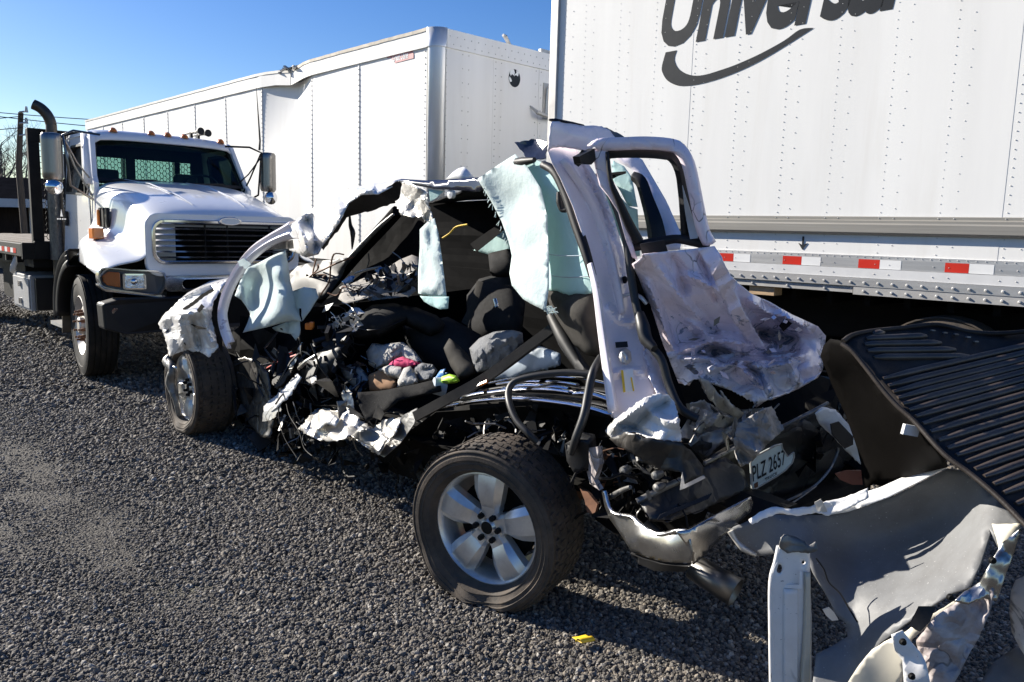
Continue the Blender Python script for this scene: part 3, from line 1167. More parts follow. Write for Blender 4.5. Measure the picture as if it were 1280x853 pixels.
bark = material("winter_bark", (0.11, 0.09, 0.075), 0.9, vary=0.35)

def bare_tree(base, H, seed, label):
    rnd = random.Random(seed)
    root = thing("bare_tree", label, "tree", loc=base, group="bare trees behind the shed")
    tr_, tw = MB(), MB()
    def grow(p, d, L, r, lev, mb):
        n = 4
        pts = [p]
        q = Vector(p)
        dd = Vector(d)
        for k in range(n):
            dd = (dd + Vector((rnd.uniform(-.16, .16), rnd.uniform(-.16, .16), rnd.uniform(-.04, .1)))).normalized()
            q = q + dd * L / n
            pts.append(q.copy())
        mb.tube(pts, [r * (1 - 0.55 * k / n) for k in range(n + 1)], 5 if lev < 2 else 3, caps=False)
        if lev >= 4:
            return
        for k in range(rnd.randint(4, 6) if lev < 3 else 5):
            t = rnd.uniform(0.25, 1.0)
            i = min(n - 1, int(t * n))
            pp_ = pts[i].lerp(pts[i + 1], t * n - i)
            an = rnd.uniform(0, 6.28)
            nd = (dd * 0.75 + Vector((math.cos(an), math.sin(an), 0.25)) * rnd.uniform(0.5, 0.9)).normalized()
            grow(pp_, nd, L * rnd.uniform(0.45, 0.62), r * 0.42, lev + 1, tw)
    grow(Vector(base), Vector((0, 0, 1)), H * 0.62, 0.02 * H, 0, tr_)
    tr_.build("trunk", bark, root, world=True, smooth=80)
    tw.build("crown", bark, root, world=True)

for k, (px, y, H, lab) in enumerate(((-22, 44, 7.2, "bare winter tree at the picture's left edge behind the dark roof"),
                                    (4, 41, 6.6, "bare winter tree with fine twigs directly left of the utility pole"),
                                    (17, 47, 6.4, "small bare tree partly behind the utility pole"),
                                    (42, 43, 6.0, "bare tree seen through the lorry's mesh rack"))):
    q = at_depth(px, 280, y)
    bare_tree((q.x, y, 0), H, 40 + k, lab)

# ================================================================== FLATBED LORRY
O3 = Vector((-4.25, 7.73, 0))
F3 = Vector((0.69, -0.724, 0)).normalized()
T3 = frame(O3, F3)
T3i = T3.inverted()
Y3 = T3.to_3x3() @ Vector((0, 1, 0))

def tf(px, py, y):
    """pixel -> (x, z) on the lorry's plane y = const"""
    p = T3i @ on_plane(px, py, O3 + Y3 * y, Y3)
    return p.x, p.z

def tx(px, py, x):
    p = T3i @ on_plane(px, py, O3 + F3 * x, F3)
    return p.y, p.z

lt = thing("flatbed_truck", "white flatbed lorry with a black mesh headache rack and chrome grille", "lorry", T3)
YC = 1.05                                                  # centre line of the hood

def hood_profile(st):
    x, hw, top, sh, fend, fo, low = st
    # half profile from centre outwards: (distance from the centre line, height)
    return [(0, top), (hw * .35, top - .005), (hw * .70, top - .02), (hw * .88, top - .055), (hw * .97, top - .12), (hw, top - .20),
            (hw + .012, sh), (hw + .035, fend + .09), (hw + .10, fend + .025), (fo - .14, fend + .0), (fo - .03, fend - .06), (fo, fend - .15), (fo, low)]

stations = [(-.95, .83, 2.045, 1.62, 1.44, 1.02, 1.14), (-.55, .815, 2.02, 1.60, 1.43, 1.08, 1.15), (-.15, .79, 1.97, 1.57, 1.41, 1.12, 1.17),
            (.25, .765, 1.90, 1.52, 1.37, 1.14, 1.17), (.60, .74, 1.82, 1.47, 1.31, 1.145, 1.165), (.82, .735, 1.755, 1.42, 1.255, 1.14, 1.16), (.95, .73, 1.70, 1.38, 1.22, 1.135, 1.155), (.99, .72, 1.665, 1.36, 1.20, 1.13, 1.15)]
rows = []
for st in stations:
    h = hood_profile(st)
    kb = min(1.0, max(0.0, (st[0] - .2) / .6))                # the fender tips sweep back round the headlamps
    xb = lambda d: st[0] - kb * .62 * max(0, d - .72) ** 1.35
    yc_ = YC + .19 * min(1, max(0, (.6 - st[0]) / 1.5))
    rows.append([(xb(d), yc_ - d, z) for d, z in h[::-1]] + [(xb(d), yc_ + d, z) for d, z in h[1:]])
b = MB()
b.grid(rows)
hood = b.build("hood", M['white'], lt, smooth=180, sub=2, solid=0.012)
# raised crease lines on the hood
b = MB()
for s in (-1, 1):
    b.tube([(-.9, YC + s * .34, 2.048), (-.2, YC + s * .31, 1.985), (.5, YC + s * .28, 1.855), (.8, YC + s * .26, 1.765)], [.004, .012, .012, .004], 6, flat=0.6)
b.build("hood_crease", M['white'], hood, smooth=60)
# nose cap with the grille opening
gy0, gy1, gz0, gz1 = YC - .715, YC + .69, 1.215, 1.605
outer = rounded(YC - .775, 1.09, YC + .755, 1.672, .12)
inner = rounded(gy0, gz0, gy1, gz1, .10)
b = MB()
b.ring(outer, inner, lambda y, z, d: (.955 + d + 0.05 * (1 - ((y - YC) / .76) ** 2), y, z), -0.02, 0.035)
b.build("nose_cap", M['white'], lt, smooth=40, bevel=0.008)
b = MB()
b.ring(rounded(gy0 - .012, gz0 - .012, gy1 + .012, gz1 + .012, .11), rounded(gy0 + .02, gz0 + .02, gy1 - .02, gz1 - .02, .085),
       lambda y, z, d: (.985 + d + 0.05 * (1 - ((y - YC) / .76) ** 2), y, z), -0.02, 0.03)
gs = b.build("grille_surround", M['chrome'], lt, smooth=40, bevel=0.006)
for k in range(7):
    z = gz0 + .05 + k * .0525
    b = MB()
    n_ = 12
    rows = []
    for dz, dx in ((-.009, 0.0), (-.004, .022), (.010, .026), (.011, -.03), (-.009, -.03)):
        rows.append([(.975 + dx + 0.05 * (1 - ((gy0 + .02 + (gy1 - gy0 - .04) * j / n_ - YC) / .76) ** 2), gy0 + .02 + (gy1 - gy0 - .04) * j / n_, z + dz) for j in range(n_ + 1)])
    b.grid(rows)
    b.build("grille_bar", M['chrome'], gs, smooth=40)
for y in (YC - .22, YC, YC + .44):
    b = MB()
    b.b2((.955, y - .004, gz0), (.985, y + .004, gz1))
    b.build("grille_stay", M['black'], gs)
b = MB()
b.b2((.70, gy0 + .05, gz0 - .05), (.73, gy1 - .05, gz1 + .0))
b.build("radiator", M['near_black'], lt)
b = MB()
b.b2((.86, gy0 + .01, gz0 - .02), (.90, gy0 + .24, gz1 + .01))
b.b2((.86, gy1 - .16, gz0 - .02), (.90, gy1 - .01, gz1 + .01))
b.b2((.86, gy0 + .24, gz1 - .055), (.90, gy1 - .16, gz1 + .01))
b.build("radiator_shroud", M['trailer_grey'], lt)
oval = [(.115 * math.cos(a * math.pi / 16), .042 * math.sin(a * math.pi / 16)) for a in range(32)]
b = MB()
b.prism(oval, lambda u, w, d: (1.03 + d, YC + u, 1.612 + w), 0, .025)
ov = b.build("oval_badge", M['chrome'], lt, smooth=40, bevel=.006)
b = MB()
b.prism([(x * .78, y * .72) for x, y in oval], lambda u, w, d: (1.03 + d, YC + u, 1.612 + w), .02, .028)
b.build("badge_face", M['tapewhite'], ov)
# lower chrome opening under the grille
b = MB()
b.ring(rounded(YC - .63, .945, YC + .63, 1.092, .05), rounded(YC - .47, .972, YC + .47, 1.058, .04), lambda y, z, d: (.985 + d + 0.04 * (1 - ((y - YC) / .76) ** 2), y, z), -.06, .03)
b.build("chrome_valance", M['chrome_worn'], lt, smooth=40, bevel=.006)
b = MB()
b.b2((.88, YC - .66, .94), (.90, YC + .66, 1.08))
b.build("valance_recess", M['near_black'], lt)
# headlamps: each a bezel with amber and clear lenses
for s in (-1, 1):
    def hp(u, z, d, s=s):                               # u runs outwards from the nose; the bezel sweeps back round the corner
        back = .60 * max(0, (u - .74)) ** 1.35
        return (1.00 - back + d, YC + s * u, z)
    ol = [(.63, 1.125), (.665, .925), (.9, .945), (1.10, .985), (1.14, 1.03), (1.145, 1.12), (1.10, 1.17), (.9, 1.155)]
    il = [(.643, 1.115), (.677, .937), (.9, .956), (1.094, .995), (1.130, 1.035), (1.134, 1.115), (1.094, 1.160), (.9, 1.144)]
    b = MB()
    b.ring(smoothline(ol, 3, True), smoothline(il, 3, True), hp, -.05, .03)
    hz_ = b.build("headlight", M['chrome_worn'], lt, smooth=40)
    b = MB()
    b.prism(smoothline(il, 3, True), hp, -.05, -.03)
    b.build("lamp_housing", material("lamp_housing_grey", (0.10, 0.10, 0.10), 0.4, metal=0.3), hz_)
    b = MB()
    b.prism([(.985, .99), (1.08, 1.012), (1.108, 1.045), (1.11, 1.10), (1.07, 1.135), (.985, 1.128)], hp, -.03, .012)
    b.build("turn_lens", M['amber_dark'], hz_, bevel=.006)
    b = MB()
    b.prism(rounded(.80, .985, .955, 1.105, .012, 3), hp, -.03, .004)
    b.build("lamp_reflector", M['lamp'], hz_, bevel=.004)
    b = MB()
    b.ring(rounded(.788, .974, .967, 1.116, .016, 3), rounded(.803, .988, .952, 1.102, .012, 3), hp, -.03, .012)
    b.build("lamp_rim", M['chrome'], hz_)
    b = MB()
    c = Vector(hp(.878, 1.045, .006))
    b.lathe([(0, .014), (.024, .010), (.030, 0)], 10, Matrix.Translation(c) @ Matrix.Rotation(-math.pi / 2, 4, 'Z'))
    b.build("bulb_shield", M['chrome'], hz_, smooth=60)
    # trim under the lamp
    b = MB()
    b.prism([(.63, .905), (.665, .895), (1.10, .955), (1.15, 1.005), (1.15, 1.025), (1.10, .982), (.665, .922)], hp, -.05, .04)
    b.build("lamp_trim", M['chrome_worn'], hz_, bevel=.004)
# front bumper
b = MB()
prof = [(-.12, 0.63), (-.13, .86), (.0, .90), (.95, .905), (2.24 - .95, .905), (2.24, .90), (2.38, .86), (2.36, .63), (2.2, .58), (.05, .58)]
b.prism(prof, lambda y, z, d: (1.03 + d - 0.28 * max(0, abs(y - YC) - .85) ** 1.2, y, z), -.10, .09)
b.build("bumper", M['black'], lt, bevel=.02)
b = MB()
b.cyl((.985, -.03, .79), (1.06, -.03, .79), .035, .03, 12)
b.build("bumper_bolt", M['chrome_worn'], lt, smooth=40)
# fender flare, mud flap, wheel well
for s, y0 in ((1, -.035), (-1, 2.275)):
    b = MB()
    n_ = 14
    rows = []
    for r_, dy in ((.545, .20), (.545, .0), (.575, -.012), (.60, .0), (.612, .006), (.624, .0), (.650, -.008), (.662, .006), (.674, .0), (.70, -.004), (.715, .02), (.715, .14)):
        rows.append([(-.24 + r_ * 1.08 * math.cos(math.radians(a_)), .585 + r_ * math.sin(math.radians(a_)), 0) for a_ in np.linspace(98, 182, n_)])
        rows[-1] = [(x, y0 + s * dy, z) for x, z, _ in rows[-1]]
    b.grid(rows)
    b.build("fender_flare", M['black'], lt, smooth=50, solid=.01)
for s, y0, y1 in ((1, .04, .55), (-1, 1.69, 2.2)):
    b = MB()
    n_ = 10
    pth = [(-.22 - .76 * math.cos(t), .62 + .62 * math.sin(t)) for t in np.linspace(-.05, 2.4, n_)]
    b.grid([[(x, y, z) for x, z in [(-1.02, .36), (-1.0, .5)] + pth] for y in (y0, (y0 + y1) / 2, y1)])
    b.build("wheel_well", M['mudflap'], lt, smooth=60, solid=.012)
road_wheel(lt, (-.22, .145, .525), (-.10, -1, 0), dirty=False, rot=.2, name="front_wheel")
road_wheel(lt, (-.22, 2.10, .525), (0.1, 1, 0), name="front_wheel")
# cab
YN, YC = YC, 1.12
CAB0 = set(o.name for o in bpy.data.objects)
def cabside(s):
    y0 = YC - s * .83
    yt = YC - s * .74
    def fn(x, z, d):
        k = max(0, (z - 1.85) / .75)
        return (x, y0 + (yt - y0) * k + s * d, z)
    return fn
out_ = [(-.88, 1.14), (-.88, 2.0), (-.96, 2.07), (-1.20, 2.52), (-1.30, 2.575), (-2.06, 2.575), (-2.12, 2.52), (-2.12, 1.14)]
win = [(-1.14, 1.88), (-1.06, 2.02), (-1.255, 2.40), (-1.30, 2.43), (-1.88, 2.43), (-1.93, 2.38), (-1.93, 1.93), (-1.86, 1.88)]
win_r = [(-1.00, 1.90), (-1.0, 1.96), (-1.05, 2.06), (-1.24, 2.43), (-1.88, 2.43), (-1.93, 2.38), (-1.93, 1.93), (-1.86, 1.88)]
for s in (1, -1):
    b = MB()
    b.ring(out_, [(-1.08, 1.87), (-1.06, 1.98), (-1.075, 2.03), (-1.255, 2.40), (-1.30, 2.43), (-1.88, 2.43), (-1.93, 2.38), (-1.93, 1.9)], cabside(s), 0, .045)
    dr = b.build("cab_side", M['white'], lt, bevel=.006)
    b = MB()
    b.prism([(-1.08, 1.87), (-1.06, 1.98), (-1.075, 2.03), (-1.255, 2.40), (-1.30, 2.43), (-1.88, 2.43), (-1.93, 2.38), (-1.93, 1.9)], cabside(s), .022, .027)
    b.build("door_glass", M['glass'], dr)
    b = MB()
    fnc = cabside(s)
    b.ring([(-1.065, 1.86), (-1.045, 1.98), (-1.06, 2.04), (-1.25, 2.415), (-1.30, 2.445), (-1.89, 2.445), (-1.945, 2.39), (-1.945, 1.885)],
           [(-1.09, 1.88), (-1.07, 1.98), (-1.085, 2.03), (-1.262, 2.39), (-1.30, 2.42), (-1.87, 2.42), (-1.92, 2.37), (-1.92, 1.91)], fnc, -.006, .05)
    b.b2((-1.30, min(fnc(-1.3, 2.1, -.004)[1], fnc(-1.3, 2.1, .05)[1]), 1.88), (-1.275, max(fnc(-1.3, 2.1, -.004)[1], fnc(-1.3, 2.1, .05)[1]), 2.40))
    b.build("window_rubber", M['black'], dr)
    # door shut lines, handle, vents
    b = MB()
    for p0, p1 in (((-.99, 1.2), (-.99, 1.84)), ((-1.99, 1.2), (-1.99, 2.5)), ((-.99, 1.2), (-1.99, 1.2))):
        b.bar(fnc(*p0, .0), fnc(*p1, .0), .008, .008, (1, 0, 0) if p0[0] == p1[0] else (0, 1, 0))
    b.build("door_gap", M['black'], dr)
    b = MB()
    hx = fnc(-1.86, 1.60, -.02)
    b.box(hx, (.055, .03, .17))
    b.build("door_handle", M['black'], dr, bevel=.008)
b = MB()
rows = []
for x, dz in ((-1.16, -.075), (-1.20, -.02), (-1.27, .022), (-1.45, .045), (-2.06, .04), (-2.14, .0), (-2.15, -.05)):
    rows.append([(x - .03 * (abs(t) ** 3), YC + t * .755, 2.575 + dz - .035 * abs(t) ** 4 - (0.05 if abs(t) > .99 else 0)) for t in np.linspace(-1, 1, 17)])
b.grid(rows)
b.build("cab_roof", M['white'], lt, smooth=60, solid=.02)
b = MB()
b.b2((-2.13, YC - .8, 1.14), (-.95, YC + .8, 1.19))
b.build("cab_floor", M['near_black'], lt)
b = MB()
wins = [(YC - .66, YC - .16), (YC - .06, YC + .58)]
zc0, zc1 = 1.96, 2.36
b.b2((-2.13, YC - .80, 1.2), (-2.09, YC + .80, zc0))
b.b2((-2.13, YC - .75, zc1), (-2.09, YC + .75, 2.57))
b.b2((-2.13, YC - .79, zc0), (-2.09, wins[0][0], zc1))
b.b2((-2.13, wins[0][1], zc0), (-2.09, wins[1][0], zc1))
b.b2((-2.13, wins[1][1], zc0), (-2.09, YC + .79, zc1))
b.build("cab_back", M['cabtrim'], lt)
for y0, y1 in wins:
    b = MB()
    b.b2((-2.112, y0, zc0), (-2.107, y1, zc1))
    b.build("rear_glass", M['glass'], lt)
# windscreen
def wsf(y, z, d):
    t = (z - 2.03) / .50
    return (-.90 - .30 * t - .10 * abs((y - YC) / .8) ** 2.2 + d, YC + (y - YC) * (1 - .085 * t), z)
wso = [(YC - .80, 2.02), (YC - .80, 2.30), (YC - .76, 2.535), (YC - .70, 2.56)] + [(YC + t, 2.565) for t in (-.45, -.2, .2, .45)] + [(YC + .70, 2.56), (YC + .76, 2.535), (YC + .80, 2.30), (YC + .80, 2.02)] + [(YC + t, 2.02) for t in (.45, .2, -.2, -.45)]
wsi = [(YC - .75, 2.06), (YC - .75, 2.30), (YC - .72, 2.47), (YC - .66, 2.50)] + [(YC + t, 2.505) for t in (-.45, -.2, .2, .45)] + [(YC + .66, 2.50), (YC + .72, 2.47), (YC + .75, 2.30), (YC + .75, 2.06)] + [(YC + t, 2.05) for t in (.45, .2, -.2, -.45)]
b = MB()
b.ring(wso, wsi, wsf, -.012, .012)
wsr = b.build("windscreen_surround", M['black'], lt, smooth=30)
b = MB()
ys_ = np.linspace(YC - .76, YC + .76, 13)
b.grid([[wsf(y, z, 0) for y in ys_] for z in (2.04, 2.2, 2.36, 2.515)])
b.build("windscreen", M['glass'], wsr, smooth=180)
for s in (-1, 1):
    b = MB()
    b.grid([[wsf(YC + s * .80, z, -.01), wsf(YC + s * .845, z, -.03), wsf(YC + s * .85, z, -.10)] for z in (1.98, 2.2, 2.4, 2.55)])
    b.build("windscreen_pillar", M['white'], lt, smooth=60, solid=.015)
b = MB()
for y in (YC - .62, YC + .1):
    b.bar(wsf(y, 2.035, .02), wsf(y + .42, 2.06, .02), .012, .014)
b.build("wiper", M['black'], lt)
# cab interior: seats, headliner, wheel
b = MB()
b.b2((-2.08, YC - .72, 2.50), (-1.35, YC + .72, 2.53))
b.b2((-1.28, YC - .74, 1.72), (-.98, YC + .74, 1.96))
b.build("dashboard", M['cabtrim'], lt)
for y in (YC - .45, YC + .42):
    b = MB()
    b.b2((-1.95, y - .25, 1.35), (-1.80, y + .25, 2.02))
    b.b2((-1.90, y - .14, 2.03), (-1.80, y + .14, 2.2))
    b.b2((-1.9, y - .25, 1.35), (-1.45, y + .25, 1.5))
    b.build("cab_seat", M['cabtrim'], lt, bevel=.04)
b = MB()
ringp = [Vector((-1.38 + .08 * math.sin(a), YC + .42 + .21 * math.cos(a), 2.0 + .17 * math.sin(a))) for a in np.linspace(0, 2 * math.pi, 20)]
b.tube(ringp, .014, 6, caps=False)
b.bar((-1.38, YC + .22, 2.0), (-1.38, YC + .62, 2.0), .02, .02)
b.build("steering_wheel", M['cabtrim'], lt, smooth=60)
# the cab is a little wider than drawn and sits to the lorry's left of the nose
for o in bpy.data.objects:
    if o.name not in CAB0 and o.type == 'MESH':
        for v_ in o.data.vertices:
            v_.co.y = 1.285 + (v_.co.y - 1.12) * 1.10
# roof lamps and horns
for px in (141, 188.5, 209, 230, 275):
    y = tx(px, 165, -1.27)[0]
    zt = 2.575 + .022 - .035 * abs((y - 1.285) / .83) ** 4
    b = MB()
    b.lathe([(0.0, .055), (.022, .048), (.040, .025), (.046, 0)], 12, Matrix.Translation((-1.25, y, zt)) @ Matrix.Rotation(math.pi / 2 - .5, 4, 'X').to_4x4() if False else Matrix.Translation((-1.27, y, zt - .005)) @ Matrix.Rotation(math.pi / 2, 4, 'X') @ Matrix.Diagonal((1.5, 1, 1, 1)))
    b.build("roof_marker_lamp", M['amber'], lt, smooth=60)
b = MB()
for px, dz in ((250, .10), (259, .085)):
    y = tx(px, 165, -1.3)[0]
    b.tube([(-1.75, y, 2.60 + dz), (-1.40, y, 2.60 + dz), (-1.31, y, 2.60 + dz), (-1.27, y, 2.60 + dz)], [.012, .018, .035, .045], 12)
    b.b2((-1.6, y - .015, 2.58), (-1.56, y + .015, 2.61 + dz))
b.build("air_horns", M['black'], lt, smooth=40)
# mirrors with tubular brackets
for s in (1, -1):
    Yf = (lambda y, s=s: y + .13 if s > 0 else 2.30 - y)
    b = MB()
    rows = []
    for zz_ in (2.0, 2.005, 2.03, 2.08, 2.24, 2.40, 2.45, 2.475, 2.48):
        e_ = 1 - .0 * zz_
        k_ = .55 if zz_ in (2.0, 2.48) else (.86 if zz_ in (2.005, 2.475) else 1.0)
        rows.append([(-.92 + .085 * k_ * math.cos(t), Yf(-.12 + .10 * k_ * math.sin(t)), zz_) for t in np.linspace(-math.pi / 2, math.pi / 2, 13)])
    b.grid(rows)
    b.v += [Vector((-.92, Yf(-.12), z_)) for z_ in (2.0, 2.48)]
    mr = b.build("mirror", M['stainless'], lt, smooth=50, solid=.006)
    b = MB()
    b.prism(rounded(-.09, 2.04, .09, 2.44, .035), lambda u, z, d, Yf=Yf: (-.925 - d, Yf(-.12 + u), z), .0, .006)
    b.build("mirror_face", M['mirrorglass'], mr)
    b = MB()
    sp_ = Matrix.Translation((-.86, Yf(-.13), 1.925)) @ Matrix.Rotation(math.pi / 2, 4, 'Z').to_4x4()
    b.lathe([(0, .06), (.04, .05), (.07, .028), (.085, 0.0), (.08, -.02), (0, -.03)], 16, Matrix.Translation((-.86, Yf(-.13), 1.925)) @ Matrix.Rotation(-math.pi / 2, 4, 'Z'))
    b.build("spot_mirror", M['chrome'], mr, smooth=60)
    b = MB()
    b.tube([(-1.02, Yf(.38), 2.52), (-.95, Yf(.10), 2.53), (-.88, Yf(-.02), 2.47), (-.87, Yf(.01), 2.2), (-.88, Yf(.03), 1.95), (-.93, Yf(.28), 1.80)], .013, 6)
    b.tube([(-.90, Yf(-.02), 2.46), (-.95, Yf(.10), 2.15), (-.95, Yf(.27), 1.83)], .011, 6)
    b.tube([(-1.05, Yf(.30), 2.0), (-.95, Yf(.12), 2.2), (-.87, Yf(.0), 2.4)], .009, 6)
    b.build("mirror_bracket", M['stainless'] if s > 0 else M['black'], mr, smooth=60)
b = MB()
b.tube([(-.87, 2.24 + .05, 2.5), (-.87, 2.30, 2.62), (-.90, 2.28, 3.25)], [.016, .012, .003], 6)
b.build("whip_aerial", M['black'], lt)
# hood side vents and lamps
YC = YN
def fside(x, z, d):
    return (x, YC - .745 - d, z)
b = MB()
for k in range(3):
    x, z = -.20 - .105 * k, 1.62
    b.prism(rounded(x - .03, z - .10, x + .03, z + .10, .02, 3), fside, -.02, .012)
b.build("side_vents", M['black'], lt)
b = MB()
b.b2((-.44, YC - .775, 1.535), (-.40, YC - .69, 1.70))
b.build("side_marker", M['amber'], lt, bevel=.01)
mx, mz = -.02, 1.46
b = MB()
b.prism(rounded(mx - .07, mz - .055, mx + .07, mz + .055, .012, 3), lambda x, z, d: (x, YC - .90 - d, z), -.05, .055)
ml_ = b.build("turn_signal", M['amber'], lt, bevel=.01)
b = MB()
b.b2((mx - .045, YC - .92, mz - .12), (mx + .045, YC - .82, mz - .056))
b.build("signal_mount", M['black'], ml_)
# faded stencil on the door
b = MB()
fnc = cabside(1)
fd_m = material("faded_decal", (0.60, 0.60, 0.61), 0.4)
b.prism([(-1.48, 1.62), (-1.53, 1.70), (-1.58, 1.62)], fnc, -.002, .001)
for k in range(4):
    b.prism([(-1.36 - k * .1, 1.585), (-1.36 - k * .1, 1.60), (-1.42 - k * .1, 1.60), (-1.42 - k * .1, 1.585)], fnc, -.002, .001)
b.build("faded_door_decal", fd_m, lt)
# exhaust stack
b = MB()
b.tube(smoothline([(-2.22, .33, .8), (-2.22, .33, 1.6), (-2.22, .33, 2.60), (-2.22, .33, 2.70), (-2.23, .30, 2.80), (-2.26, .24, 2.88), (-2.29, .17, 2.92)], 4), .058, 16, caps=False)
st_ = b.build("exhaust_stack", material("sooty_exhaust_pipe", (0.10, 0.085, 0.07), 0.42, metal=0.8, vary=0.35, vscale=3, dirt=0.5, dirtcol=(0.02, 0.018, 0.016)), lt, smooth=60, solid=.006)
b = MB()
b.tube([(-2.22, .33, 1.10), (-2.22, .33, 2.25)], .085, 16)
b.build("heat_shield", M['shield'], st_, smooth=60)
# step, tool box, deck, headache rack
b = MB()
b.b2((-1.75, .10, .38), (-1.12, .36, .42))
b.b2((-1.75, .16, .78), (-1.15, .36, .82))
b.build("cab_step", M['alu'], lt)
b = MB()
b.b2((-1.9, .30, .42), (-1.0, .34, 1.14))
b.b2((-2.1, .30, .8), (-.9, 1.9, 1.13))
b.build("cab_skirt", M['near_black'], lt)
bx0, bx1 = tf(14, 345, .12)[0], tf(33, 392, .12)[0]
b = MB()
b.b2((-3.62, .12, .43), (-2.72, .75, .88))
tb = b.build("toolbox", M['toolbox'], lt, bevel=.01)
b = MB()
b.b2((-3.58, .105, .46), (-2.76, .119, .84))
b.build("toolbox_door", M['toolbox'], tb, bevel=.006)
b = MB()
for z in (.72, .50):
    b.b2((-3.2, .08, z), (-3.13, .105, z + .07))
b.build("toolbox_latch", M['chrome_worn'], tb)
b = MB()
b.b2((-2.70, .16, .45), (-2.62, .75, .85))
b.build("battery_tray", M['black'], tb)
b = MB()
for y in (.70, 1.46):
    b.b2((-7.9, y, .72), (.9, y + .08, 1.0))
b.b2((-.4, .35, .45), (-.05, 1.9, .58))
b.b2((-1.0, .55, .6), (.7, 1.7, .95))
b.build("chassis_rail", M['frame'], lt)
road_wheel(lt, (-6.3, .22, .52), (0, -1, 0), front=False, name="rear_wheel")
road_wheel(lt, (-6.3, 2.05, .52), (0, 1, 0), front=False, name="rear_wheel")
n_ = 14
for k in range(n_):
    b = MB()
    y0 = .02 + 2.36 * k / n_
    b.b2((-8.2, y0 + .004, 1.262 + .003 * (k % 3)), (-2.36, y0 + 2.36 / n_ - .004, 1.30 + .003 * (k % 3)))
    b.build("deck_plank", M['deck'], lt)
b = MB()
b.b2((-8.2, -.03, 1.13), (-2.36, .016, 1.29))
b.b2((-8.2, 2.385, 1.13), (-2.36, 2.43, 1.29))
b.b2((-2.36, -.03, 1.1), (-2.30, 2.43, 1.30))
b.build("deck_rail", M['frame'], lt, bevel=.008)
x = -2.62
while x > -5.5:
    for a, m_ in ((0, 'red'), (.15, 'tapewhite')):
        b = MB()
        b.b2((x - a - .14, -.034, 1.165), (x - a, -.031, 1.225))
        b.build("reflective_strip", M[m_], lt)
    x -= .32
b = MB()
b.b2((-5.2, .30, .45), (-3.8, .9, 1.0))  # added dark side box, keeps the space under the deck dark
x = -2.7
while x > -6:
    b.b2((x, -.02, 1.05), (x + .05, .05, 1.128))
    x -= .6
b.b2((-8.1, .1, 1.0), (-2.4, 2.3, 1.12))
b.build("joist_and_dark_box", M['frame'], lt)
b = MB()
b.tube(smoothline([(-2.95, .05, 1.12), (-2.98, .0, .98), (-3.1, .02, .92), (-3.2, .05, 1.0)], 4), .035, 6)
b.build("load_strap", M['trailer_grey'], lt, smooth=60)
rk0, rk1, rzt = .10, 2.40, 2.64
b = MB()
for y in (rk0, .50, 1.15, 1.80, rk1 - .10):
    b.b2((-2.42, y, 1.30), (-2.33, y + (.12 if y in (rk0, rk1 - .10) else .07), rzt - .001))
b.b2((-2.425, rk0, rzt - .15), (-2.325, rk1, rzt + .01))
b.b2((-2.42, rk0, 1.10), (-2.29, rk1, 1.32))
rk = b.build("rack_frame", M['frame'], lt, bevel=.008)
b = MB()
cw, ch_ = .080, .034
nr = int((rzt - 1.35) / (ch_))
for i in range(nr):
    z = 1.34 + i * ch_
    off = cw / 2 * (i % 2)
    y = rk0 + .1 + off
    while y < rk1 - .1:
        b.bar((-2.375, y - cw * .32, z), (-2.375, y + cw * .32, z), .004, .013, (0, 0, 1)) if False else b.bar((-2.375, y - cw * .18, z), (-2.375, y + cw * .18, z), .005, .008)
        b.bar((-2.375, y + cw * .16, z), (-2.375, y + cw * .34, z + ch_), .005, .007)
        b.bar((-2.375, y - cw * .16, z), (-2.375, y - cw * .34, z + ch_), .005, .007)
        y += cw
stuff(b.build("rack_mesh", M['frame'], rk))

# ================================================================== WRECKED PICKUP
O4 = Vector((0.03, 3.13, 0))
F4 = Vector((-0.68, 0.734, 0)).normalized()
T4 = frame(O4, F4)                                         # x forwards, y out of the driver's side, z up
T4i = T4.inverted()
R4 = T4.to_3x3()
N4 = R4 @ Vector((0, 1, 0))

def Wp(px, py, w):
    return on_plane(px, py, O4 + N4 * w, N4)

def Sp(px, py, s):
    return on_plane(px, py, O4 + F4 * s, F4)

def Yp(px, py, y):
    return at_depth(px, py, y)

MODES = {'w': Wp, 's': Sp, 'y': Yp}

def tri(x):
    x = x % 1.0
    return 4 * abs(x - 0.5) - 1

def folds(seed, n=4, f0=1.6, f1=5.0, main=None, spread=0.9):
    """creased sheet: a few families of straight folds, most of them running one way"""
    rnd = random.Random(seed)
    if main is None:
        main = rnd.uniform(0, math.pi)
    ws = []
    for k in range(n):
        a = main + rnd.uniform(-spread, spread)
        f = f0 * (f1 / f0) ** (k / max(1, n - 1))
        ws.append((math.cos(a) * f, math.sin(a) * f, rnd.random() * 9, 1.0 / (1 + 0.9 * k)))
    off = rnd.uniform(0, 60)
    tot = sum(w[3] for w in ws)
    def fn(u, v):
        wu = 0.10 * noise.noise(Vector((u * 1.3, v * 1.3, off)))
        wv = 0.10 * noise.noise(Vector((u * 1.3, v * 1.3, off + 20)))
        g = 0.55 + 0.9 * abs(noise.noise(Vector((u * 1.1, v * 1.1, off + 40))))
        return g * sum(w[3] * tri((u + wu) * w[0] + (v + wv) * w[1] + w[2]) for w in ws) / tot
    return fn

def waves(seed, f=3.0, sy=0.3):
    """hanging cloth: long soft folds, mostly upright"""
    off = seed * 3.71
    def fn(u, v):
        a = 1 - abs(noise.noise(Vector((u * f, v * f * sy, off)))) * 2
        return a + 0.22 * noise.noise(Vector((u * f * 1.9 + v, v * f * sy * 1.6 + u, off + 7)))
    return fn

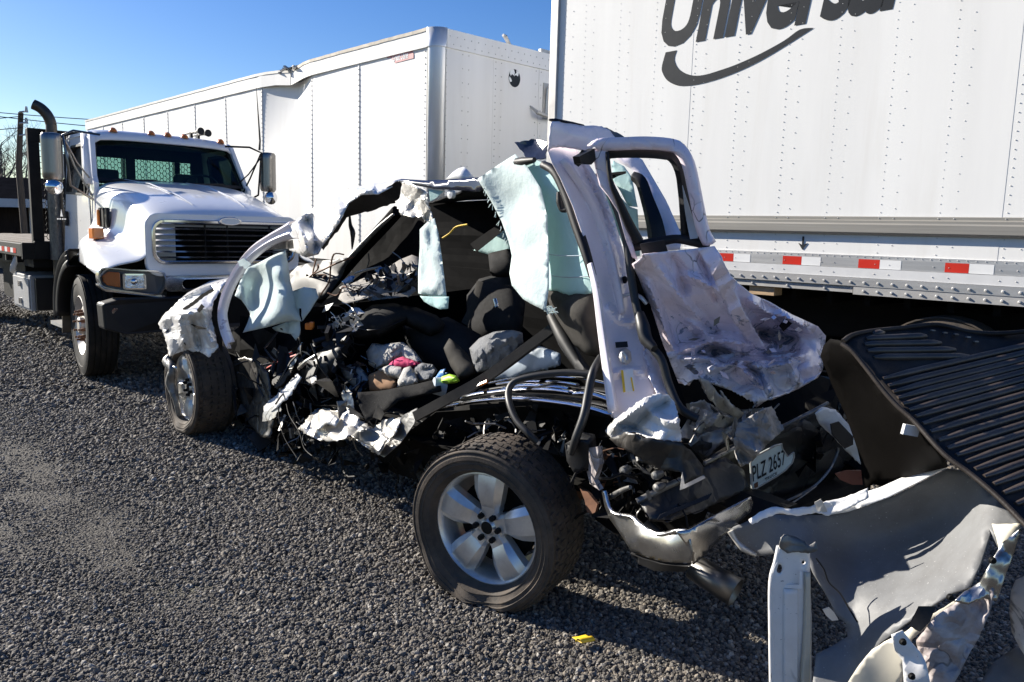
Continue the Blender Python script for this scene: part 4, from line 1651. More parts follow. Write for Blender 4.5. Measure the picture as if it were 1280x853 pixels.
def inside(p, poly):
    x, y = p
    c = False
    j = len(poly) - 1
    for i in range(len(poly)):
        xi, yi = poly[i]
        xj, yj = poly[j]
        if (yi > y) != (yj > y) and x < (xj - xi) * (y - yi) / (yj - yi) + xi:
            c = not c
        j = i
    return c

def edge_dist(P, poly):
    A = np.array(poly)
    B = np.roll(A, -1, axis=0)
    d = B - A
    L = (d ** 2).sum(1) + 1e-9
    t = np.clip(((P[:, None, :] - A[None]) * d[None]).sum(2) / L[None], 0, 1)
    q = A[None] + t[..., None] * d[None]
    return np.sqrt(((P[:, None, :] - q) ** 2).sum(2)).min(1)

def plate_field(K, lam=0.02):
    K = np.asarray(K, float)
    X = K[:, :2] / 100.0
    n = len(X)
    r2 = ((X[:, None] - X[None]) ** 2).sum(2)
    A = np.zeros((n + 3, n + 3))
    A[:n, :n] = 0.5 * r2 * np.log(r2 + 1e-9) + lam * np.eye(n)
    A[:n, n] = 1
    A[:n, n + 1:] = X
    A[n, :n] = 1
    A[n + 1:, :n] = X.T
    A[n:, n:] -= 1e-8 * np.eye(3)
    sol = np.linalg.lstsq(A, np.concatenate([K[:, 2], np.zeros(3)]), rcond=None)[0]
    def f(P):
        P = np.asarray(P, float) / 100.0
        q2 = ((P[:, None] - X[None]) ** 2).sum(2)
        d = 0.5 * q2 * np.log(q2 + 1e-9) @ sol[:n] + sol[n] + P @ sol[n + 1:]
        return np.clip(d, K[:, 2].min() - 0.08, K[:, 2].max() + 0.08)
    return f

def sheet(name, m, parent, outline, depth=0.0, mode='w', holes=(), res=9.0, amp=0.0, fold=None, jag=0.0, seed=1, thick=0.004,
          ctrl=(), ridges=(), bulge=0.0, smooth=None, scale=160.0, edge=1.0, power=3.0):
    """A sheet of metal or cloth. outline: (px, py) or (px, py, depth) corners as measured on the photo; depth is metres on
    the chosen axis (w: sideways from the driver's side, s: along the pickup, y: away from the camera). The sheet is meshed
    in between, crumpled along that axis by fold(u, v)*amp, and given thickness."""
    rnd = random.Random(seed)
    def norm(pts):
        return [(p[0], p[1], p[2] if len(p) > 2 else depth) for p in pts]
    def densify(pts):
        out = []
        n = len(pts)
        for i in range(n):
            a, c = np.array(pts[i], float), np.array(pts[(i + 1) % n], float)
            L = np.hypot(*(c - a)[:2])
            k = max(1, int(L / (res * 0.8)))
            for j in range(k):
                q = a + (c - a) * j / k
                if j > 0 and jag:
                    q[0] += rnd.uniform(-jag, jag)
                    q[1] += rnd.uniform(-jag, jag)
                out.append(q)
        return out
    K = np.array(norm(outline) + norm(ctrl) + [q for h in holes for q in norm(h)], float)
    loops = [densify(norm(outline))] + [densify(norm(h)) for h in holes]
    poly = [(q[0], q[1]) for q in loops[0]]
    hp = [[(q[0], q[1]) for q in h] for h in loops[1:]]
    V, E = [], []
    for lp in loops:
        s0 = len(V)
        V += [(q[0], q[1]) for q in lp]
        E += [(s0 + i, s0 + (i + 1) % len(lp)) for i in range(len(lp))]
    nb = len(V)
    x0, x1 = min(p[0] for p in poly), max(p[0] for p in poly)
    y0, y1 = min(p[1] for p in poly), max(p[1] for p in poly)
    cand = []
    y = y0
    r = 0
    while y < y1:
        x = x0 + (res / 2 if r % 2 else 0)
        while x < x1:
            q = (x + rnd.uniform(-.28, .28) * res, y + rnd.uniform(-.28, .28) * res)
            if inside(q, poly) and not any(inside(q, h) for h in hp):
                cand.append(q)
            x += res
        y += res * 0.87
        r += 1
    if cand:
        C = np.array(cand)
        d = edge_dist(C, poly)
        for h in hp:
            d = np.minimum(d, edge_dist(C, h))
        V += [tuple(q) for q, k in zip(cand, d) if k > res * 0.42]
    res_ = delaunay_2d_cdt([Vector(p) for p in V], E, [], 0, 1e-4)
    vv = np.array([(p[0], p[1]) for p in res_[0]])
    ff = []
    for t in res_[2]:
        c = vv[list(t)].mean(0)
        if inside(c, poly) and not any(inside(c, h) for h in hp):
            ff.append(tuple(t))
    # depth: a smooth thin-plate surface through the measured corners
    dep = plate_field(K)(vv)
    ed = edge_dist(vv, poly)
    mx = max(ed.max(), 1e-6)
    for line, hgt, wid in ridges:                       # sharp buckles along given lines
        L = np.array(smoothline(line, 4))
        A, B = L[:-1], L[1:]
        dv = B - A
        tt = np.clip(((vv[:, None] - A[None]) * dv[None]).sum(2) / ((dv ** 2).sum(1) + 1e-9)[None], 0, 1)
        q = A[None] + tt[..., None] * dv[None]
        D = np.sqrt(((vv[:, None] - q) ** 2).sum(2))
        j = D.argmin(1)
        along = (j + tt[np.arange(len(vv)), j]) / len(A)
        taper = np.minimum(1, np.minimum(along, 1 - along) * 5 + .15)
        dep = dep + hgt * taper * np.maximum(0, 1 - D.min(1) / wid)
    fn = MODES[mode]
    out = []
    for i, (x, y) in enumerate(vv):
        dd = dep[i]
        if amp:
            k = edge + (1 - edge) * min(1, ed[i] / (2.5 * res))
            dd += amp * k * fold(x / scale, y / scale)
        if bulge:
            dd += bulge * math.sqrt(max(0, 1 - (1 - ed[i] / mx) ** 2))
        out.append(fn(x, y, dd))
    b = MB()
    b.add(out, ff)
    return b.build(name, m, parent, world=parent is not None, smooth=smooth, solid=thick)

def path(pts, mode='w', k=4):
    return [MODES[mode](*p) for p in smoothline(pts, k)]

def rod(name, m, parent, pts, r, mode='w', n=8, k=4, flat=1.0, smooth=60):
    b = MB()
    pp_ = path(pts, mode, k)
    rs = r if not hasattr(r, '__len__') else list(np.interp(np.linspace(0, 1, len(pp_)), np.linspace(0, 1, len(r)), r))
    b.tube(pp_, rs, n, flat=flat)
    return b.build(name, m, parent, world=parent is not None, smooth=smooth)

def strip(name, m, parent, pts, mode='w', k=4, prof=((-1, 0), (-.6, .5), (-.2, .15), (.2, .15), (.6, .5), (1, 0)), tdir=None, thick=.004, smooth=60):
    """long formed section: pts are (px, py, depth, half width in metres); prof (across, out towards the camera side)."""
    b = MB()
    sl = smoothline(pts, k)
    P = [MODES[mode](q[0], q[1], q[2]) for q in sl]
    rows = []
    out = N4 if mode == 'w' else (-F4 if mode == 's' else Vector((0, -1, 0)))
    for i, p in enumerate(P):
        t = (P[min(i + 1, len(P) - 1)] - P[max(i - 1, 0)]).normalized()
        s = t.cross(out).normalized()
        hw = sl[i][3]
        rows.append([p + s * (u * hw) + out * (v * hw) for u, v in prof])
    b.grid(rows)
    return b.build(name, m, parent, world=parent is not None, smooth=smooth, solid=thick)

M.update(
    wreckwhite=material("scuffed_white_paint", (0.80, 0.79, 0.77), 0.3, vary=0.08, dirt=0.4, dirtcol=(0.34, 0.31, 0.28), dscale=3.5, chips=0.37, chipcol=(0.30, 0.31, 0.33), cscale=5, coat=0.35, crinkle=0.14, kscale=5.0),
    doorwhite=material("sky_tinted_scraped_paint", (0.90, 0.79, 0.86), 0.24, vary=0.16, vscale=2.0, chips=0.35, chipcol=(0.26, 0.28, 0.36), cscale=7.0, crough=0.72, dirt=0.35, dirtcol=(0.62, 0.40, 0.44), dscale=2.2, coat=0.6, bump=0.08, bscale=20, crinkle=0.3, kscale=8.0, wear=((0.1, -.38, -1.0), -1.22, -.80, .13)),  # white paint, scraped; the lilac of skylit shade is put into its colour
    doorscraped=material("badly_scraped_sky_tinted_paint", (0.78, 0.78, 0.88), 0.28, vary=0.12, vscale=4, chips=0.44, chipcol=(0.20, 0.235, 0.31), cscale=7.0, crough=0.75, dirt=0.2, dirtcol=(0.40, 0.34, 0.36), coat=0.5, bump=0.12, bscale=20, crinkle=0.5, kscale=9.0),  # scraped paint with the blue of the sky put into its base colour
    pillar=material("sky_tinted_white_paint", (0.90, 0.83, 0.87), 0.28, vary=0.12, vscale=3, chips=0.37, chipcol=(0.58, 0.50, 0.56), cscale=3.5, coat=0.5, dirt=0.15, dirtcol=(0.50, 0.40, 0.42), bump=0.08, bscale=9),  # white paint with the lilac cast of skylit shade in its colour
    torn=material("torn_sheet_steel", (0.22, 0.215, 0.205), 0.42, metal=0.5, vary=0.4, vscale=9, dirt=0.6, dirtcol=(0.05, 0.043, 0.036), dscale=6, bump=0.2, bscale=30, crinkle=0.25, kscale=9),
    foil=material("crushed_pale_metal", (0.62, 0.60, 0.555), 0.33, metal=0.3, vary=0.3, vscale=7, dirt=0.55, dirtcol=(0.12, 0.105, 0.09), dscale=5, crinkle=0.16, kscale=7),
    scuffedblack=material("scratched_black_plastic", (0.016, 0.0155, 0.015), 0.42, vary=0.3, dirt=0.7, dirtcol=(0.075, 0.065, 0.055), dscale=7, crinkle=0.3, kscale=8, bump=0.2, bscale=40),
    airbag=material("shaded_airbag_cloth", (0.60, 0.80, 0.79), 0.85, vary=0.08, vscale=5, bump=0.35, bscale=9, bdist=0.03, trans=0.4, spec=0.1, dirt=0.15, dirtcol=(0.5, 0.58, 0.56)),  # airbag cloth with its tone in shade put into the colour
    airbagwhite=material("sunlit_airbag_cloth", (0.68, 0.78, 0.78), 0.85, vary=0.08, vscale=5, bump=0.35, bscale=9, bdist=0.03, trans=0.3, spec=0.1, dirt=0.12, dirtcol=(0.5, 0.55, 0.54)),  # same cloth, sunlit tone put into the colour
    fabric=material("charcoal_seat_fabric", (0.020, 0.020, 0.021), 0.9, vary=0.2, vscale=20, bump=0.3, bscale=200, spec=0.15),
    fabricdust=material("dusty_seat_fabric", (0.045, 0.042, 0.038), 0.95, vary=0.25, vscale=12, bump=0.3, bscale=150, spec=0.15),
    carpet=material("black_carpet", (0.016, 0.016, 0.0165), 1.0, vary=0.3, vscale=60, bump=0.8, bscale=240, fleck=0.3, fleckcol=(0.08, 0.08, 0.08), spec=0.1),
    dash=material("dusty_dash_pad", (0.23, 0.215, 0.20), 0.75, vary=0.25, vscale=9, bump=0.15, bscale=80, dirt=0.4, dirtcol=(0.08, 0.075, 0.07)),
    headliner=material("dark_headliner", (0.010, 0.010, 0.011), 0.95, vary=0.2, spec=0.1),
    dark=material("cab_darkness_trim", (0.004, 0.004, 0.0045), 0.9, vary=0.3, spec=0.06),  # deep shade of the closed cab is put into this colour
    hose=material("rubber_hose", (0.014, 0.014, 0.0145), 0.45, vary=0.25, dirt=0.2, dirtcol=(0.05, 0.045, 0.04)),
    navy=material("dark_glossy_roof", (0.02, 0.022, 0.035), 0.15, vary=0.2, coat=0.6),
    alloy=material("cast_alloy_wheel", (0.76, 0.75, 0.72), 0.34, metal=0.65, vary=0.14, vscale=10, dirt=0.45, dirtcol=(0.26, 0.23, 0.20), dscale=7),
    bumper=material("scuffed_chrome_bumper", (0.50, 0.49, 0.47), 0.25, metal=0.95, vary=0.25, vscale=9, dirt=0.5, dirtcol=(0.12, 0.11, 0.10), dscale=7, bump=0.12, bscale=10),
    plate=material("plate_blue_white", (0.58, 0.66, 0.64), 0.4, vary=0.12, dirt=0.3, dirtcol=(0.35, 0.33, 0.28)),
    greycloth=material("grey_cotton", (0.20, 0.205, 0.215), 0.95, vary=0.2, bump=0.8, bscale=22, bdist=0.02, spec=0.1),
    whitecloth=material("white_cotton", (0.42, 0.41, 0.395), 0.95, vary=0.3, bump=0.7, bscale=20, bdist=0.02, spec=0.15, dirt=0.4, dirtcol=(0.16, 0.15, 0.14)),
    pink=material("pink_cloth", (0.55, 0.03, 0.13), 0.9, vary=0.2),
    cardboard=material("brown_cardboard", (0.28, 0.15, 0.075), 0.85, vary=0.2),
    lime=material("lime_plastic", (0.42, 0.75, 0.05), 0.5, vary=0.1),
    blue=material("blue_tape", (0.03, 0.17, 0.45), 0.5, vary=0.15),
    yellow=material("yellow_plastic", (0.80, 0.52, 0.03), 0.45, vary=0.15),
    orange=material("dull_red_plastic", (0.22, 0.07, 0.04), 0.5, vary=0.2),
    bluegrey=material("blue_grey_plastic", (0.36, 0.42, 0.48), 0.45, vary=0.15, dirt=0.15),
    innerfender=material("grey_primered_inner_panel", (0.19, 0.195, 0.20), 0.52, vary=0.18, vscale=4, dirt=0.7, dirtcol=(0.085, 0.08, 0.075), dscale=4, fleck=0.12, fleckcol=(0.45, 0.45, 0.44), bump=0.3, bscale=5, bdist=.015, spec=0.4),
    cream=material("cream_primer", (0.58, 0.54, 0.44), 0.5, vary=0.12, dirt=0.25),
    liner=material("black_bed_liner", (0.022, 0.018, 0.016), 0.5, vary=0.3, vscale=6, bump=0.25, bscale=160, dirt=0.5, dirtcol=(0.085, 0.072, 0.064), dscale=5, spec=0.2),
    linerrib=material("worn_liner_rib", (0.045, 0.033, 0.026), 0.34, vary=0.35, vscale=9, bump=0.2, bscale=120, dirt=0.6, dirtcol=(0.12, 0.10, 0.085), dscale=7, spec=0.5),
    linerin=material("black_liner_back", (0.0035, 0.003, 0.0027), 0.6, vary=0.3, bump=0.05, spec=0.05),
    mud=material("dried_mud_metal", (0.52, 0.48, 0.48), 0.55, vary=0.25, vscale=10, dirt=0.8, dirtcol=(0.13, 0.075, 0.05), dscale=11, metal=0.2, crinkle=0.5, kscale=10),
    plasticgrey=material("crumpled_grey_sheet", (0.36, 0.345, 0.33), 0.5, vary=0.25, vscale=8, dirt=0.5, dirtcol=(0.10, 0.09, 0.085), dscale=9, crinkle=0.5, kscale=9),
)
wreck = thing("crushed_pickup", "crushed white pickup truck with its driver's side torn open and a flat rear tyre", "pickup truck", T4)
# --- dark shell that closes the cab: floor, far side, firewall, roof lining, back wall (local s, w, h)
def lgrid(name, m, rows, smooth=None, thick=.01, amp=0.0, seed=3, parent=wreck, n=10):
    """4 corners (s, w, h) -> crumpled panel"""
    a, c, d, e = [Vector(q) for q in rows]
    fn = folds(seed, 5, 1.5, 6)
    nrm = (c - a).cross(e - a).normalized()
    b = MB()
    g_ = []
    for i in range(n + 1):
        u = i / n
        g_.append([(a.lerp(c, v_ / n)).lerp(e.lerp(d, v_ / n), u) + nrm * (amp * fn(u * 1.3, v_ / n * 1.3)) for v_ in range(n + 1)])
    b.grid(g_)
    return b.build(name, m, parent, smooth=smooth, solid=thick)

lgrid("cab_floor", M['near_black'], [(-.25, -.28, .50), (2.3, -.28, .46), (2.3, -1.85, .50), (.6, -1.85, .55)], amp=.03)
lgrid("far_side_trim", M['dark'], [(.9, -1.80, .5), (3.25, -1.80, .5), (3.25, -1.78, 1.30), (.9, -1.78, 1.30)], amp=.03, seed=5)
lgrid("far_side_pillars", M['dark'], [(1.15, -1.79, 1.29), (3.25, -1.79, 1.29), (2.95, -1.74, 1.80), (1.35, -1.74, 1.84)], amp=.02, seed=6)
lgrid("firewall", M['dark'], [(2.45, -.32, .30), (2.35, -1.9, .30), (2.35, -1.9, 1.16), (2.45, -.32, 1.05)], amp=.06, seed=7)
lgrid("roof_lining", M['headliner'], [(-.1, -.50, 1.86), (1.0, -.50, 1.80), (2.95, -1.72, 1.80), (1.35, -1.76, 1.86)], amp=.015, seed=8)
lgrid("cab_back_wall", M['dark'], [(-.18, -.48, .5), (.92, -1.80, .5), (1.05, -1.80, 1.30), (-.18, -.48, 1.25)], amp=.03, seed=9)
# chassis
b = MB()
for w in (-.50, -1.45):
    b.tube([(-.95, w, .56), (-.3, w, .60), (.3, w, .56), (1.2, w, .44), (3.2, w, .42), (4.2, w, .45)], .075, 6)
for s in (-.8, .9, 2.2, 3.3):
    b.bar((s, -.5, .48), (s, -1.45, .48), .10, .10)
b.build("chassis_rails", M['frame'], wreck)
b = MB()
b.tube([(.12, -.18, .37), (.15, -.9, .42), (.15, -1.7, .42)], [.055, .06, .05], 12)
b.lathe([(0, -.2), (.1, -.17), (.15, 0), (.1, .17), (0, .2)], 16, Matrix.Translation((.15, -.95, .42)))
b.build("rear_axle", M['rust'], wreck, smooth=50)

def pickup_wheel(c, nrm, R, flat, nflat, rot0, name="wheel", dusty=True, tilt=0.0):
    """c: centre of the outer rim face (local); nrm: outward normal (local). flat: how much of the tyre has sunk."""
    root = bpy.data.objects.new(name, None)
    COL.objects.link(root)
    root.parent = wreck
    y = Vector(nrm).normalized()
    zz = Vector((0, 0, 1))
    x = y.cross(zz).normalized()
    zz = x.cross(y)
    Mx = Matrix(((x.x, y.x, zz.x, c[0]), (x.y, y.y, zz.y, c[1]), (x.z, y.z, zz.z, c[2]), (0, 0, 0, 1)))
    WD = .265
    ng = c[2]
    def squash(p):
        p = Vector(p)
        if p.z < .17:
            k = min(1.0, (.17 - p.z) / .17)
            q = Mx.inverted() @ p
            rad = math.hypot(q.x, q.z)
            if rad > .262:
                side = 1 if q.y > -WD / 2 else -1
                p += y * (side * nflat * k * min(1, (R - rad) / .05 + .25) * (1 + .35 * math.sin(q.x * 31)))
        if p.z < .004:
            p.z = .004 + .002 * math.sin(p.x * 90)
        return p
    yo = .03
    KR = 1.085
    prof = [(.250, -.03), (.258, -.012), (.266, .006), (.272, .0125), (.274, .0155), (.277, .0155), (.279, .014), (.30, .021), (.302, .0245), (.305, .0245), (.307, .0225), (.318, .0225), (.321, .0275), (.337, .0255), (.338, .0225), (.352, .018), (.354, .0215), (.358, .020), (.361, .010), (R - .014, -.012), (R - .004, -.026)]
    for k in range(4):
        a = -.036 - k * .052
        prof += [(R, a), (R + .001, a - .040), (R - .009, a - .042), (R - .009, a - .050)]
    prof += [(R - .004, -.240), (R - .016, -.252), (.34, -.278), (.29, -.272), (.258, -.245), (.250, -.22)]
    b = MB()
    b.lathe([(r_, a + yo) for r_, a in prof], 72, Mx, fn=squash)
    b.build("tyre", M['rubber_dirty'] if dusty else M['rubber'], root, smooth=35)
    b = MB()
    for k in range(64):
        an = 2 * math.pi * (k + .2 * (k % 3)) / 64
        for j, (a0, a1) in enumerate(((.020, -.006), (-.008, -.036), (-.052, -.088), (-.104, -.140), (-.156, -.192), (-.20, -.218))):
            an2 = an + (.03 if j % 2 else 0)
            dw = .030 if j else .034
            r0_, r1_ = R - .012, R + (.004 if j else -.003)
            vs_ = []
            for rr_ in (r0_, r1_):
                for aa in (a0, a1):
                    for da in (-dw, dw * .55):
                        q = Mx @ Vector((rr_ * math.cos(an2 + da + (aa - a0) * .5), aa + yo - .012, rr_ * math.sin(an2 + da + (aa - a0) * .5)))
                        vs_.append(squash(q))
            b.add(vs_, [(0, 1, 3, 2), (4, 6, 7, 5), (0, 4, 5, 1), (2, 3, 7, 6), (0, 2, 6, 4), (1, 5, 7, 3)])
    stuff(b.build("tread_blocks", M['rubber_dirty'] if dusty else M['rubber'], root))
    # rim: lip and barrel, five broad spokes, hub cap, six nuts
    b = MB()
    b.lathe([(r_ * KR, a_) for r_, a_ in [(.190, -.19), (.212, -.08), (.214, -.022), (.221, -.004), (.229, .008), (.237, .006), (.240, -.008), (.232, -.03), (.215, -.19)]], 64, Mx)
    rim = b.build("rim", M['alloy'], root, smooth=35)
    b = MB()
    b.lathe([(0, -.075), (.17, -.08), (.19, -.09), (.19, -.12), (0, -.12)], 32, Mx)
    b.lathe([(0, -.045), (.08, -.05), (.085, -.08)], 24, Mx)
    b.build("brake_disc", M['near_black'], root, smooth=40)
    for k in range(5):
        a = rot0 + 2 * math.pi * k / 5
        ca, sa = math.cos(a), math.sin(a)
        def L(rr_, t, d):
            rr_, t = rr_ * KR, t * KR
            return Mx @ Vector((ca * rr_ - sa * t, d, sa * rr_ + ca * t))
        b = MB()
        rows = []
        for rr_, ht, hb, d in ((.045, .026, .040, -.014), (.085, .030, .043, -.012), (.112, .032, .056, .000), (.150, .036, .066, .008), (.195, .040, .072, .006), (.221, .041, .076, -.002)):
            rows.append([L(rr_, -hb, d - .060), L(rr_, -hb * .97, d - .022), L(rr_, -ht, d), L(rr_, 0, d + (.0 if rr_ > .09 else -.004)), L(rr_, ht, d), L(rr_, hb * .97, d - .022), L(rr_, hb, d - .060)])
        b.grid(rows)
        b.build("spoke", M['alloy'], rim, smooth=18)
    b = MB()
    b.lathe([(0, -.004), (.030, -.006), (.036, -.012), (.040, -.018), (.074, -.020), (.080, -.030), (.082, -.06)], 32, Mx)
    b.build("hub_cap", M['alloy'], rim, smooth=30)
    b = MB()
    b.lathe([(0, -.001), (.026, -.003), (.029, -.006)], 24, Mx)
    b.build("centre_badge", M['frame'], rim, smooth=40)
    for k in range(6):
        a = rot0 + .5 + 2 * math.pi * k / 6
        p = Vector((.0575 * math.cos(a), -.030, .0575 * math.sin(a)))
        b = MB()
        b.cyl(Mx @ p, Mx @ (p + Vector((0, .036, 0))), .0135, .0125, 6)
        b.cyl(Mx @ (p + Vector((0, .036, 0))), Mx @ (p + Vector((0, .041, 0))), .0105, .007, 6)
        b.build("lug_nut", M['frame'], rim)
    a = rot0 + math.pi * 1.1
    return root

rn = R4.inverted() @ Vector((-.50, -.86, -.05))
rc = T4i @ on_plane(607, 676, O4 + Vector((-.02, .06, 0)), Vector((-.50, -.86, 0)))
pickup_wheel((rc.x, rc.y, .318), rn, .372, True, .035, math.radians(92))
fn_ = R4.inverted() @ Vector((-.74, -.66, 0.0))
fc = T4i @ Wp(234, 490, -.03)
pickup_wheel((fc.x, fc.y, .345), fn_, .36, True, .02, math.radians(60), name="wheel", dusty=True)
# loose bits behind the dash: small dark and pale shards
def debris(name, m, poly, w0, w1, n, size, seed, parent=wreck):
    rnd = random.Random(seed)
    b = MB()
    xs_, ys_ = [p[0] for p in poly], [p[1] for p in poly]
    k = 0
    while k < n:
        q = (rnd.uniform(min(xs_), max(xs_)), rnd.uniform(min(ys_), max(ys_)))
        if not inside(q, poly):
            continue
        k += 1
        c = Wp(q[0], q[1], rnd.uniform(w0, w1))
        s = size * rnd.uniform(.4, 1.5)
        R = Matrix.Rotation(rnd.uniform(0, 6), 3, 'X') @ Matrix.Rotation(rnd.uniform(0, 6), 3, 'Y') @ Matrix.Rotation(rnd.uniform(0, 6), 3, 'Z')
        t = rnd.random()
        if t < .45:
            L_ = s * 1.4
            vs_ = [R @ Vector((L_ * rnd.uniform(-1, 1), L_ * .5 * rnd.uniform(-1, 1), L_ * .35 * rnd.uniform(-1, 1))) + c for _ in range(5)]
            b.add(vs_, [(0, 1, 2), (1, 2, 3), (2, 3, 4), (0, 2, 4)])
        elif t < .7:
            b.box(c, (s, s * rnd.uniform(.2, .8), s * rnd.uniform(.1, .4)), R)
        else:
            pts = [c]
            d = R @ Vector((1, 0, 0))
            for j in range(4):
                d = (d + Vector((rnd.uniform(-.6, .6), rnd.uniform(-.6, .6), rnd.uniform(-.6, .4)))).normalized()
                pts.append(pts[-1] + d * s * .8)
            b.tube(pts, s * .07, 4)
    return stuff(b.build(name, m, parent, world=True))


# --- front end
fw_ = folds(29, 4, 1.2, 4.6, main=.35, spread=.6)
sheet("front_fender", M['wreckwhite'], wreck,
      [(198, 405, .02), (204, 395, .02), (226, 374, -.05), (250, 362, -.12), (264, 356, -.2), (284, 351, -.3), (277, 361, -.2), (267, 376, -.08), (264, 398, -.06),
       (268, 415, -.04), (273, 434, -.05), (261, 447, .0), (250, 440, .0), (226, 440, .03), (212, 446, .03), (208, 428, .05), (205, 418, .05)],
      res=3.2, amp=.06, fold=fw_, jag=.8, seed=3, scale=90, ctrl=[(240, 400, .06), (225, 385, .02)], smooth=10,
      ridges=[([(200, 404), (218, 394), (238, 391), (264, 384)], .07, 10), ([(222, 396), (226, 412), (230, 436)], .06, 7), ([(240, 394), (244, 412), (252, 440)], -.05, 6), ([(256, 390), (258, 410), (268, 434)], .05, 6), ([(228, 378), (246, 370), (270, 362)], -.05, 6), ([(208, 412), (224, 420)], -.05, 6)])
sheet("hood_edge", M['wreckwhite'], wreck, [(226, 374, -.10), (250, 361, -.25), (284, 350, -.4), (300, 345, -.9), (262, 352, -.8), (235, 366, -.5)], res=6, amp=.03, fold=folds(22), seed=4)
sheet("fender_gap_trim", M['black'], wreck, [(283, 352, -.22), (270, 374, -.16), (267, 398, -.14), (272, 432, -.14), (278, 440, -.14), (277, 410, -.14), (276, 380, -.16), (288, 356, -.24)], res=6, amp=.02, fold=fw_)
strip("door_frame_rail", M['pillar'], wreck,
      [(288, 432, -0.1, 0.039), (280, 410, -0.1, 0.0429), (278, 388, -0.12, 0.0429), (286, 360, -0.14, 0.0406), (301, 333, -0.17, 0.039), (318, 314, -0.2, 0.039), (338, 300, -0.22, 0.0374), (357, 291, -0.25, 0.0468), (367, 287, -0.27, 0.0585)],
      prof=((-1, -.5), (-.95, .2), (-.55, .55), (-.2, .25), (.15, .22), (.5, .6), (.95, .3), (1, -.5)))
sheet("crimped_collar", M['airbagwhite'], wreck, [(297, 327, -.10), (305, 323, -.1), (314, 331, -.1), (308, 336, -.1), (299, 332, -.1)], res=3, amp=.03, fold=folds(8), jag=1)
sheet("rail_lower_lip", M['torn'], wreck, [(340, 304, -.26), (366, 300, -.3), (367, 311, -.3), (345, 312, -.28), (334, 313, -.26)], res=4, amp=.02, fold=folds(9))
rod("front_wheel_strut", M['torn'], wreck, [(214, 446, .0), (210, 452, .02), (216, 462, .03), (214, 478, .03), (220, 500, .02), (224, 520, .0)], [.03, .045, .03, .045, .025, .02], n=8)
sheet("bumper_end", M['chrome_worn'], wreck, [(208, 458, .04), (221, 458, .02), (222, 466, .02), (220, 480, .02), (222, 500, .0), (216, 505, .02), (213, 485, .03), (207, 466, .05)], res=4, amp=.02, fold=folds(12), smooth=40)
# dark mass between front wheel and cab; shade is in the fender and shield colours
sheet("inner_fender", M['frame'], wreck, [(285, 440, -.35), (322, 452, -.4), (334, 470, -.42), (338, 510, -.42), (330, 545, -.38), (312, 535, -.36), (296, 500, -.35), (288, 470, -.34)],
      res=7, amp=.05, fold=folds(31), jag=1.5, seed=6)
sheet("splash_shield", M['near_black'], wreck, [(272, 430, -.45), (310, 400, -.6), (345, 420, -.6), (352, 560, -.45), (300, 552, -.42), (280, 500, -.45)], res=9, amp=.05, fold=folds(32), seed=7)
sheet("cowl_cover", M['black'], wreck, [(360, 345, -.7), (372, 333, -.7), (400, 326, -.75), (437, 322, -.8), (428, 345, -.75), (408, 372, -.7), (384, 380, -.65), (360, 372, -.65)], res=7, amp=.05, fold=folds(33), smooth=40)
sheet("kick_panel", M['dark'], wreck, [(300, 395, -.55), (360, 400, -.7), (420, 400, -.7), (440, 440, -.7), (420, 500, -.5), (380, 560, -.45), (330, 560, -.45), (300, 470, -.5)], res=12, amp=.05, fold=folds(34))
rod("brake_line", M['hose'], wreck, [(286, 465, -.3), (288, 485, -.3), (296, 497, -.3), (306, 503, -.3)], .008)
for pts in ([(228, 386), (240, 378), (252, 368), (266, 361), (268, 364), (254, 372), (243, 381), (230, 389)], [(246, 388), (252, 380), (256, 384), (249, 391)], [(236, 404), (248, 408), (262, 412), (248, 412)],
            [(222, 412), (230, 404), (228, 418), (232, 432), (225, 424)]):
    sheet("paint_split", M['dark'], wreck, [(x, y, .085) for x, y in pts], res=3, jag=.5, thick=.002)
sheet("torn_floor_fold", M['foil'], wreck, [(392, 520, -.10), (402, 512, -.12), (414, 514, -.14), (424, 524, -.12), (420, 534, -.08), (408, 530, -.05), (398, 538, -.05), (388, 534, -.06)], res=3, amp=.08, fold=folds(153, 4, 2, 5), jag=.8, seed=71, smooth=24)
sheet("torn_floor_strip", M['torn'], wreck, [(440, 545, -.06), (452, 532, -.10), (470, 540, -.10), (486, 548, -.08), (474, 566, -.04), (460, 556, -.04)], res=3, amp=.06, fold=folds(154, 4, 2, 5), jag=.8, seed=72, smooth=24)
debris("floor_scraps", M['torn'], [(345, 520), (400, 500), (470, 505), (480, 545), (420, 560), (360, 555)], -.36, -.14, 60, .05, 51)
debris("floor_clips", M['frame'], [(320, 520), (400, 540), (480, 570), (500, 590), (420, 580), (350, 575)], -.40, -.14, 60, .06, 52)
# airbags at the front
wv1 = waves(3, 2.6, .45)
sheet("front_airbag", M['airbagwhite'], wreck,
      [(357, 313, -.30), (340, 320, -.29), (321, 330, -.28), (309, 335, -.26), (300, 352, -.25), (293.6, 370, -.24), (301.6, 375, -.24), (308, 384, -.26), (313, 393, -.27), (309, 405, -.26), (303.6, 416, -.22),
       (333, 409.5, -.24), (352, 404, -.26), (366, 401, -.30), (377, 402, -.32), (370, 382, -.33), (363, 352, -.33), (360, 330, -.32)],
      ctrl=[(320, 352, -.40), (325, 380, -.36), (345, 345, -.22), (352, 370, -.21), (345, 392, -.21)], res=3.2, amp=.035, fold=wv1, smooth=180, scale=70, edge=.3, thick=.002)
sheet("airbag_lobe", M['airbagwhite'], wreck, [(366, 364, -.38), (380, 359, -.38), (395, 361, -.4), (398, 372, -.4), (388, 388, -.38), (378, 402, -.36), (374, 420, -.36), (370, 426, -.36), (364, 418, -.36), (345, 414, -.34), (340, 410, -.34), (365, 400, -.36)],
      res=5, amp=.05, fold=waves(5, 4), smooth=180, scale=70, thick=.002)
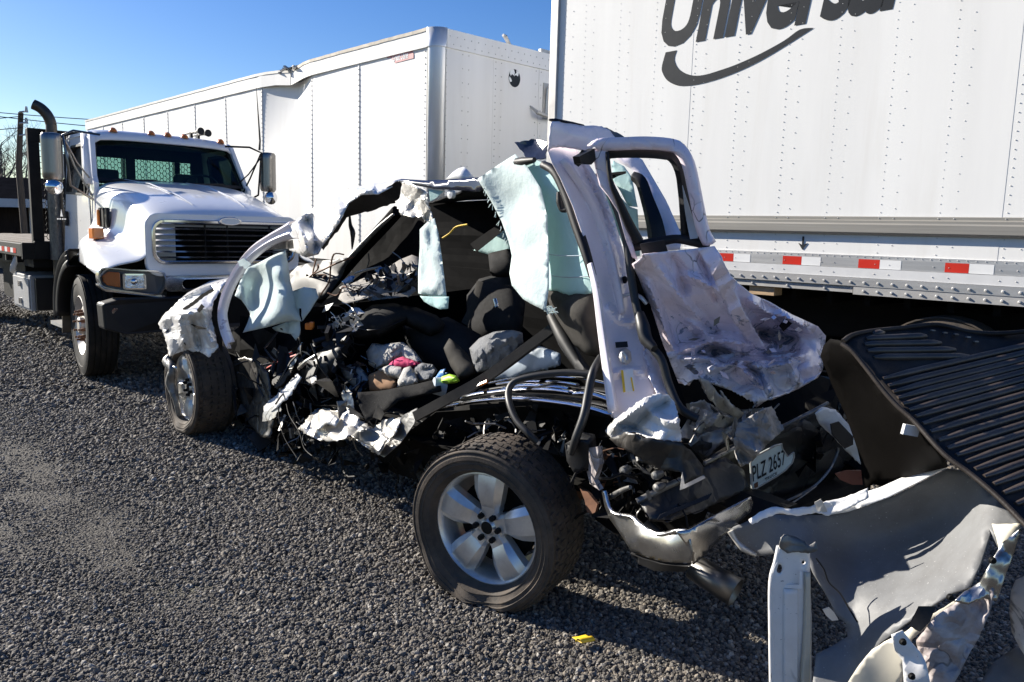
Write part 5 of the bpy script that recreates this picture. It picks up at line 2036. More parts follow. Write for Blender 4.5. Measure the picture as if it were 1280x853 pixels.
# roof skin folded forwards
sheet("folded_roof_skin", M['wreckwhite'], wreck,
      [(362, 290, -.45), (366, 279, -.48), (381, 268, -.5), (416, 244, -.55), (442, 234, -.6), (470, 230, -.6), (496, 226, -.6), (490, 234, -.55), (473, 243, -.5), (452, 244, -.48), (436, 254, -.46), (424, 279, -.44),
       (410, 298, -.42), (402, 310, -.42), (398, 318, -.42), (383, 322, -.42), (362, 313, -.42), (360, 302, -.44)],
      ctrl=[(385, 300, -.36), (400, 280, -.50), (400, 300, -.36)], res=3.6, amp=.04, fold=folds(41, 3, .8, 2.4, main=.6), smooth=12, seed=8, scale=110,
      ridges=[([(382, 270), (392, 290), (398, 316)], -.10, 12), ([(366, 282), (380, 296), (386, 320)], .08, 9), ([(416, 248), (424, 262), (420, 285)], .06, 9), ([(442, 236), (452, 240), (470, 236)], .05, 6)])
sheet("roof_header", M['black'], wreck, [(451, 244, -.50), (473, 242, -.52), (497, 226, -.56), (503, 230, -.56), (498, 252, -.62), (470, 262, -.66), (446, 268, -.66), (433, 272, -.6), (425, 285, -.52), (404, 313, -.46), (402, 310, -.44), (424, 279, -.46), (436, 254, -.48)],
      res=6, amp=.03, fold=folds(42), jag=1.0, seed=9)
rod("torn_wire", M['hose'], wreck, [(437, 268, -.6), (438, 282, -.6), (441, 292, -.6), (440, 312, -.6)], [.006, .014, .02, .004], n=6)
rod("yellow_harness", M['yellow'], wreck, [(553, 298, -.9), (562, 292, -.9), (570, 284, -.9), (584, 281, -.9)], .006, n=4)
rod("seat_belt", M['fabricdust'], wreck, [(600, 352, -1.1), (592, 380, -1.05), (580, 405, -1.0)], .03, n=4, flat=.2)
rod("seat_buckle", M['chrome_worn'], wreck, [(618, 374, -.95), (621, 384, -.95)], .014, n=6)
sheet("head_restraint", M['fabric'], wreck, [(612, 318, -1.2), (640, 312, -1.2), (650, 330, -1.2), (640, 345, -1.2), (615, 345, -1.2)], res=6, bulge=.08, smooth=180, thick=.02)
rod("windscreen_pillar", M['dark'], wreck, [(398, 374, -.85), (420, 350, -.9), (450, 315, -.95), (480, 283, -.98), (497, 264, -1.0)], .045, n=8, k=3)
rod("pillar_seal", M['torn'], wreck, [(412, 352, -.83), (440, 320, -.88), (470, 288, -.92), (492, 268, -.95)], [.012, .02, .018, .01], n=6, k=6)
b = MB()
rn_ = random.Random(4)
for k in range(9):
    pts = [(rn_.uniform(375, 412), rn_.uniform(340, 372), rn_.uniform(-.75, -.6))]
    for j in range(4):
        pts.append((pts[-1][0] + rn_.uniform(-4, 16), pts[-1][1] - rn_.uniform(-8, 18), pts[-1][2] + rn_.uniform(-.05, .05)))
    b.tube(path(pts), .006, 4)
stuff(b.build("wiring", M['rust'], wreck, world=True))
sheet("windscreen_trim", M['dark'], wreck, [(404, 376, -1.0), (440, 335, -1.05), (478, 294, -1.08), (500, 262, -1.1), (530, 262, -1.1), (530, 330, -1.05), (500, 330, -1.05), (470, 345, -1.0), (430, 365, -.95)], res=10, amp=.04, fold=folds(43))
sheet("dash_pad", M['dash'], wreck, [(423, 374, -.60), (428, 361, -.66), (450, 350, -.75), (480, 338, -.85), (500, 325, -.92), (515, 319, -.95), (523, 322, -.92), (524, 345, -.78), (522, 362, -.7), (510, 372, -.64), (498, 365, -.64), (482, 366, -.6), (454, 374, -.55), (432, 380, -.52)],
      res=5, amp=.05, fold=folds(44, 6, 2, 9), smooth=40, seed=11, scale=100)
for pts in ([(428, 352, -.6), (437, 346, -.6), (444, 345, -.6), (441, 351, -.6), (432, 355, -.6)], [(469, 338, -.7), (474, 334, -.7), (479, 335, -.7), (478, 340, -.7), (472, 341, -.7)]):
    sheet("blue_connector", M['blue'], wreck, pts, res=3, bulge=.015, thick=.01)
rod("column_stalk", M['torn'], wreck, [(444, 342, -.64), (460, 337, -.66), (476, 334, -.7)], .009, n=6)
sheet("vin_label", M['tapewhite'], wreck, [(392, 388, -.50), (402, 384, -.50), (417, 379, -.5), (410, 388, -.48), (394, 394, -.48)], res=5)
b = MB()
b.box(Wp(386.5, 408, -.36), (.05, .04, .045))
b.box(Wp(390, 406, -.35), (.03, .04, .04))
b.build("orange_clip", M['amber'], wreck, world=True, bevel=.008)
rg1 = [(345, 470), (400, 410), (440, 385), (450, 410), (430, 440), (380, 470), (350, 500)]
debris("dark_shards", M['black'], rg1, -.62, -.30, 90, .07, 1)
debris("pale_shards", M['foil'], [(410, 400), (430, 385), (452, 388), (448, 410), (435, 420), (420, 415)], -.5, -.36, 34, .035, 2)
sheet("bent_inner_wing", M['scuffedblack'], wreck, [(290, 452, -.26), (306, 446, -.28), (322, 452, -.30), (336, 466, -.30), (339, 492, -.28), (344, 520, -.26), (338, 548, -.22), (326, 546, -.22), (312, 530, -.24), (300, 500, -.25), (293, 474, -.26)], res=4, amp=.06, fold=folds(231, 5, 1.4, 5), jag=1, seed=81, smooth=18)  # black material puts the shade onto this grey wing
debris("wing_wiring", M['hose'], [(285, 440), (345, 430), (400, 440), (380, 520), (340, 560), (290, 540)], -.5, -.2, 60, .10, 82)
debris("trim_slivers", M['black'], [(320, 470), (380, 430), (440, 440), (440, 500), (380, 540), (330, 530)], -.44, -.20, 60, .09, 83)
debris("bright_slivers", M['foil'], [(320, 470), (380, 430), (440, 440), (440, 500), (380, 540), (330, 530)], -.40, -.20, 16, .035, 84)
debris("grey_shards", M['torn'], [(300, 440), (345, 430), (440, 420), (440, 480), (360, 540), (300, 540)], -.6, -.38, 60, .06, 3)
debris("dash_scraps", M['torn'], [(425, 372), (455, 348), (500, 326), (522, 322), (522, 360), (480, 364)], -.72, -.52, 46, .05, 41)
debris("dash_clips", M['black'], [(425, 372), (455, 348), (500, 326), (522, 322), (522, 360), (480, 364)], -.74, -.50, 40, .045, 42)
# lower sill: white torn sheet, plastic panels, carpet, pale torn floor
sheet("torn_sill_skin", M['wreckwhite'], wreck, [(330, 508, -.16), (340, 499, -.18), (356, 485, -.2), (372, 467, -.22), (377, 472, -.2), (368, 487, -.18), (357, 501, -.15), (349, 507, -.13), (340, 515, -.12), (332, 518, -.12)],
      res=3.5, amp=.05, fold=folds(51, 4, 2, 6), jag=1.5, seed=12, smooth=15)
sheet("torn_sill_fold", M['foil'], wreck, [(330, 515, -.10), (350, 505, -.14), (352, 512, -.12), (340, 524, -.1), (328, 527, -.08)], res=3.5, amp=.04, fold=folds(52), jag=1.5, seed=13)
sheet("door_card", M['black'], wreck, [(372, 456, -.28), (395, 442, -.34), (426, 422, -.42), (436, 440, -.40), (415, 472, -.34), (400, 480, -.3), (388, 481, -.28), (376, 470, -.28)], res=7, bulge=.04, smooth=60)
sheet("armrest_pad", M['fabricdust'], wreck, [(343, 484, -.26), (351, 470, -.28), (362, 459, -.30), (372, 456, -.30), (368, 466, -.28), (356, 482, -.25), (347, 487, -.24)], res=4, bulge=.03, smooth=60)
rod("door_pull", M['chrome_worn'], wreck, [(374, 461, -.24), (383, 453, -.25), (395, 445, -.27)], [.016, .018, .012], n=6)
for pts, m_ in (([(330, 463, -.5), (350, 452, -.5), (371, 444, -.5)], 'red'), ([(338, 455, -.52), (352, 446, -.52), (366, 440, -.52)], 'navy')):
    rod("torn_cable", M[m_], wreck, pts, .009, n=5)
sheet("paper_tag", M['bluegrey'], wreck, [(355, 455, -.45), (370, 446, -.45), (376, 447, -.45), (365, 458, -.45), (358, 460, -.45)], res=5)
for pts in ([(348, 508, -.12), (349, 525, -.1), (356, 548, -.08), (371, 572, -.06)], [(358, 505, -.12), (362, 520, -.1), (374, 540, -.08), (380, 560, -.06), (390, 570, -.05)]):
    rod("dangling_wire", M['frame'], wreck, pts, .0032, n=5)
sheet("torn_floor_pan", M['foil'], wreck,
      [(373, 536, -.12), (384, 524, -.18), (393, 513, -.22), (406, 509, -.24), (428, 517, -.24), (440, 510, -.24), (452, 527, -.2), (467, 536, -.18), (480, 524, -.2), (503, 522, -.2), (495, 541, -.16), (483, 556, -.12), (473, 569, -.08),
       (460, 560, -.06), (448, 552, -.06), (438, 544, -.10), (428, 550, -.06), (414, 552, -.05), (398, 550, -.05), (384, 544, -.06)],
      res=2.8, amp=.13, fold=folds(53, 5, 1.4, 5.5, spread=1.4), jag=1.2, seed=15, scale=85, smooth=24)
sheet("torn_floor_tab", M['foil'], wreck, [(427, 493, -.26), (432, 482, -.28), (440, 491, -.25), (442, 508, -.22), (446, 520, -.18), (440, 530, -.18), (434, 512, -.22)], res=4, amp=.04, fold=folds(54), jag=1, seed=16)
sheet("sill_carpet", M['carpet'], wreck, [(447, 492, -.22), (475, 490, -.30), (510, 484, -.36), (549, 475, -.42), (552, 488, -.36), (525, 494, -.3), (499, 500, -.24), (480, 515, -.20), (458, 527, -.16), (449, 508, -.18)], res=6, amp=.04, fold=waves(9, 3), smooth=180, thick=.015)
sheet("sill_step", M['torn'], wreck, [(503, 520, -.18), (522, 510, -.20), (518, 530, -.16), (500, 555, -.12), (480, 572, -.10), (474, 568, -.09), (492, 545, -.14)], res=6, amp=.03, fold=folds(55))
b = MB()
P = path([(519, 521, -.14), (560, 499, -.20), (600, 477, -.28), (628, 458, -.34), (655, 438, -.42), (695, 408, -.55)])
for i in range(len(P) - 1):
    b.bar(P[i], P[i + 1] + (P[i + 1] - P[i]) * .02, .05, .022, N4)
b.build("rocker_trim", M['fabricdust'], wreck, world=True)
sheet("underbody_shade_sheet", M['near_black'], wreck, [(470, 570, -.30), (500, 548, -.3), (545, 515, -.3), (700, 505, -.3), (760, 520, -.35), (740, 560, -.4), (600, 545, -.42), (540, 570, -.42), (520, 600, -.42), (490, 590, -.40)], res=14, amp=.05, fold=folds(56))  # dark sheet standing in for the shadow under the cab
debris("underbody_parts", M['frame'], [(480, 560), (540, 520), (720, 510), (740, 560), (560, 545), (520, 590)], -.5, -.22, 90, .08, 5)
debris("underbody_scraps", M['torn'], [(540, 530), (640, 522), (730, 545), (700, 560), (600, 540)], -.4, -.2, 26, .05, 6)
# inside the cab
sheet("front_seat_back", M['fabric'], wreck, [(440, 412, -.60), (446, 400, -.62), (455, 390, -.64), (466, 383, -.66), (492, 381, -.72), (519, 386, -.8), (545, 396, -.86), (560, 410, -.88), (540, 420, -.80), (507, 405, -.72), (492, 412, -.66), (475, 420, -.60), (458, 423, -.56), (445, 421, -.56)],
      res=6, bulge=.10, smooth=180, thick=.02, amp=.012, fold=waves(4, 3))
rod("seat_piping", M['black'], wreck, [(441, 409, -.49), (460, 413, -.47), (480, 410, -.54), (500, 402, -.62), (520, 391, -.72)], .005, n=5)
sheet("seat_side", M['fabric'], wreck, [(505, 408, -.85), (560, 398, -.95), (600, 420, -1.0), (612, 455, -.95), (575, 476, -.85), (540, 470, -.85), (512, 440, -.85)], res=9, bulge=.12, smooth=180, thick=.02)
sheet("seat_bolster", M['fabricdust'], wreck, [(556, 436, -.55), (562, 424, -.6), (580, 440, -.6), (592, 455, -.56), (593, 467, -.52), (576, 474, -.48), (565, 458, -.50)], res=5, bulge=.06, smooth=180, thick=.015)
sheet("passenger_seat_back", M['fabric'], wreck, [(585, 370, -1.35), (600, 350, -1.4), (640, 340, -1.4), (655, 380, -1.3), (650, 420, -1.2), (600, 425, -1.2), (585, 410, -1.25)], res=9, bulge=.14, smooth=180, thick=.02)
sheet("rear_seat_back", M['fabricdust'], wreck, [(684, 362, -.50), (700, 366, -.50), (712, 370, -.46), (728, 366, -.46), (744, 365, -.46), (749, 410, -.44), (751, 445, -.42), (735, 442, -.44), (719, 430, -.46), (704, 410, -.52), (692, 390, -.54)],
      ctrl=[(715, 395, -.40)], res=6, bulge=.06, smooth=180, thick=.02, amp=.02, fold=waves(8, 2))
rod("seat_belt_anchor", M['black'], wreck, [(690, 395, -.5), (706, 425, -.46), (722, 452, -.42), (735, 470, -.4)], [.03, .04, .03, .03], n=6)
sheet("roof_brace", M['headliner'], wreck, [(588, 305, -1.2), (640, 268, -1.1), (645, 276, -1.1), (596, 315, -1.2)], res=8)
sheet("far_curtain_airbag", M['airbag'], wreck, [(592, 313, -1.55), (607, 300, -1.55), (632, 286, -1.5), (640, 300, -1.5), (638, 320, -1.5), (612, 319, -1.55)], res=6, amp=.03, fold=waves(2, 4), smooth=180, thick=.002)
# roof edge, antenna, crushed header and the hanging strip
sheet("roof_edge", M['navy'], wreck, [(494, 226, -.50), (502, 224, -.50), (535, 226, -.5), (560, 225, -.5), (598, 222, -.48), (606, 236, -.46), (598, 240, -.48), (570, 238, -.48), (540, 236, -.48), (520, 232, -.48), (504, 229, -.48)], res=6, amp=.02, fold=folds(61), smooth=40)
sheet("roof_underlip", M['airbag'], wreck, [(536, 237, -.50), (555, 239, -.52), (545, 248, -.5), (538, 252, -.5)], res=4, thick=.002)
b = MB()
b.lathe([(0, -.02), (.022, -.015), (.024, .01), (0, .015)], 14, Matrix.Translation(Wp(564, 243, -.5)) @ R4.to_4x4())
b.build("roof_clip", M['trailer_grey'], wreck, world=True, smooth=50)
b = MB()
fa = [(0, .0), (.015, .035), (.06, .062), (.10, .070), (.125, .066), (.14, .03), (.15, 0)]
base = Wp(587, 224, -.62)
bl_ = (Wp(555, 225, -.62) - base)
ax_ = bl_.normalized()
rows = []
for k, hw in ((-1, .0), (-.7, .026), (0, .034), (.7, .026), (1, .0)):
    pass
for u, h_ in ((0, 0), (.02, .045), (.05, .062), (.10, .055), (.15, .035), (.20, .0)):
    wd = .032 * (1 - (u / .22) ** 2) + .004
    c = base + ax_ * u * 1.0
    sd = ax_.cross(Vector((0, 0, 1))).normalized()
    rows.append([c + sd * wd, c + sd * wd * .8 + Vector((0, 0, h_ * .6)), c + Vector((0, 0, h_ + .003)), c - sd * wd * .8 + Vector((0, 0, h_ * .6)), c - sd * wd])
b.grid(rows)
b.build("shark_fin_antenna", M['white'], wreck, world=True, smooth=60, solid=.004)
sheet("crushed_pillar_top", M['foil'], wreck, [(503, 228, -.40), (512, 229, -.38), (520, 233, -.36), (528, 237, -.38), (536, 241, -.4), (535, 256, -.38), (540, 268, -.36), (546, 288, -.36), (537, 282, -.36), (528, 272, -.36), (514, 272, -.36), (501, 269, -.4), (494, 252, -.42), (502, 246, -.42)],
      res=2.6, amp=.08, fold=folds(62, 5, 2.5, 8), jag=1, seed=18, scale=100, smooth=12)
sheet("hanging_airbag_strip", M['airbagwhite'], wreck, [(525, 287, -.36), (534, 278, -.35), (543, 273, -.35), (548, 292, -.34), (552, 320, -.33), (556, 352, -.32), (558, 371, -.32), (540, 371, -.33), (523, 367, -.34), (523, 340, -.35), (525, 310, -.36)],
      res=3.5, amp=.03, fold=waves(12, 3), smooth=180, scale=60, edge=.3, thick=.002)
sheet("hanging_airbag_hem", M['airbag'], wreck, [(525, 370, -.33), (540, 371, -.32), (561, 371, -.31), (560, 386, -.30), (550, 387, -.3), (538, 382, -.31), (530, 377, -.33)], res=4, amp=.02, fold=waves(13, 5), smooth=180, scale=60, thick=.002)
# curtain airbag over the rear door opening
sheet("curtain_airbag", M['airbag'], wreck, [(640, 200, -.52), (660, 196, -.50), (680, 204, -.45), (700, 225, -.42), (716, 265, -.40), (732, 305, -.38), (741, 340, -.37), (744, 366, -.38), (727, 369, -.42), (712, 371, -.44), (697, 364, -.46), (684, 363, -.48), (660, 330, -.6), (640, 280, -.62), (630, 240, -.58)],
      res=6, amp=.03, fold=waves(15, 3.2), smooth=180, scale=110, edge=.3, thick=.002)
for pts in ([(686, 318, -.40), (702, 320, -.38), (720, 320, -.37), (735, 319, -.35)], [(690, 345, -.42), (712, 347, -.40), (740, 345, -.35)]):
    rod("airbag_seam", M['bluegrey'], wreck, pts, .0022, n=4)
sheet("airbag_flap", M['airbagwhite'], wreck, [(597, 224, -.46), (620, 208, -.46), (644, 193, -.45), (660, 210, -.40), (676, 236, -.36), (684, 270, -.34), (686, 320, -.33), (686, 360, -.32), (682, 389, -.30), (664, 380, -.33), (654, 374, -.35), (640, 357, -.38), (637, 342, -.39), (640, 320, -.41), (636, 302, -.43), (627, 277, -.45), (614, 252, -.46)],
      ctrl=[(650, 250, -.50), (665, 310, -.44), (640, 230, -.46)], res=5.5, amp=.035, fold=waves(17, 2.0), smooth=180, scale=110, edge=.3, thick=.002)
b = MB()
rn_ = random.Random(9)
for k in range(16):
    t = rn_.random()
    q = (682 + rn_.uniform(-2, 2), 387 + rn_.uniform(-3, 2), -.30)
    pts = [q]
    for j in range(4):
        pts.append((pts[-1][0] + rn_.uniform(0, 6), pts[-1][1] + rn_.uniform(-2, 4), -.30))
    b.tube(path(pts, k=2), .0016, 3)
for k in range(22):
    t = rn_.random()
    q = (604 + 33 * t + rn_.uniform(-1, 1), 232 + 75 * t, -.45)
    b.tube(path([q, (q[0] - rn_.uniform(0, 4), q[1] + rn_.uniform(2, 6), -.45)], k=1), .0016, 3)
stuff(b.build("frayed_threads", M['airbagwhite'], wreck, world=True))
sheet("torn_roof_corner", M['navy'], wreck, [(643, 178, -.50), (656, 176, -.50), (668, 174, -.55), (684, 178, -.5), (683, 198, -.46), (660, 202, -.46), (655, 192, -.48), (648, 184, -.5)], res=4, amp=.05, fold=folds(63), jag=1, seed=20)
rod("grab_handle", M['black'], wreck, [(646, 203, -.44), (655, 202, -.42), (668, 200, -.40)], [.02, .022, .012], n=6)
rod("airbag_clip", M['black'], wreck, [(699, 240, -.36), (700, 252, -.36), (703, 262, -.36), (708, 263, -.36)], [.012, .018, .014, .010], n=6)

# --- B pillar with roof stub
fp = folds(71, 3, .9, 2.5)
sheet("roof_stub", M['pillar'], wreck, [(688, 156, -0.167), (690, 152, -0.174), (702, 152, -0.218), (724, 157, -0.297), (752, 158, -0.398), (762, 163, -0.434), (772, 178, -0.47), (760, 180, -0.426), (744, 182, -0.369), (736, 190, -0.34), (716, 186, -0.268), (700, 184, -0.21), (688, 186, -0.167), (685, 190, -0.156), (686, 174, -0.16)],
      res=4, amp=.04, fold=fp, seed=21, smooth=18, jag=.6, ctrl=[(720, 168, -.27)])
rod("torn_roof_rim", M['black'], wreck, [(686, 150, -.16), (694, 151, -.19), (704, 152, -.22), (716, 155, -.27), (730, 157, -.32)], [.004, .009, .006, .008, .003], n=5)
sheet("stub_side_flap", M['torn'], wreck, [(752, 158, -.44), (764, 163, -.46), (778, 170, -.5), (782, 176, -.5), (770, 178, -.46), (760, 172, -.44)], res=4, amp=.03, fold=fp, jag=1)
def PD(x, y, off=0.0):
    """depth of the pillar's face: it is turned towards the tail of the pickup"""
    k = .0042 * (1 - .75 * min(1, max(0, (y - 380) / 150)))
    return -.17 - k * (x - (686 + max(0, y - 190) * .195)) + off
def PW(pts, off=0.0):
    return [(p[0], p[1], PD(p[0], p[1], off)) for p in pts]
sheet("b_pillar", M['pillar'], wreck, PW(
      [(685, 190, -.34), (688, 184, -.32), (702, 182, -.30), (718, 186, -.28), (730, 196, -.27), (744, 218, -.26), (757, 245, -.25), (769, 278, -.24), (780, 320, -.23), (788, 360, -.22), (793, 384, -.22), (802, 414, -.21), (806, 440, -.20), (812, 470, -.19),
       (820, 492, -.18), (806, 500, -.14), (790, 515, -.12), (770, 530, -.14), (766, 520, -.16), (760, 490, -.18), (756, 460, -.2), (752, 420, -.22), (748, 385, -.24), (742, 345, -.26), (732, 305, -.28), (716, 258, -.30), (700, 222, -.32), (690, 204, -.33)]),
      res=4, amp=.010, fold=folds(72, 3, .8, 2), seed=22, smooth=12,
      ridges=[([(706, 196), (730, 232), (752, 280), (766, 330), (778, 390)], .03, 7), ([(722, 200), (748, 250), (764, 300)], -.03, 6), ([(758, 380), (772, 400), (796, 404)], .025, 6), ([(764, 470), (790, 462), (808, 470)], .02, 6)])
strip("pillar_groove", M['pillar'], wreck, [(704, 200, -.215, .018), (734, 244, -.31, .02), (756, 296, -.36, .02), (770, 350, -.37, .02), (778, 392, -.37, .016)], prof=((-1, 0), (-.7, .35), (-.2, .5), (.3, .5), (.8, .35), (1, 0)))
strip("pillar_lip", M['pillar'], wreck, [(737, 330, -.24, .010), (745, 365, -.22, .013), (751, 410, -.21, .015), (758, 460, -.19, .017), (766, 515, -.16, .02)], prof=((-1, -.6), (-.9, .3), (0, .5), (.9, .3), (1, -.6)))
strip("door_weatherstrip", M['black'], wreck, [(678, 206, -.32, .016), (694, 216, -.31, .02), (708, 244, -.30, .022), (720, 280, -.28, .022), (732, 315, -.26, .02), (741, 346, -.25, .016)], prof=((-1, -.3), (-.7, .6), (0, .9), (.7, .6), (1, -.3)))
b = MB()
c = Wp(780, 350, PD(780, 350, .012))
b.lathe([(0, 0), (.014, 0), (.016, -.004)], 14, Matrix.Translation(c) @ R4.to_4x4())
b.build("pillar_plug", M['black'], wreck, world=True)
# striker, label, airbag badge
sheet("airbag_badge", M['ink'], wreck, PW([(769, 428, -.128), (784, 427, -.126), (785, 434, -.126), (770, 435, -.128)], .02), res=8, thick=.002)
sheet("door_striker", M['alu'], wreck, PW([(774, 438, -.128), (782, 435, -.126), (788, 440, -.124), (789, 451, -.122), (783, 456, -.122), (776, 453, -.124), (773, 446, -.126)], .02), res=4, bulge=.015, smooth=60)
rod("striker_loop", M['alu'], wreck, PW([(778, 441), (783, 446), (784, 451)], .05), .006, n=6)
sheet("tyre_label", M['tapewhite'], wreck, PW([(776, 463, -.125), (791, 462, -.122), (794, 489, -.118), (779, 491, -.121)], .02), res=8, thick=.002)
sheet("label_stripe", M['yellow'], wreck, PW([(776, 463, -.118), (779, 463, -.118), (782, 490, -.114), (779, 491, -.114)], .030), res=8, thick=.0015)
sheet("label_stripe", M['yellow'], wreck, PW([(788, 472, -.116), (790, 472, -.116), (793, 489, -.112), (791, 489, -.112)], .030), res=8, thick=.0015)
# shut face between pillar and rear door, rubber seals and check strap
sheet("shut_face", M['pillar'], wreck, [(804, 440, -.36), (812, 430, -.40), (824, 432, -.46), (828, 444, -.46), (833, 470, -.42), (838, 492, -.36), (840, 500, -.30), (822, 494, -.22), (811, 470, -.29)], res=6, amp=.015, fold=fp, smooth=40)
rod("door_seal", M['hose'], wreck, [(745, 190, -.33), (756, 225, -.33), (770, 258, -.34), (783, 300, -.34), (789, 345, -.33), (796, 385, -.32), (806, 420, -.30), (818, 438, -.28), (828, 452, -.28), (836, 480, -.28), (850, 510, -.27), (872, 524, -.30)], .017, n=7)
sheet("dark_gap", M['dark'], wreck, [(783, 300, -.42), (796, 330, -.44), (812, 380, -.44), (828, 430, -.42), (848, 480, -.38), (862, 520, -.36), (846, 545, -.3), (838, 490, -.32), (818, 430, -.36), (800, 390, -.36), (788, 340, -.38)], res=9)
rod("door_check_strap", M['alu'], wreck, [(777, 371, PD(777, 371, .02)), (788, 368, -.36), (800, 371, -.36), (808, 380, -.38)], .008, n=6)
rod("rubber_boot", M['hose'], wreck, [(799, 392, -.29), (804, 410, -.27), (808, 425, -.26), (818, 436, -.25)], [.02, .028, .026, .016], n=8)
sheet("pillar_foot", M['wreckwhite'], wreck,
      [(757, 538, -.14), (768, 525, -.14), (786, 512, -.10), (805, 498, -.12), (822, 492, -.14), (836, 494, -.18), (843, 503, -.20), (848, 520, -.18), (851, 540, -.14), (851, 552, -.12), (832, 552, -.08), (810, 548, -.06), (792, 540, -.08), (775, 548, -.08), (764, 548, -.10)],
      res=2.4, amp=.045, fold=folds(73, 5, 1.6, 7, main=.9), jag=1.0, seed=24, scale=110, smooth=9,
      ridges=[([(762, 540), (784, 520), (812, 500)], .05, 8), ([(790, 540), (812, 516), (838, 500)], -.04, 7), ([(808, 512), (830, 526), (850, 530)], .045, 8), ([(770, 530), (790, 534), (820, 548)], -.04, 6)])
# --- rear door: bent round so that its skin faces backwards
fd = folds(81, 4, .8, 3.2, main=2.4, spread=.8)
SD = lambda pts: pts
sheet("rear_door_skin", M['doorwhite'], wreck,
      [(790, 330, -.30), (800, 324, -.36), (803, 318, -.38), (830, 315, -.42), (860, 312, -.48), (893, 308, -.56), (900, 318, -.58), (905, 330, -.60), (912, 345, -.62), (922, 354, -.64), (940, 368, -.66), (962, 378, -.68), (990, 394, -.70),
       (1022, 408, -.74), (1032, 420, -.74), (1030, 440, -.74), (1028, 462, -.74), (1022, 472, -.74), (998, 486, -.72), (965, 500, -.68), (958, 500, -.64), (945, 510, -.60), (940, 498, -.58), (915, 488, -.54), (890, 478, -.48), (868, 472, -.44), (862, 482, -.40), (845, 478, -.34),
       (838, 462, -.31), (826, 428, -.30), (815, 392, -.29), (800, 350, -.29)],
      mode='s', ctrl=[(850, 370, -.42), (885, 400, -.47), (845, 340, -.44), (885, 345, -.55), (905, 370, -.60), (918, 400, -.60), (932, 420, -.58), (870, 430, -.37), (905, 436, -.42), (950, 428, -.52), (890, 462, -.52), (925, 470, -.60), (950, 475, -.68), (985, 440, -.62), (960, 395, -.57), (1000, 462, -.74)],
      res=2.8, amp=.055, fold=folds(86, 5, 1.0, 4.6, main=2.2, spread=.8), seed=31, smooth=9, scale=120,
      ridges=[([(822, 332), (842, 360), (862, 386), (882, 404)], -.035, 9), ([(856, 398), (884, 418), (906, 433), (936, 441)], -.055, 9), ([(848, 342), (878, 352), (905, 368)], -.03, 8), ([(835, 316), (850, 338), (858, 372)], .03, 9),
              ([(842, 444), (872, 432), (905, 426), (935, 431), (970, 430)], -.09, 12), ([(880, 466), (920, 452), (960, 452), (1008, 444)], -.08, 9), ([(806, 345), (822, 385), (834, 420), (848, 452)], -.05, 8),
              ([(935, 372), (958, 390), (985, 398), (1016, 414)], -.07, 9), ([(940, 410), (965, 420), (1000, 424)], .05, 10), ([(875, 318), (884, 345), (900, 385)], .03, 8), ([(920, 455), (940, 472), (960, 492)], -.06, 8)])
sheet("door_fold", M['doorwhite'], wreck, [(872, 312, -.54), (893, 308, -.60), (900, 318, -.63), (907, 333, -.66), (914, 346, -.68), (922, 354, -.69), (918, 364, -.69), (930, 390, -.68), (950, 424, -.67), (960, 440, -.66), (948, 438, -.62), (930, 420, -.62), (914, 398, -.62), (900, 366, -.61), (888, 338, -.585), (878, 322, -.56)],
      mode='s', res=3, amp=.035, fold=folds(88, 4, 1.5, 5, main=.6, spread=.5), jag=.7, seed=34, smooth=10, scale=90)
sheet("door_lower_flap", M['doorscraped'], wreck, [(832, 440, -.36), (860, 436, -.41), (890, 446, -.47), (925, 440, -.53), (960, 446, -.60), (1000, 440, -.70), (1028, 446, -.78), (1026, 466, -.78), (1018, 474, -.77), (985, 492, -.75), (962, 500, -.72), (945, 505, -.66), (915, 488, -.60), (890, 479, -.55), (868, 474, -.48), (856, 482, -.44), (844, 470, -.38)],
      mode='s', res=3, amp=.06, fold=folds(89, 5, 1.5, 6, main=1.2, spread=.8), jag=1.0, seed=35, smooth=9, scale=100,
      ridges=[([(880, 462), (920, 456), (960, 458), (1010, 450)], -.07, 8), ([(850, 450), (880, 448), (900, 452)], -.05, 6), ([(940, 448), (955, 470), (965, 496)], -.06, 8), ([(985, 446), (992, 466), (1000, 482)], -.05, 7)])
rnd_ = random.Random(77)
for k in range(26):
    x, y = rnd_.uniform(850, 1005), rnd_.uniform(395, 470)
    if not inside((x, y), [(830, 400), (930, 400), (960, 385), (1020, 415), (1025, 465), (960, 495), (850, 465)]):
        continue
    d = -.40 - .0023 * (x - 850) - .0016 * max(0, y - 430) - .055
    a_ = rnd_.uniform(0, 6.28)
    L_, w_ = rnd_.uniform(3, 8), rnd_.uniform(1.5, 3)
    ca, sa = math.cos(a_), math.sin(a_)
    sheet("paint_flake", M['doorwhite' if k % 3 else 'torn'], wreck, [(x - ca * L_, y - sa * L_, d), (x - sa * w_, y + ca * w_, d - .012), (x + ca * L_, y + sa * L_, d - .02), (x + sa * w_ * 1.5, y - ca * w_, d)], mode='s', res=4, thick=.0015)
sheet("door_dent_hole", M['near_black'], wreck, [(974, 408, -.70), (980, 400, -.73), (990, 397, -.75), (993, 401, -.75), (986, 408, -.71), (979, 414, -.69)], mode='s', res=4, amp=.02, fold=fd)
sheet("bed_darkness", M['near_black'], wreck, [(826, 430, .05), (900, 440, .0), (1000, 460, -.3), (1050, 480, -.4), (1045, 520, -.5), (960, 560, -.3), (880, 575, -.1), (846, 545, .0)], mode='s', res=14)  # added near-black sheet, darkens the open gap below the door
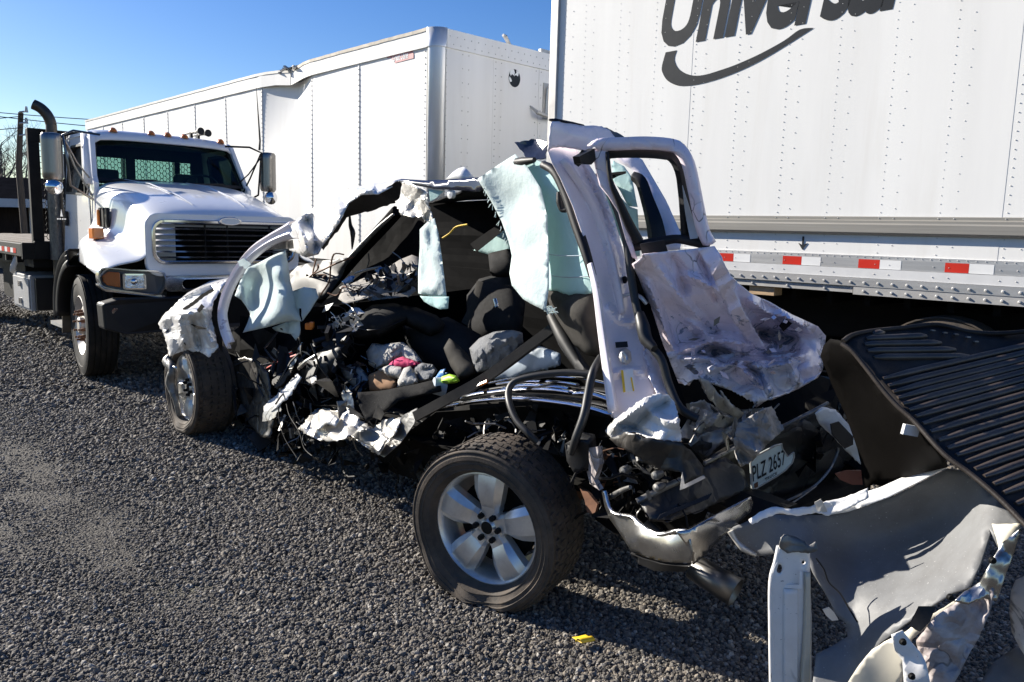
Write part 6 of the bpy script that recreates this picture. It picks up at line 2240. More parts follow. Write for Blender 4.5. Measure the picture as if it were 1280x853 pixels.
sheet("door_lower_tear", M['foil'], wreck, [(872, 472, -.38), (890, 479, -.42), (912, 487, -.45), (938, 498, -.5), (956, 488, -.54), (964, 496, -.56), (950, 512, -.5), (938, 520, -.46), (915, 518, -.40), (895, 505, -.36), (880, 490, -.34)],
      mode='s', res=4, amp=.07, fold=folds(83, 5, 2, 6), jag=1.2, seed=33, scale=100, smooth=12)
# window frame
wo = smoothline([(738, 190), (745, 182), (770, 178), (805, 176), (838, 178), (852, 184), (862, 200), (870, 230), (876, 260), (884, 290), (890, 305)], 3)
def framebar(name, m, cen, hw, depth, prof, mode='s', thick=.006):
    return strip(name, m, wreck, [(q[0], q[1], depth(q[0]), hw(q)) for q in cen], mode=mode, k=3, prof=prof, thick=thick)
dS = lambda x: -.16 - .36 * max(0, (x - 738)) / 150.0
framebar("window_frame_outer", M['doorwhite'], [(742, 187), (752, 181), (775, 180), (805, 179), (834, 181), (850, 186), (861, 203), (868, 232), (874, 262), (880, 288), (888, 304)], lambda q: .022, dS,
         ((-1, -.8), (-1, .3), (-.5, .7), (.5, .7), (1, .2), (1, -.8)))
framebar("window_frame_inner", M['rust' if False else 'black'], [(744, 196), (765, 191), (800, 190), (832, 192), (844, 198), (852, 214), (857, 240), (863, 266), (871, 288), (880, 304)], lambda q: .020, lambda x: dS(x) + .03,
         ((-1, -.8), (-1, .3), (0, .4), (1, .2), (1, -.8)))
sheet("window_frame_brace", M['bluegrey'], wreck, [(853, 232, -.46), (857, 245, -.46), (866, 272, -.46), (873, 292, -.48), (872, 298, -.48), (863, 299, -.45), (860, 285, -.44), (856, 262, -.44)], mode='s', res=5, thick=.006)
rod("window_channel", M['black'], wreck, [(848, 215, -.40), (852, 245, -.40), (855, 275, -.40), (857, 300, -.40)], [.012, .014, .017, .02], mode='s', n=6)
sheet("door_front_post", M['doorwhite'], wreck, [(739, 188, -.16), (759, 186, -.20), (761, 205, -.21), (764, 232, -.22), (770, 244, -.24), (777, 262, -.25), (786, 290, -.27), (797, 325, -.30), (790, 322, -.28), (782, 300, -.26), (773, 266, -.24), (761, 246, -.22), (750, 232, -.20), (747, 222, -.18), (743, 205, -.17)],
      mode='s', res=5, amp=.008, fold=fd, smooth=40, thick=.02)
rod("door_post_seal", M['black'], wreck, [(759, 190, -.22), (763, 225, -.24), (773, 250, -.26), (786, 280, -.28), (798, 302, -.30)], [.008, .01, .014, .02, .022], mode='s', n=6)
rod("window_sill_bar", M['black'], wreck, [(788, 309, -.26), (805, 306, -.30), (825, 302, -.34), (845, 299, -.38), (865, 302, -.44), (887, 308, -.5)], [.022, .024, .022, .02, .022, .018], mode='s', n=6)
sheet("torn_guide_rail", M['black'], wreck, [(720, 196, -.20), (739, 186, -.18), (741, 200, -.18), (735, 206, -.18), (722, 205, -.20)], mode='s', res=5, thick=.03, amp=.01, fold=fd)
sheet("sill_foam", M['black'], wreck, [(800, 305, -.36), (830, 300, -.4), (835, 316, -.4), (805, 326, -.36)], mode='s', res=8)
# far pillar seen through the window
sheet("rear_corner_pillar", M['pillar'], wreck, [(768, 196, -.80), (788, 192, -.82), (803, 200, -.84), (818, 226, -.84), (832, 250, -.82), (845, 278, -.8), (853, 296, -.78), (850, 312, -.76), (830, 314, -.74), (826, 296, -.74), (818, 268, -.76), (806, 236, -.78), (790, 212, -.80), (775, 203, -.80)],
      res=6, amp=.02, fold=folds(85, 4, 1, 4), smooth=40, ctrl=[(812, 250, -.74)])
strip("rear_window_seal", M['black'], wreck, [(790, 220, -.74, .02), (800, 228, -.73, .03), (808, 252, -.72, .035), (816, 280, -.7, .045), (820, 305, -.7, .05)], prof=((-1, -.3), (0, .4), (1, -.3)))
sheet("far_airbag_panel", M['airbag'], wreck, [(764, 200, -.95), (780, 208, -.95), (790, 222, -.95), (795, 250, -.95), (797, 259, -.95), (785, 258, -.95), (776, 240, -.95), (766, 225, -.95)], res=5, amp=.02, fold=waves(3, 3), smooth=180, thick=.002)
sheet("far_airbag_hem", M['airbag'], wreck, [(742, 225, -.8), (752, 246, -.8), (768, 275, -.8), (780, 310, -.8), (788, 322, -.8), (800, 320, -.8), (797, 262, -.8), (786, 258, -.8), (770, 240, -.8), (756, 222, -.8)], res=6, amp=.02, fold=waves(4, 3), smooth=180, thick=.002)

# --- rear end below the door: crumpled grey metal, bumper, step pads, exhaust, number plate
sheet("crumpled_quarter_panel", M['wreckwhite'], wreck, [(848, 522, -.34), (862, 505, -.36), (880, 500, -.40), (900, 512, -.40), (915, 520, -.42), (925, 515, -.46), (950, 505, -.5), (960, 515, -.52), (950, 540, -.5), (925, 548, -.46), (905, 560, -.42), (888, 572, -.38), (870, 565, -.36), (852, 548, -.32)],
      mode='s', res=3, amp=.09, fold=folds(91, 5, 1.8, 6), jag=1.3, seed=41, scale=100, smooth=12)
sheet("crumpled_inner_panel", M['torn'], wreck, [(852, 548, -.40), (900, 555, -.48), (935, 530, -.54), (945, 545, -.54), (915, 570, -.48), (880, 585, -.42), (858, 580, -.4)], mode='s', res=5, amp=.06, fold=folds(92), jag=1, seed=42)
sheet("crushed_grey_sheet", M['plasticgrey'], wreck, [(917, 552, -0.78), (922, 530, -0.78), (935, 522, -0.8), (950, 513, -0.82), (964, 508, -0.84), (972, 522, -0.86), (980, 536, -0.88), (970, 546, -0.87), (958, 556, -0.86), (945, 572, -0.84), (935, 580, -0.82), (926, 584, -0.8), (920, 570, -0.78)],
      mode='s', res=2.6, amp=.07, fold=folds(93, 5, 2.2, 6), jag=.8, seed=43, scale=100, smooth=12)
sheet("tailgate_shell", M['scuffedblack'], wreck, [(858, 590, -.55), (905, 560, -.60), (985, 528, -.70), (1030, 505, -.78), (1060, 520, -.82), (1075, 560, -.82), (1040, 600, -.78), (985, 625, -.72), (940, 640, -.66), (900, 640, -.60), (865, 640, -.55)],
      mode='s', res=9, amp=.03, fold=folds(94, 4, 1, 4), seed=44, smooth=30)
rod("tailgate_edge", M['torn'], wreck, [(880, 580, -.60), (920, 560, -.64), (985, 530, -.74), (1035, 504, -.80)], .008, mode='s', n=6)
pm_ = Sp(960, 578, -.78)
pu = (Sp(990, 560, -.80) - Sp(935, 590, -.76))
pu.normalize()
pv = pu.cross(F4)
pv = (pv if pv.z > 0 else -pv).normalized()
pn_ = pu.cross(pv)
pn_ = pn_ if pn_.y < 0 else -pn_
def plf(x, y, d):
    return pm_ + pu * x + pv * y + pn_ * (d + .012 + .10 * max(0, x - .09) ** 1.4 - .02 * max(0, -x - .06))
po = [(-.118, -.062), (-.105, -.074), (.03, -.072), (.085, -.066), (.128, -.050), (.142, -.028), (.140, -.005), (.105, -.012), (.075, .035), (.07, .058), (.03, .066), (-.09, .066), (-.118, .05)]
b = MB()
xs2 = np.linspace(-.118, .142, 14)
b.prism(po, plf, -.002, .001)
lp_ = b.build("licence_plate", M['plate'], wreck, world=True)
b = MB()
b.ring(po, [(x * .95, y * .92) for x, y in po], plf, .0, .004)
b.build("plate_rim", M['foil'], lp_, world=True)
text_mesh("PLZ 2657", lambda x, y, d: plf(x - .108, y - .036, .0025), .195, .066, M['ink'], lp_, "plate_lettering", bold=.01, spacing=1.05)
text_mesh("TRUCK", lambda x, y, d: plf(x - .04, y - .062, .0025), .075, .013, M['ink'], lp_, "plate_lettering", bold=.02, spacing=1.2)
b = MB()
b.prism([(-.102, -.068), (-.082, -.068), (-.082, -.048), (-.102, -.048)], plf, .001, .003)
b.build("plate_sticker", M['rust'], lp_, world=True)
rod("plate_surround", M['torn'], wreck, [(975, 630, -.8), (1012, 612, -.84), (1035, 590, -.86), (1046, 568, -.86), (1048, 560, -.86)], .006, mode='s', n=5)
rod("lower_trim_line", M['torn'], wreck, [(940, 652, -.80), (985, 632, -.84), (1020, 608, -.86)], .004, mode='s', n=5)
sheet("bed_bracket", M['wreckwhite'], wreck, [(1019, 517, -.86), (1028, 509, -.86), (1044, 512, -.88), (1060, 530, -.9), (1076, 560, -.92), (1077, 582, -.92), (1062, 568, -.9), (1040, 545, -.88), (1024, 530, -.86)],
      mode='s', res=4, amp=.03, fold=folds(95), jag=.6, seed=45, smooth=25)
sheet("latch_plate", M['black'], wreck, [(1038, 530, -.92), (1048, 527, -.92), (1066, 546, -.94), (1066, 556, -.94), (1056, 561, -.94), (1040, 543, -.92)], mode='s', res=6)
sheet("orange_reflector", M['orange'], wreck, [(1043, 592, -.84), (1058, 588, -.86), (1076, 588, -.88), (1078, 606, -.88), (1065, 606, -.86), (1050, 600, -.85)], mode='s', res=5, amp=.02, fold=fd)
debris("bent_brackets", M['torn'], [(850, 510), (960, 500), (985, 530), (900, 575), (860, 570)], -.9, -.5, 30, .05, 32)
sheet("folded_white_scrap", M['foil'], wreck, [(872, 469, -.52), (880, 484, -.55), (884, 496, -.55), (901, 514, -.56), (924, 523, -.58), (930, 516, -.60), (910, 503, -.60), (899, 494, -.60), (888, 478, -.58)], mode='s', res=2.8, amp=.06, fold=folds(201, 4, 2, 5), jag=.8, seed=61, smooth=20, scale=80)
sheet("folded_white_scrap", M['foil'], wreck, [(900, 488, -.58), (908, 497, -.60), (918, 510, -.62), (912, 512, -.60), (904, 503, -.58)], mode='s', res=2.6, amp=.03, fold=folds(202, 4, 2, 5), jag=.6, seed=62, smooth=20)
sheet("dark_pocket", M['near_black'], wreck, [(874, 474, -.46), (905, 486, -.54), (940, 496, -.58), (962, 484, -.66), (966, 496, -.64), (952, 510, -.6), (926, 512, -.56), (900, 500, -.52), (884, 488, -.5)], mode='s', res=5, amp=.04, fold=fd)
sheet("torn_beige_scrap", M['foil'], wreck, [(856, 520, -.40), (866, 508, -.44), (880, 512, -.46), (896, 516, -.50), (912, 522, -.54), (926, 518, -.58), (920, 530, -.56), (904, 536, -.52), (890, 532, -.5), (876, 542, -.46), (864, 536, -.42)], mode='s', res=2.8, amp=.08, fold=folds(203, 5, 2, 6), jag=.9, seed=63, smooth=20, scale=80)
sheet("torn_lower_scrap", M['foil'], wreck, [(868, 548, -.44), (884, 540, -.48), (904, 538, -.52), (922, 534, -.56), (918, 546, -.55), (900, 556, -.52), (884, 572, -.48), (874, 566, -.46)], mode='s', res=3, amp=.05, fold=folds(204, 4, 1.5, 5), jag=.8, seed=64, smooth=20)
# bumper: side return, top ledge, rear face
sheet("bumper_side", M['bumper'], wreck, [(752, 612, -.10), (758, 616, -.10), (766, 640, -.08), (790, 646, -.04), (800, 655, -.02), (822, 668, .02), (845, 664, .04), (862, 668, .05), (866, 690, .05), (864, 704, .05), (828, 702, .04), (806, 696, .0), (790, 690, -.02), (776, 668, -.06), (762, 648, -.09), (756, 632, -.10)],
      res=4.5, amp=.012, fold=folds(96, 3, 1, 3), smooth=40, ctrl=[(800, 672, .03), (835, 684, .06)])
def seg(a, c, n):
    return [tuple(np.array(a) + (np.array(c) - np.array(a)) * k / n) for k in range(n + 1)]
bc = T4i @ Wp(864, 690, .05)
sheet("bumper_rear", M['bumper'], wreck, [(845, 665, bc.x + .02), (862, 662, bc.x), (900, 640, bc.x), (938, 621, bc.x - .02), (941, 628, bc.x - .03), (938, 640, bc.x - .03), (905, 668, bc.x - .02), (880, 695, bc.x), (866, 706, bc.x + .02), (864, 690, bc.x + .02)],
      mode='s', res=5, amp=.012, fold=folds(97, 3, 1, 3), smooth=40, ctrl=[(900, 655, bc.x - .04)])
rod("bumper_rim", M['chrome_worn'], wreck, [(757, 614, -.09), (766, 640, -.07), (790, 646, -.03), (800, 655, -.01), (822, 668, .03), (845, 664, .05), (858, 664, .05)], .008, n=6)
sheet("bumper_underside", M['black'], wreck, [(790, 690, -.03), (806, 697, -.01), (828, 703, .03), (864, 706, .05), (858, 712, .03), (820, 712, .0), (800, 703, -.04)], res=6, thick=.02)
for k, (a, c) in enumerate((((800, 622, -.30), (868, 592, -.52)), ((810, 655, -.34), (895, 614, -.6)))):
    pass
sheet("step_pad", M['scuffedblack'], wreck, [(797, 625, -.10), (850, 598, -.24), (905, 572, -.46), (928, 588, -.50), (935, 612, -.50), (890, 632, -.34), (838, 652, -.12), (812, 650, -.06)], res=6, smooth=40, thick=.02, amp=.01, fold=fd)
rod("step_pad_edge", M['torn'], wreck, [(796, 627, -.08), (830, 610, -.16), (852, 600, -.22)], .012, n=6)
b = MB()
for k in range(26):
    t = k / 25
    q = (822 + 62 * t, 650 - 26 * t, -.06 - .22 * t)
    b.tube(path([q, (q[0] + 5, q[1] - 7, q[2] - .02)], k=1), .004, 4)
stuff(b.build("step_treads", M['hose'], wreck, world=True))
sheet("torn_liner", M['scuffedblack'], wreck, [(762, 548, -.08), (785, 540, -.04), (810, 548, -.04), (850, 553, -.10), (866, 566, -.16), (880, 586, -.18), (882, 596, -.18), (866, 600, -.12), (853, 612, -.08), (851, 590, -.08), (820, 588, -.06), (800, 572, -.04), (770, 556, -.06)],
      res=5, amp=.05, fold=folds(98, 5, 1.5, 7), jag=1, seed=46, smooth=25)
sheet("liner_flap", M['torn'], wreck, [(853, 590, -.08), (856, 606, -.06), (880, 594, -.1), (882, 598, -.1), (856, 611, -.05), (850, 613, -.05)], res=4, amp=.01, fold=fd)
for m_, poly, w0, w1, n_, sz, sd in (('frame', [(722, 560), (780, 555), (850, 590), (840, 640), (770, 640), (735, 610)], -.4, -.14, 120, .06, 11),
                                   ('torn', [(725, 560), (800, 565), (850, 600), (830, 640), (765, 630), (735, 600)], -.3, -.10, 36, .035, 12),
                                   ('rust', [(735, 560), (760, 560), (760, 610), (740, 610)], -.24, -.12, 30, .035, 13),
                                   ('near_black', [(880, 560), (960, 540), (1040, 500), (1060, 540), (980, 600)], -1.4, -1.0, 60, .1, 14)):
    debris({"frame": "axle_clutter", "torn": "torn_brackets", "rust": "rusty_bolts", "near_black": "bed_clutter"}[m_], M[m_], poly, w0, w1, n_, sz, sd)
b = MB()
for q in ((781, 588), (821, 594), (823, 609), (722, 562)):
    c = Wp(q[0], q[1], -.10)
    b.lathe([(0, .02), (.014, .016), (.018, 0), (.012, -.03)], 10, Matrix.Translation(c) @ R4.to_4x4())
b.build("mount_bolts", M['torn'], wreck, world=True, smooth=50)
rod("mount_stud", M['torn'], wreck, [(762, 622, -.12), (778, 613, -.08), (788, 609, -.06)], [.012, .010, .008], n=6)
sheet("frame_horn", M['black'], wreck, [(712, 552, -.10), (724, 545, -.08), (740, 548, -.10), (742, 570, -.12), (736, 586, -.12), (722, 590, -.1), (714, 575, -.1)], res=5, thick=.06, smooth=40)
sheet("muddy_bracket", M['mud'], wreck, [(736, 560, -.10), (750, 558, -.08), (752, 580, -.08), (745, 600, -.1), (752, 612, -.1), (740, 604, -.12), (734, 580, -.12)], res=4, amp=.03, fold=folds(99), thick=.02)
sheet("hanging_bracket", M['rust'], wreck, [(726, 610, -.14), (736, 615, -.12), (748, 630, -.12), (744, 645, -.12), (735, 640, -.14), (732, 625, -.14)], res=4, amp=.02, fold=fd, thick=.01)
sheet("backing_shade_sheet", M['near_black'], wreck, [(715, 545, -.42), (860, 555, -.42), (900, 600, -.5), (880, 650, -.45), (800, 690, -.4), (745, 650, -.4)], res=14, amp=.04, fold=fd)  # dark backing sheet standing in for shade behind the axle parts
e0, e1 = T4i @ Sp(866, 708, -.62), T4i @ Sp(920, 741, -.80)
b = MB()
b.tube([e0 + (e0 - e1) * 1.2 + Vector((0, 0, .05)), e0 + (e0 - e1) * .1], .032, 16)
b.tube([e0, e1], [.048, .056], 24, caps=False)
b.build("exhaust_tip", material("sooty_chrome_tip", (0.16, 0.155, 0.15), 0.38, metal=0.85, vary=0.25, dirt=0.4, dirtcol=(0.08, 0.07, 0.06)), wreck, smooth=60, solid=.004)
# hoses over the grille
rod("brake_hose", M['hose'], wreck, [(672, 553, -.10), (660, 541, -.08), (646, 526, -.08), (637, 505, -.10), (636, 488, -.14), (646, 476, -.18), (676, 469, -.24), (710, 466, -.30), (740, 468, -.34)], .016, k=5)
rod("fuel_hose", M['hose'], wreck, [(714, 568, -.05), (720, 548, -.05), (730, 520, -.08), (735, 494, -.12), (741, 466, -.16), (751, 446, -.24)], [.012, .017, .018, .018, .017, .014], k=5)

# ================================================================== CHROME GRILLE lying over the rear wheel
gr_ = thing("chrome_grille", "chrome barred vehicle grille lying in the wreck above the flat rear tyre", "grille", T4)
def gpart(name, m, pts, r, flat=.5):
    b = MB()
    b.tube(path(pts, k=5), r, 8, flat=flat)
    return b.build(name, m, gr_, world=True, smooth=50)
for pts, r in (([(549, 511, -.26), (575, 505, -.24), (610, 500, -.22), (650, 498, -.2), (700, 503, -.2), (740, 510, -.2), (768, 519, -.2)], .022),
               ([(570, 498, -.30), (600, 492, -.28), (612, 488, -.28)], .022),
               ([(612, 479, -.36), (640, 474, -.34), (680, 471, -.33), (725, 473, -.33), (764, 481, -.33)], .013),
               ([(720, 492, -.26), (740, 492, -.25), (766, 500, -.25)], .022),
               ([(630, 486, -.26), (655, 482, -.25), (690, 483, -.25), (712, 486, -.26)], .018),
               ([(722, 487, -.30), (745, 488, -.29), (768, 494, -.29)], .012),
               ([(640, 487, -.30), (675, 485, -.3), (715, 489, -.3)], .012)):
    gpart("grille_bar", M['chrome'], pts, r)
for pts, r in (([(572, 498, -.24), (590, 493, -.23), (607, 490, -.23)], .015), ([(612, 490, -.22), (636, 487, -.21), (661, 486, -.21)], .016), ([(668, 486, -.21), (692, 487, -.21), (713, 490, -.21)], .016),
               ([(622, 480, -.28), (650, 477, -.27), (676, 477, -.27)], .012), ([(684, 477, -.27), (705, 478, -.27), (722, 481, -.27)], .012)):
    gpart("grille_bar", M['chrome'], pts, r)
for pts, r in (([(560, 507, -.27), (600, 498, -.25), (650, 494, -.24), (710, 498, -.24), (766, 509, -.24)], .017), ([(600, 489, -.29), (650, 482, -.28), (710, 483, -.28), (766, 491, -.28)], .014)):
    gpart("grille_mesh_bar", M['black'], pts, r)
sheet("grille_backing", M['near_black'], gr_, [(550, 516, -.34), (612, 486, -.38), (650, 477, -.4), (766, 486, -.4), (768, 524, -.32), (700, 512, -.32), (640, 508, -.32)], res=10)
rod("orange_splinter", M['amber'], gr_, [(588, 487, -.26), (598, 482, -.27), (609, 477, -.28)], .008, n=5)

# ================================================================== LOOSE THINGS IN THE CAB
def lump(name, m, label, cat, poly, w, bulge, seed, amp=.03, res=2.6, fold=None, thick=.012, group=None):
    o = sheet(name, m, None, poly, depth=w, res=res, bulge=bulge * .55, amp=amp * 1.1, fold=fold or folds(seed + 300, 5, 1.0, 4.5, spread=1.0), smooth=42, thick=thick, seed=seed, scale=34, edge=.6)
    return tag(o, label, cat, group)
lump("grey_sweatshirt", M['greycloth'], "crumpled grey sweatshirt on the cab floor behind the seat bolster", "sweatshirt",
     [(588, 436), (600, 424), (618, 416), (640, 414), (652, 417), (653, 428), (640, 444), (630, 452), (614, 461), (597, 466), (592, 452)], -.52, .10, 3, amp=.05)
lump("plastic_sheet", M['bluegrey'], "pale blue-grey plastic sheet lying between sweatshirt and rear seat", "plastic panel",
     [(608, 474), (632, 454), (650, 440), (663, 430), (666, 434), (676, 434), (700, 443), (700, 456), (680, 462), (655, 468), (640, 474)], -.50, .04, 4, amp=.01)
lump("shopping_bag", M['whitecloth'], "pale grey cloth bag in the open cab above the pink cloth", "bag",
     [(459, 440), (466, 430), (478, 432), (490, 430), (504, 429), (518, 440), (528, 454), (510, 456), (485, 458), (474, 462), (462, 456)], -.56, .10, 5, amp=.05)
lump("pink_cloth", M['pink'], "crumpled bright pink cloth in the driver's footwell", "cloth", [(485, 458), (494, 450), (504, 447), (515, 451), (525, 455), (512, 460), (498, 461)], -.46, .05, 6)
lump("cardboard_scrap", M['cardboard'], "torn brown cardboard box left of the white cloth in the cab", "cardboard", [(462, 470), (474, 464), (486, 466), (496, 478), (494, 488), (478, 490), (464, 488)], -.46, .03, 7, amp=.02, thick=.02)
lump("white_rag", M['whitecloth'], "bright white rag beside the cardboard on the cab floor", "rag", [(497, 483), (500, 470), (506, 461), (513, 459), (519, 468), (522, 478), (510, 484)], -.42, .08, 8, amp=.04)
lump("plastic_bag", M['whitecloth'], "thin grey-white plastic bag spread under the pink cloth", "plastic bag", [(474, 462), (488, 457), (502, 460), (506, 468), (500, 474), (486, 470)], -.44, .06, 9, amp=.03)
lump("grey_rag", M['greycloth'], "wrinkled grey rag right of the white rag in the cab", "rag", [(517, 460), (528, 455), (541, 457), (546, 464), (538, 474), (524, 478), (520, 468)], -.46, .07, 10, amp=.05)
lump("lime_bottle", M['lime'], "lime green plastic bottle on the sill carpet", "bottle", [(549, 479), (553, 472), (562, 469), (570, 471), (574, 477), (562, 479)], -.40, .05, 11, amp=0.002)
lump("blue_wrapper", M['blue'], "small blue wrapper beside the lime green bottle", "wrapper", [(543, 474), (551, 463), (557, 461), (555, 466), (560, 466), (552, 473)], -.42, .02, 12, amp=.03, thick=.004)
cupb = MB()
c0, c1 = Wp(541, 482, -.36), Wp(556, 484, -.42)
cupb.tube([c0, c0 + (c1 - c0) * .05, c1], [.03, .045, .055], 16)
tag(cupb.build("grey_cup", M['bluegrey'], None, smooth=40), "grey plastic cup tipped over on the black carpet", "cup")
lump("paper_bundle", M['bluegrey'], "dark blue and pale paper bundle left of the cardboard", "papers", [(427, 462), (438, 456), (452, 462), (462, 476), (458, 486), (444, 484), (432, 474)], -.52, .05, 13, amp=.06)
dbs = debris("cab_litter", M['navy'], [(430, 455), (470, 450), (470, 490), (440, 492), (425, 475)], -.6, -.4, 30, .06, 21, parent=None)
tag(dbs, "scattered dark litter on the cab floor around the paper bundle", "litter")

# ================================================================== TORN BED PIECES (right)
bp = thing("ribbed_bed_panel", "torn black ribbed truck bed panel leaning over the grey fender", "bed panel", loc=(1.6, 2.5, 0))
RB = lambda x, y, d: at_depth(x, y, d)
panel_o = [(1052, 428, 2.42), (1062, 420, 2.46), (1090, 415, 2.50), (1130, 411, 2.54), (1165, 407, 2.56), (1190, 410, 2.56), (1215, 415, 2.56), (1250, 417, 2.56), (1290, 414, 2.56), (1420, 405, 2.5), (1420, 720, 1.75), (1300, 668, 1.84), (1282, 655, 1.88), (1250, 622, 1.96), (1215, 592, 2.04), (1185, 570, 2.10), (1160, 545, 2.16), (1140, 520, 2.22),
           (1120, 505, 2.26), (1100, 478, 2.32), (1075, 450, 2.38)]
sheet("panel_sheet", M['liner'], bp, panel_o, mode='y', res=12, smooth=60, power=2.5, thick=.006, amp=.004, fold=waves(3, 2))
# ribs run from the torn edge to the right, one part each
edge_l = smoothline([(1066, 430), (1086, 452), (1108, 480), (1126, 503), (1150, 527), (1180, 558), (1215, 584), (1250, 613), (1290, 650)], 6)
edge_r = [(1420, y) for y in np.linspace(395, 690, 10)]
def edge_at(pts, t):
    k = t * (len(pts) - 1)
    i = min(int(k), len(pts) - 2)
    a, c = np.array(pts[i], float), np.array(pts[i + 1], float)
    return a + (c - a) * (k - i)
_pf = plate_field(panel_o)
def pdepth(x, y):
    return float(_pf([(x, y)])[0])
NR = 24
for k in range(NR):
    t = (k + .3) / NR
    a = edge_at(edge_l, t)
    # rib direction swings from nearly level at the top to rising right lower down
    c = np.array([a[0] + 330, a[1] - (62 + 62 * t)])
    if k < 5:
        c = np.array([1140 + 18 * k, 412 + 8.5 * k])
        a = np.array([[1080, 418], [1072, 424], [1070, 431], [1074, 439], [1082, 447]][k], float) + np.array([10, 0])
    pts = []
    for j in range(11):
        q = a + (c - a) * j / 10
        if q[0] > 1400 or q[1] < 416 + .03 * (q[0] - 1190) * (q[0] > 1190):
            break
        pts.append(at_depth(q[0], q[1], pdepth(q[0], q[1]) - .004))
    if len(pts) < 3:
        continue
    b = MB()
    b.tube(pts, [.006] + [.0125] * (len(pts) - 2) + [.006], 8)
    b.build("rib", M['linerrib'], bp, world=True, smooth=60)
rod("rolled_edge", M['liner'], bp, [(1052, 430, 2.40), (1066, 440, 2.37), (1084, 462, 2.33), (1104, 488, 2.28), (1122, 508, 2.24), (1144, 528, 2.19), (1180, 568, 2.09), (1215, 594, 2.02), (1250, 624, 1.94), (1284, 658, 1.86), (1320, 690, 1.78)], .0075, mode='y', n=8)
rod("rolled_edge", M['liner'], bp, [(1054, 427, 2.42), (1066, 419, 2.46), (1090, 414, 2.50), (1130, 410, 2.54), (1165, 406, 2.56), (1188, 409, 2.56), (1212, 415, 2.56), (1250, 417, 2.55), (1300, 413, 2.54), (1400, 405, 2.5)], .008, mode='y', n=8)
b = MB()
for q in ((1166, 413), (1181, 416), (1195, 418), (1210, 421.5), (1220, 427)):
    p = at_depth(q[0], q[1], pdepth(*q) - .012)
    b.box(p, (.012, .012, .004))
b.build("slot_edges", M['torn'], bp, world=True)
sheet("curled_apron", M['linerin'], bp, [(1026, 445, 2.62), (1030, 432, 2.60), (1038, 424, 2.56), (1050, 426, 2.46), (1058, 432, 2.42), (1075, 452, 2.38), (1100, 480, 2.34), (1120, 506, 2.28), (1142, 526, 2.22), (1182, 570, 2.12), (1184, 584, 2.20), (1150, 592, 2.34), (1115, 602, 2.46), (1098, 600, 2.52), (1082, 612, 2.58), (1079, 590, 2.60), (1072, 560, 2.62), (1058, 520, 2.64), (1040, 480, 2.64)],
      mode='y', res=9, smooth=60, ctrl=[(1090, 540, 2.50), (1060, 470, 2.56)], amp=.008, fold=waves(6, 2))
b = MB()
b.box(at_depth(1138, 538, 2.20), (.055, .01, .03), Matrix.Rotation(.3, 3, 'Z') @ Matrix.Rotation(.2, 3, 'Y'))
b.build("pale_sticker", M['trailer_grey'], bp, world=True)
sheet("panel_flange", M['white'], bp, [(1020, 632, 2.52), (1060, 622, 2.48), (1100, 610, 2.46), (1140, 592, 2.40), (1176, 578, 2.30), (1184, 584, 2.26), (1150, 602, 2.34), (1110, 622, 2.40), (1060, 640, 2.46), (1030, 645, 2.5)], mode='y', res=6, amp=.008, fold=fd, smooth=30)

fpn = thing("torn_fender_panel", "grey inner side of a torn bed fender standing on the gravel beside the exhaust tip", "fender panel", loc=(1.1, 2.45, 0))
sheet("inner_panel", M['innerfender'], fpn,
      [(912, 660, 2.58), (925, 656, 2.56), (938, 650, 2.55), (965, 643, 2.54), (985, 644, 2.52), (1030, 644, 2.50), (1075, 634, 2.46), (1115, 622, 2.42), (1150, 604, 2.38), (1184, 586, 2.34), (1206, 588, 2.31), (1234, 612, 2.24), (1262, 638, 2.16), (1276, 654, 2.10), (1250, 690, 2.08), (1236, 660, 2.12), (1238, 668, 2.10), (1226, 705, 2.05), (1212, 735, 2.03), (1190, 742, 2.04), (1170, 755, 2.05),
       (1150, 768, 2.06), (1130, 782, 2.07), (1100, 805, 2.10), (1090, 853, 2.10), (1085, 900, 2.08), (1010, 900, 2.14), (1016, 853, 2.2), (1020, 818, 2.24), (1040, 808, 2.24), (1060, 796, 2.24), (1058, 780, 2.26), (1046, 770, 2.28), (1035, 748, 2.32), (1016, 716, 2.36), (1005, 690, 2.42), (972, 692, 2.48), (945, 696, 2.54), (928, 690, 2.56), (918, 678, 2.58)],
      mode='y', res=9, amp=.012, fold=waves(11, 1.6), smooth=60, seed=51, power=2.5, ctrl=[(1105, 672, 2.46), (1160, 655, 2.42), (1205, 650, 2.30), (1050, 690, 2.46), (1130, 715, 2.30), (1090, 750, 2.24)], scale=130)
rod("sealant_bead", M['frame'], fpn, [(1020, 698, 2.33), (1030, 712, 2.31), (1036, 728, 2.29), (1050, 742, 2.26), (1062, 762, 2.22), (1072, 778, 2.19)], .0025, mode='y', n=5)
sheet("upper_flange", M['wreckwhite'], fpn, [(936, 650, 2.50), (950, 640, 2.50), (968, 634, 2.50), (985, 636, 2.49), (1010, 634, 2.48), (1030, 628, 2.47), (1060, 620, 2.45), (1085, 610, 2.43), (1086, 622, 2.41), (1060, 636, 2.43), (1036, 645, 2.45), (1020, 641, 2.46), (1000, 645, 2.47), (975, 642, 2.48), (955, 648, 2.48), (940, 656, 2.48)],
      mode='y', res=4, amp=.02, fold=folds(101, 5, 2, 9), jag=.8, seed=52, smooth=24)
sheet("flange_crease", M['foil'], fpn, [(1018, 628, 2.44), (1026, 624, 2.43), (1030, 630, 2.43), (1034, 640, 2.43), (1024, 640, 2.43), (1020, 636, 2.44)], mode='y', res=3, amp=.02, fold=folds(102), jag=.6)
rod("torn_tip", M['foil'], fpn, [(913, 664, 2.55), (920, 676, 2.54), (930, 686, 2.53), (945, 694, 2.52)], [.012, .008, .012, .006], mode='y', n=6)
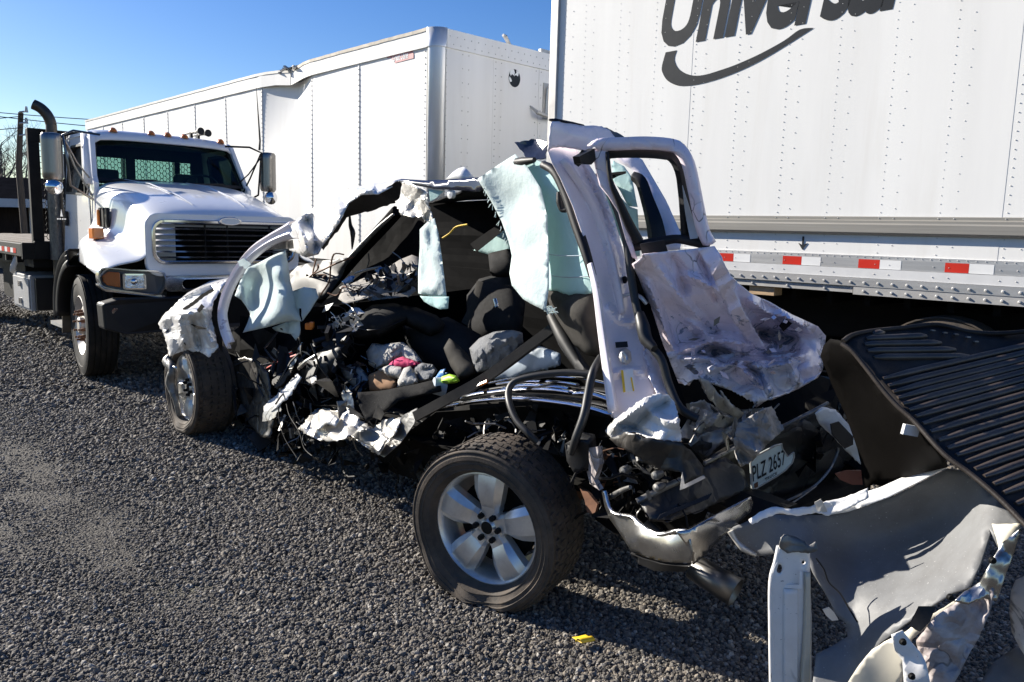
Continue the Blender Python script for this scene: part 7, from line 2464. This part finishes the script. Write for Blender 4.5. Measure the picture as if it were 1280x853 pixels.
sheet("cream_edge", M['cream'], fpn, [(1240, 655, 2.08), (1276, 655, 2.02), (1255, 690, 2.02), (1236, 715, 2.02), (1222, 738, 2.02), (1196, 750, 2.02), (1180, 760, 2.03), (1150, 776, 2.04), (1132, 790, 2.06), (1110, 800, 2.08), (1090, 812, 2.10), (1075, 830, 2.10), (1060, 853, 2.11), (1050, 890, 2.1), (1120, 890, 2.05), (1130, 840, 2.04), (1140, 800, 2.04), (1170, 775, 2.03), (1200, 760, 2.02), (1228, 745, 2.01), (1238, 716, 2.01), (1250, 690, 2.02)],
      mode='y', res=7, amp=.01, fold=waves(14, 2), jag=.8, seed=53, smooth=40)
sheet("crumpled_outer_skin", M['mud'], fpn, [(1170, 770, 1.98), (1196, 752, 1.98), (1212, 742, 1.98), (1225, 738, 1.99), (1230, 745, 1.98), (1245, 730, 1.96), (1236, 768, 1.95), (1222, 800, 1.95), (1205, 830, 1.95), (1190, 860, 1.95), (1176, 900, 1.95), (1136, 900, 2.0), (1150, 850, 2.0), (1146, 800, 2.01)],
      mode='y', res=5.5, amp=.035, fold=folds(103, 5, 1.5, 7), jag=.8, seed=54, smooth=24, scale=120)
sheet("folded_outer_lip", M['bumper'], fpn, [(1192, 752, 1.98), (1205, 740, 1.98), (1225, 728, 1.98), (1240, 700, 1.97), (1252, 680, 1.97), (1276, 660, 1.96), (1268, 690, 1.95), (1256, 722, 1.94), (1246, 752, 1.94), (1228, 748, 1.95), (1210, 756, 1.96)],
      mode='y', res=5, amp=.03, fold=folds(104, 5, 1.5, 8), seed=55, smooth=24)
sheet("lip_gap", M['black'], fpn, [(1136, 782, 2.0), (1148, 758, 2.0), (1170, 758, 1.99), (1162, 778, 1.98), (1150, 790, 1.98)], mode='y', res=6)
sheet("corner_bracket", M['wreckwhite'], fpn, [(1114, 794, 2.0), (1128, 788, 1.99), (1140, 804, 1.98), (1152, 818, 1.97), (1158, 830, 1.96), (1164, 860, 1.95), (1166, 900, 1.95), (1136, 900, 1.97), (1130, 855, 1.98), (1128, 826, 1.99), (1118, 812, 2.0)],
      mode='y', res=5, amp=.02, fold=folds(105), seed=56, smooth=24)
for q, d in (((1241, 701), 1.93), ((1188, 747), 1.95), ((1129, 803), 1.94), ((1140, 846), 1.93)):
    b = MB()
    p = at_depth(q[0], q[1], d)
    b.lathe([(0, .006), (.007, .005), (.0085, .0), (.0095, -.001), (.0095, -.004)], 12, Matrix.Translation(p) @ Matrix.Rotation(math.pi, 4, 'Z'))
    b.build("panel_bolt", M['frame'], fpn, world=True, smooth=40)
# pressed post in front
post = thing("pressed_steel_post", "upright white pressed steel post with punched holes in front of the fender panel", "post", loc=(.83, 2.2, 0))
PY = lambda x, y: (x, y, 2.27)
holes = [[(974 + 3.8 * math.cos(a), 711 + 6 * math.sin(a)) for a in np.linspace(0, 2 * math.pi, 11)[:-1]],
         [(1004 + 2.6 * math.cos(a), 703 + 2.6 * math.sin(a)) for a in np.linspace(0, 2 * math.pi, 9)[:-1]],
         [(1007 + 1.6 * math.cos(a), 747 + 1.8 * math.sin(a)) for a in np.linspace(0, 2 * math.pi, 8)[:-1]],
         [(1008 + 1.6 * math.cos(a), 763 + 1.8 * math.sin(a)) for a in np.linspace(0, 2 * math.pi, 8)[:-1]]]
sheet("post_face", M['wreckwhite'], post, [(974, 682, 2.27), (1012, 684, 2.27), (1012, 715, 2.27), (1014, 770, 2.27), (1014, 853, 2.27), (1015, 950, 2.27), (966, 950, 2.27), (964, 853, 2.27), (963, 770, 2.27), (963, 728, 2.27), (966, 712, 2.27), (972, 700, 2.27)],
      mode='y', depth=2.27, holes=holes, res=5, amp=.003, fold=folds(111, 3, 1, 3), smooth=40, thick=.006)
for pts in ([(974, 683, 2.275), (970, 703, 2.275), (964, 728, 2.275), (964, 790, 2.275), (965, 860, 2.275), (967, 950, 2.275)], ):
    rod("post_edge", M['wreckwhite'], post, pts, .009, mode='y', n=8)
strip("post_flange", M['cream'], post, [(1009, 715, 2.262, .008), (1009, 760, 2.262, .009), (1008, 810, 2.262, .012), (1006, 853, 2.262, .014), (1006, 950, 2.262, .014)], mode='y', prof=((-1, 0), (-.6, .8), (.6, .8), (1, 0)))
strip("post_rib", M['wreckwhite'], post, [(988, 735, 2.268, .022), (988, 780, 2.268, .022), (988, 853, 2.268, .022), (989, 950, 2.268, .022)], mode='y', prof=((-1, 0), (-.8, .35), (.8, .35), (1, 0)))
sheet("post_shoulder", M['wreckwhite'], post, [(981, 731, 2.27), (999, 731, 2.25), (1000, 712, 2.255), (1003, 716, 2.25), (1003, 736, 2.25), (981, 735, 2.265)], mode='y', res=5)
sheet("torn_post_top", M['torn'], post, [(974, 684, 2.262), (976, 672, 2.27), (980, 668, 2.27), (994, 671, 2.28), (1006, 677, 2.27), (1010, 683, 2.26), (1021, 676, 2.25), (1022, 688, 2.25), (1010, 692, 2.255), (998, 690, 2.258), (984, 692, 2.26)], mode='y', res=3.5, amp=.02, fold=folds(112, 5, 3, 9), jag=.6, seed=57, smooth=22)
sc1 = sheet("metal_scrap", M['wreckwhite'], None, [(1028, 762), (1036, 759), (1043, 766), (1048, 775), (1040, 776), (1032, 769)], mode='y', depth=2.62, res=4, amp=.01, fold=fd)
tag(sc1, "small white metal scrap on the gravel behind the steel post", "scrap")
# crumpled white piece at the right edge
cs = thing("crumpled_wing", "crumpled pale body panel at the right edge below the ribbed panel", "body panel", loc=(1.75, 2.3, 0))
sheet("upper_skin", M['wreckwhite'], cs, [(1264, 740, 2.14), (1270, 726, 2.16), (1300, 710, 2.1), (1380, 700, 2.0), (1380, 900, 1.9), (1300, 850, 2.0), (1275, 810, 2.1), (1265, 790, 2.12), (1262, 765, 2.14)], mode='y', res=7, amp=.04, fold=folds(121), seed=58, smooth=26)
sheet("lower_skin", M['innerfender'], cs, [(1226, 853, 2.12), (1240, 830, 2.14), (1256, 818, 2.16), (1276, 806, 2.14), (1320, 840, 2.05), (1380, 900, 1.95), (1220, 900, 2.1)], mode='y', res=7, amp=.03, fold=folds(122), seed=59, smooth=30)

# ================================================================== SMALL THING ON THE GRAVEL
yc = on_ground(730, 804, .006)
b = MB()
e_ = Vector((.92, .38, 0)).normalized()
s_ = Vector((-.38, .92, 0)).normalized()
rows = []
for u in np.linspace(-.03, .03, 7):
    row = []
    for a_ in np.linspace(-.5, 3.4, 9):
        row.append(yc + e_ * (u + .004 * a_) + s_ * (.012 * math.cos(a_)) + Vector((0, 0, .011 + .011 * math.sin(a_))))
    row.append(yc + e_ * (u - .008) + s_ * .030 + Vector((0, 0, .014 + .06 * abs(u))))
    rows.append(row)
b.grid(rows)
tag(b.build("yellow_scrap", M['yellow'], None, smooth=60, solid=.0015), "curled scrap of yellow plastic lying on the gravel below the flat tyre", "plastic scrap")
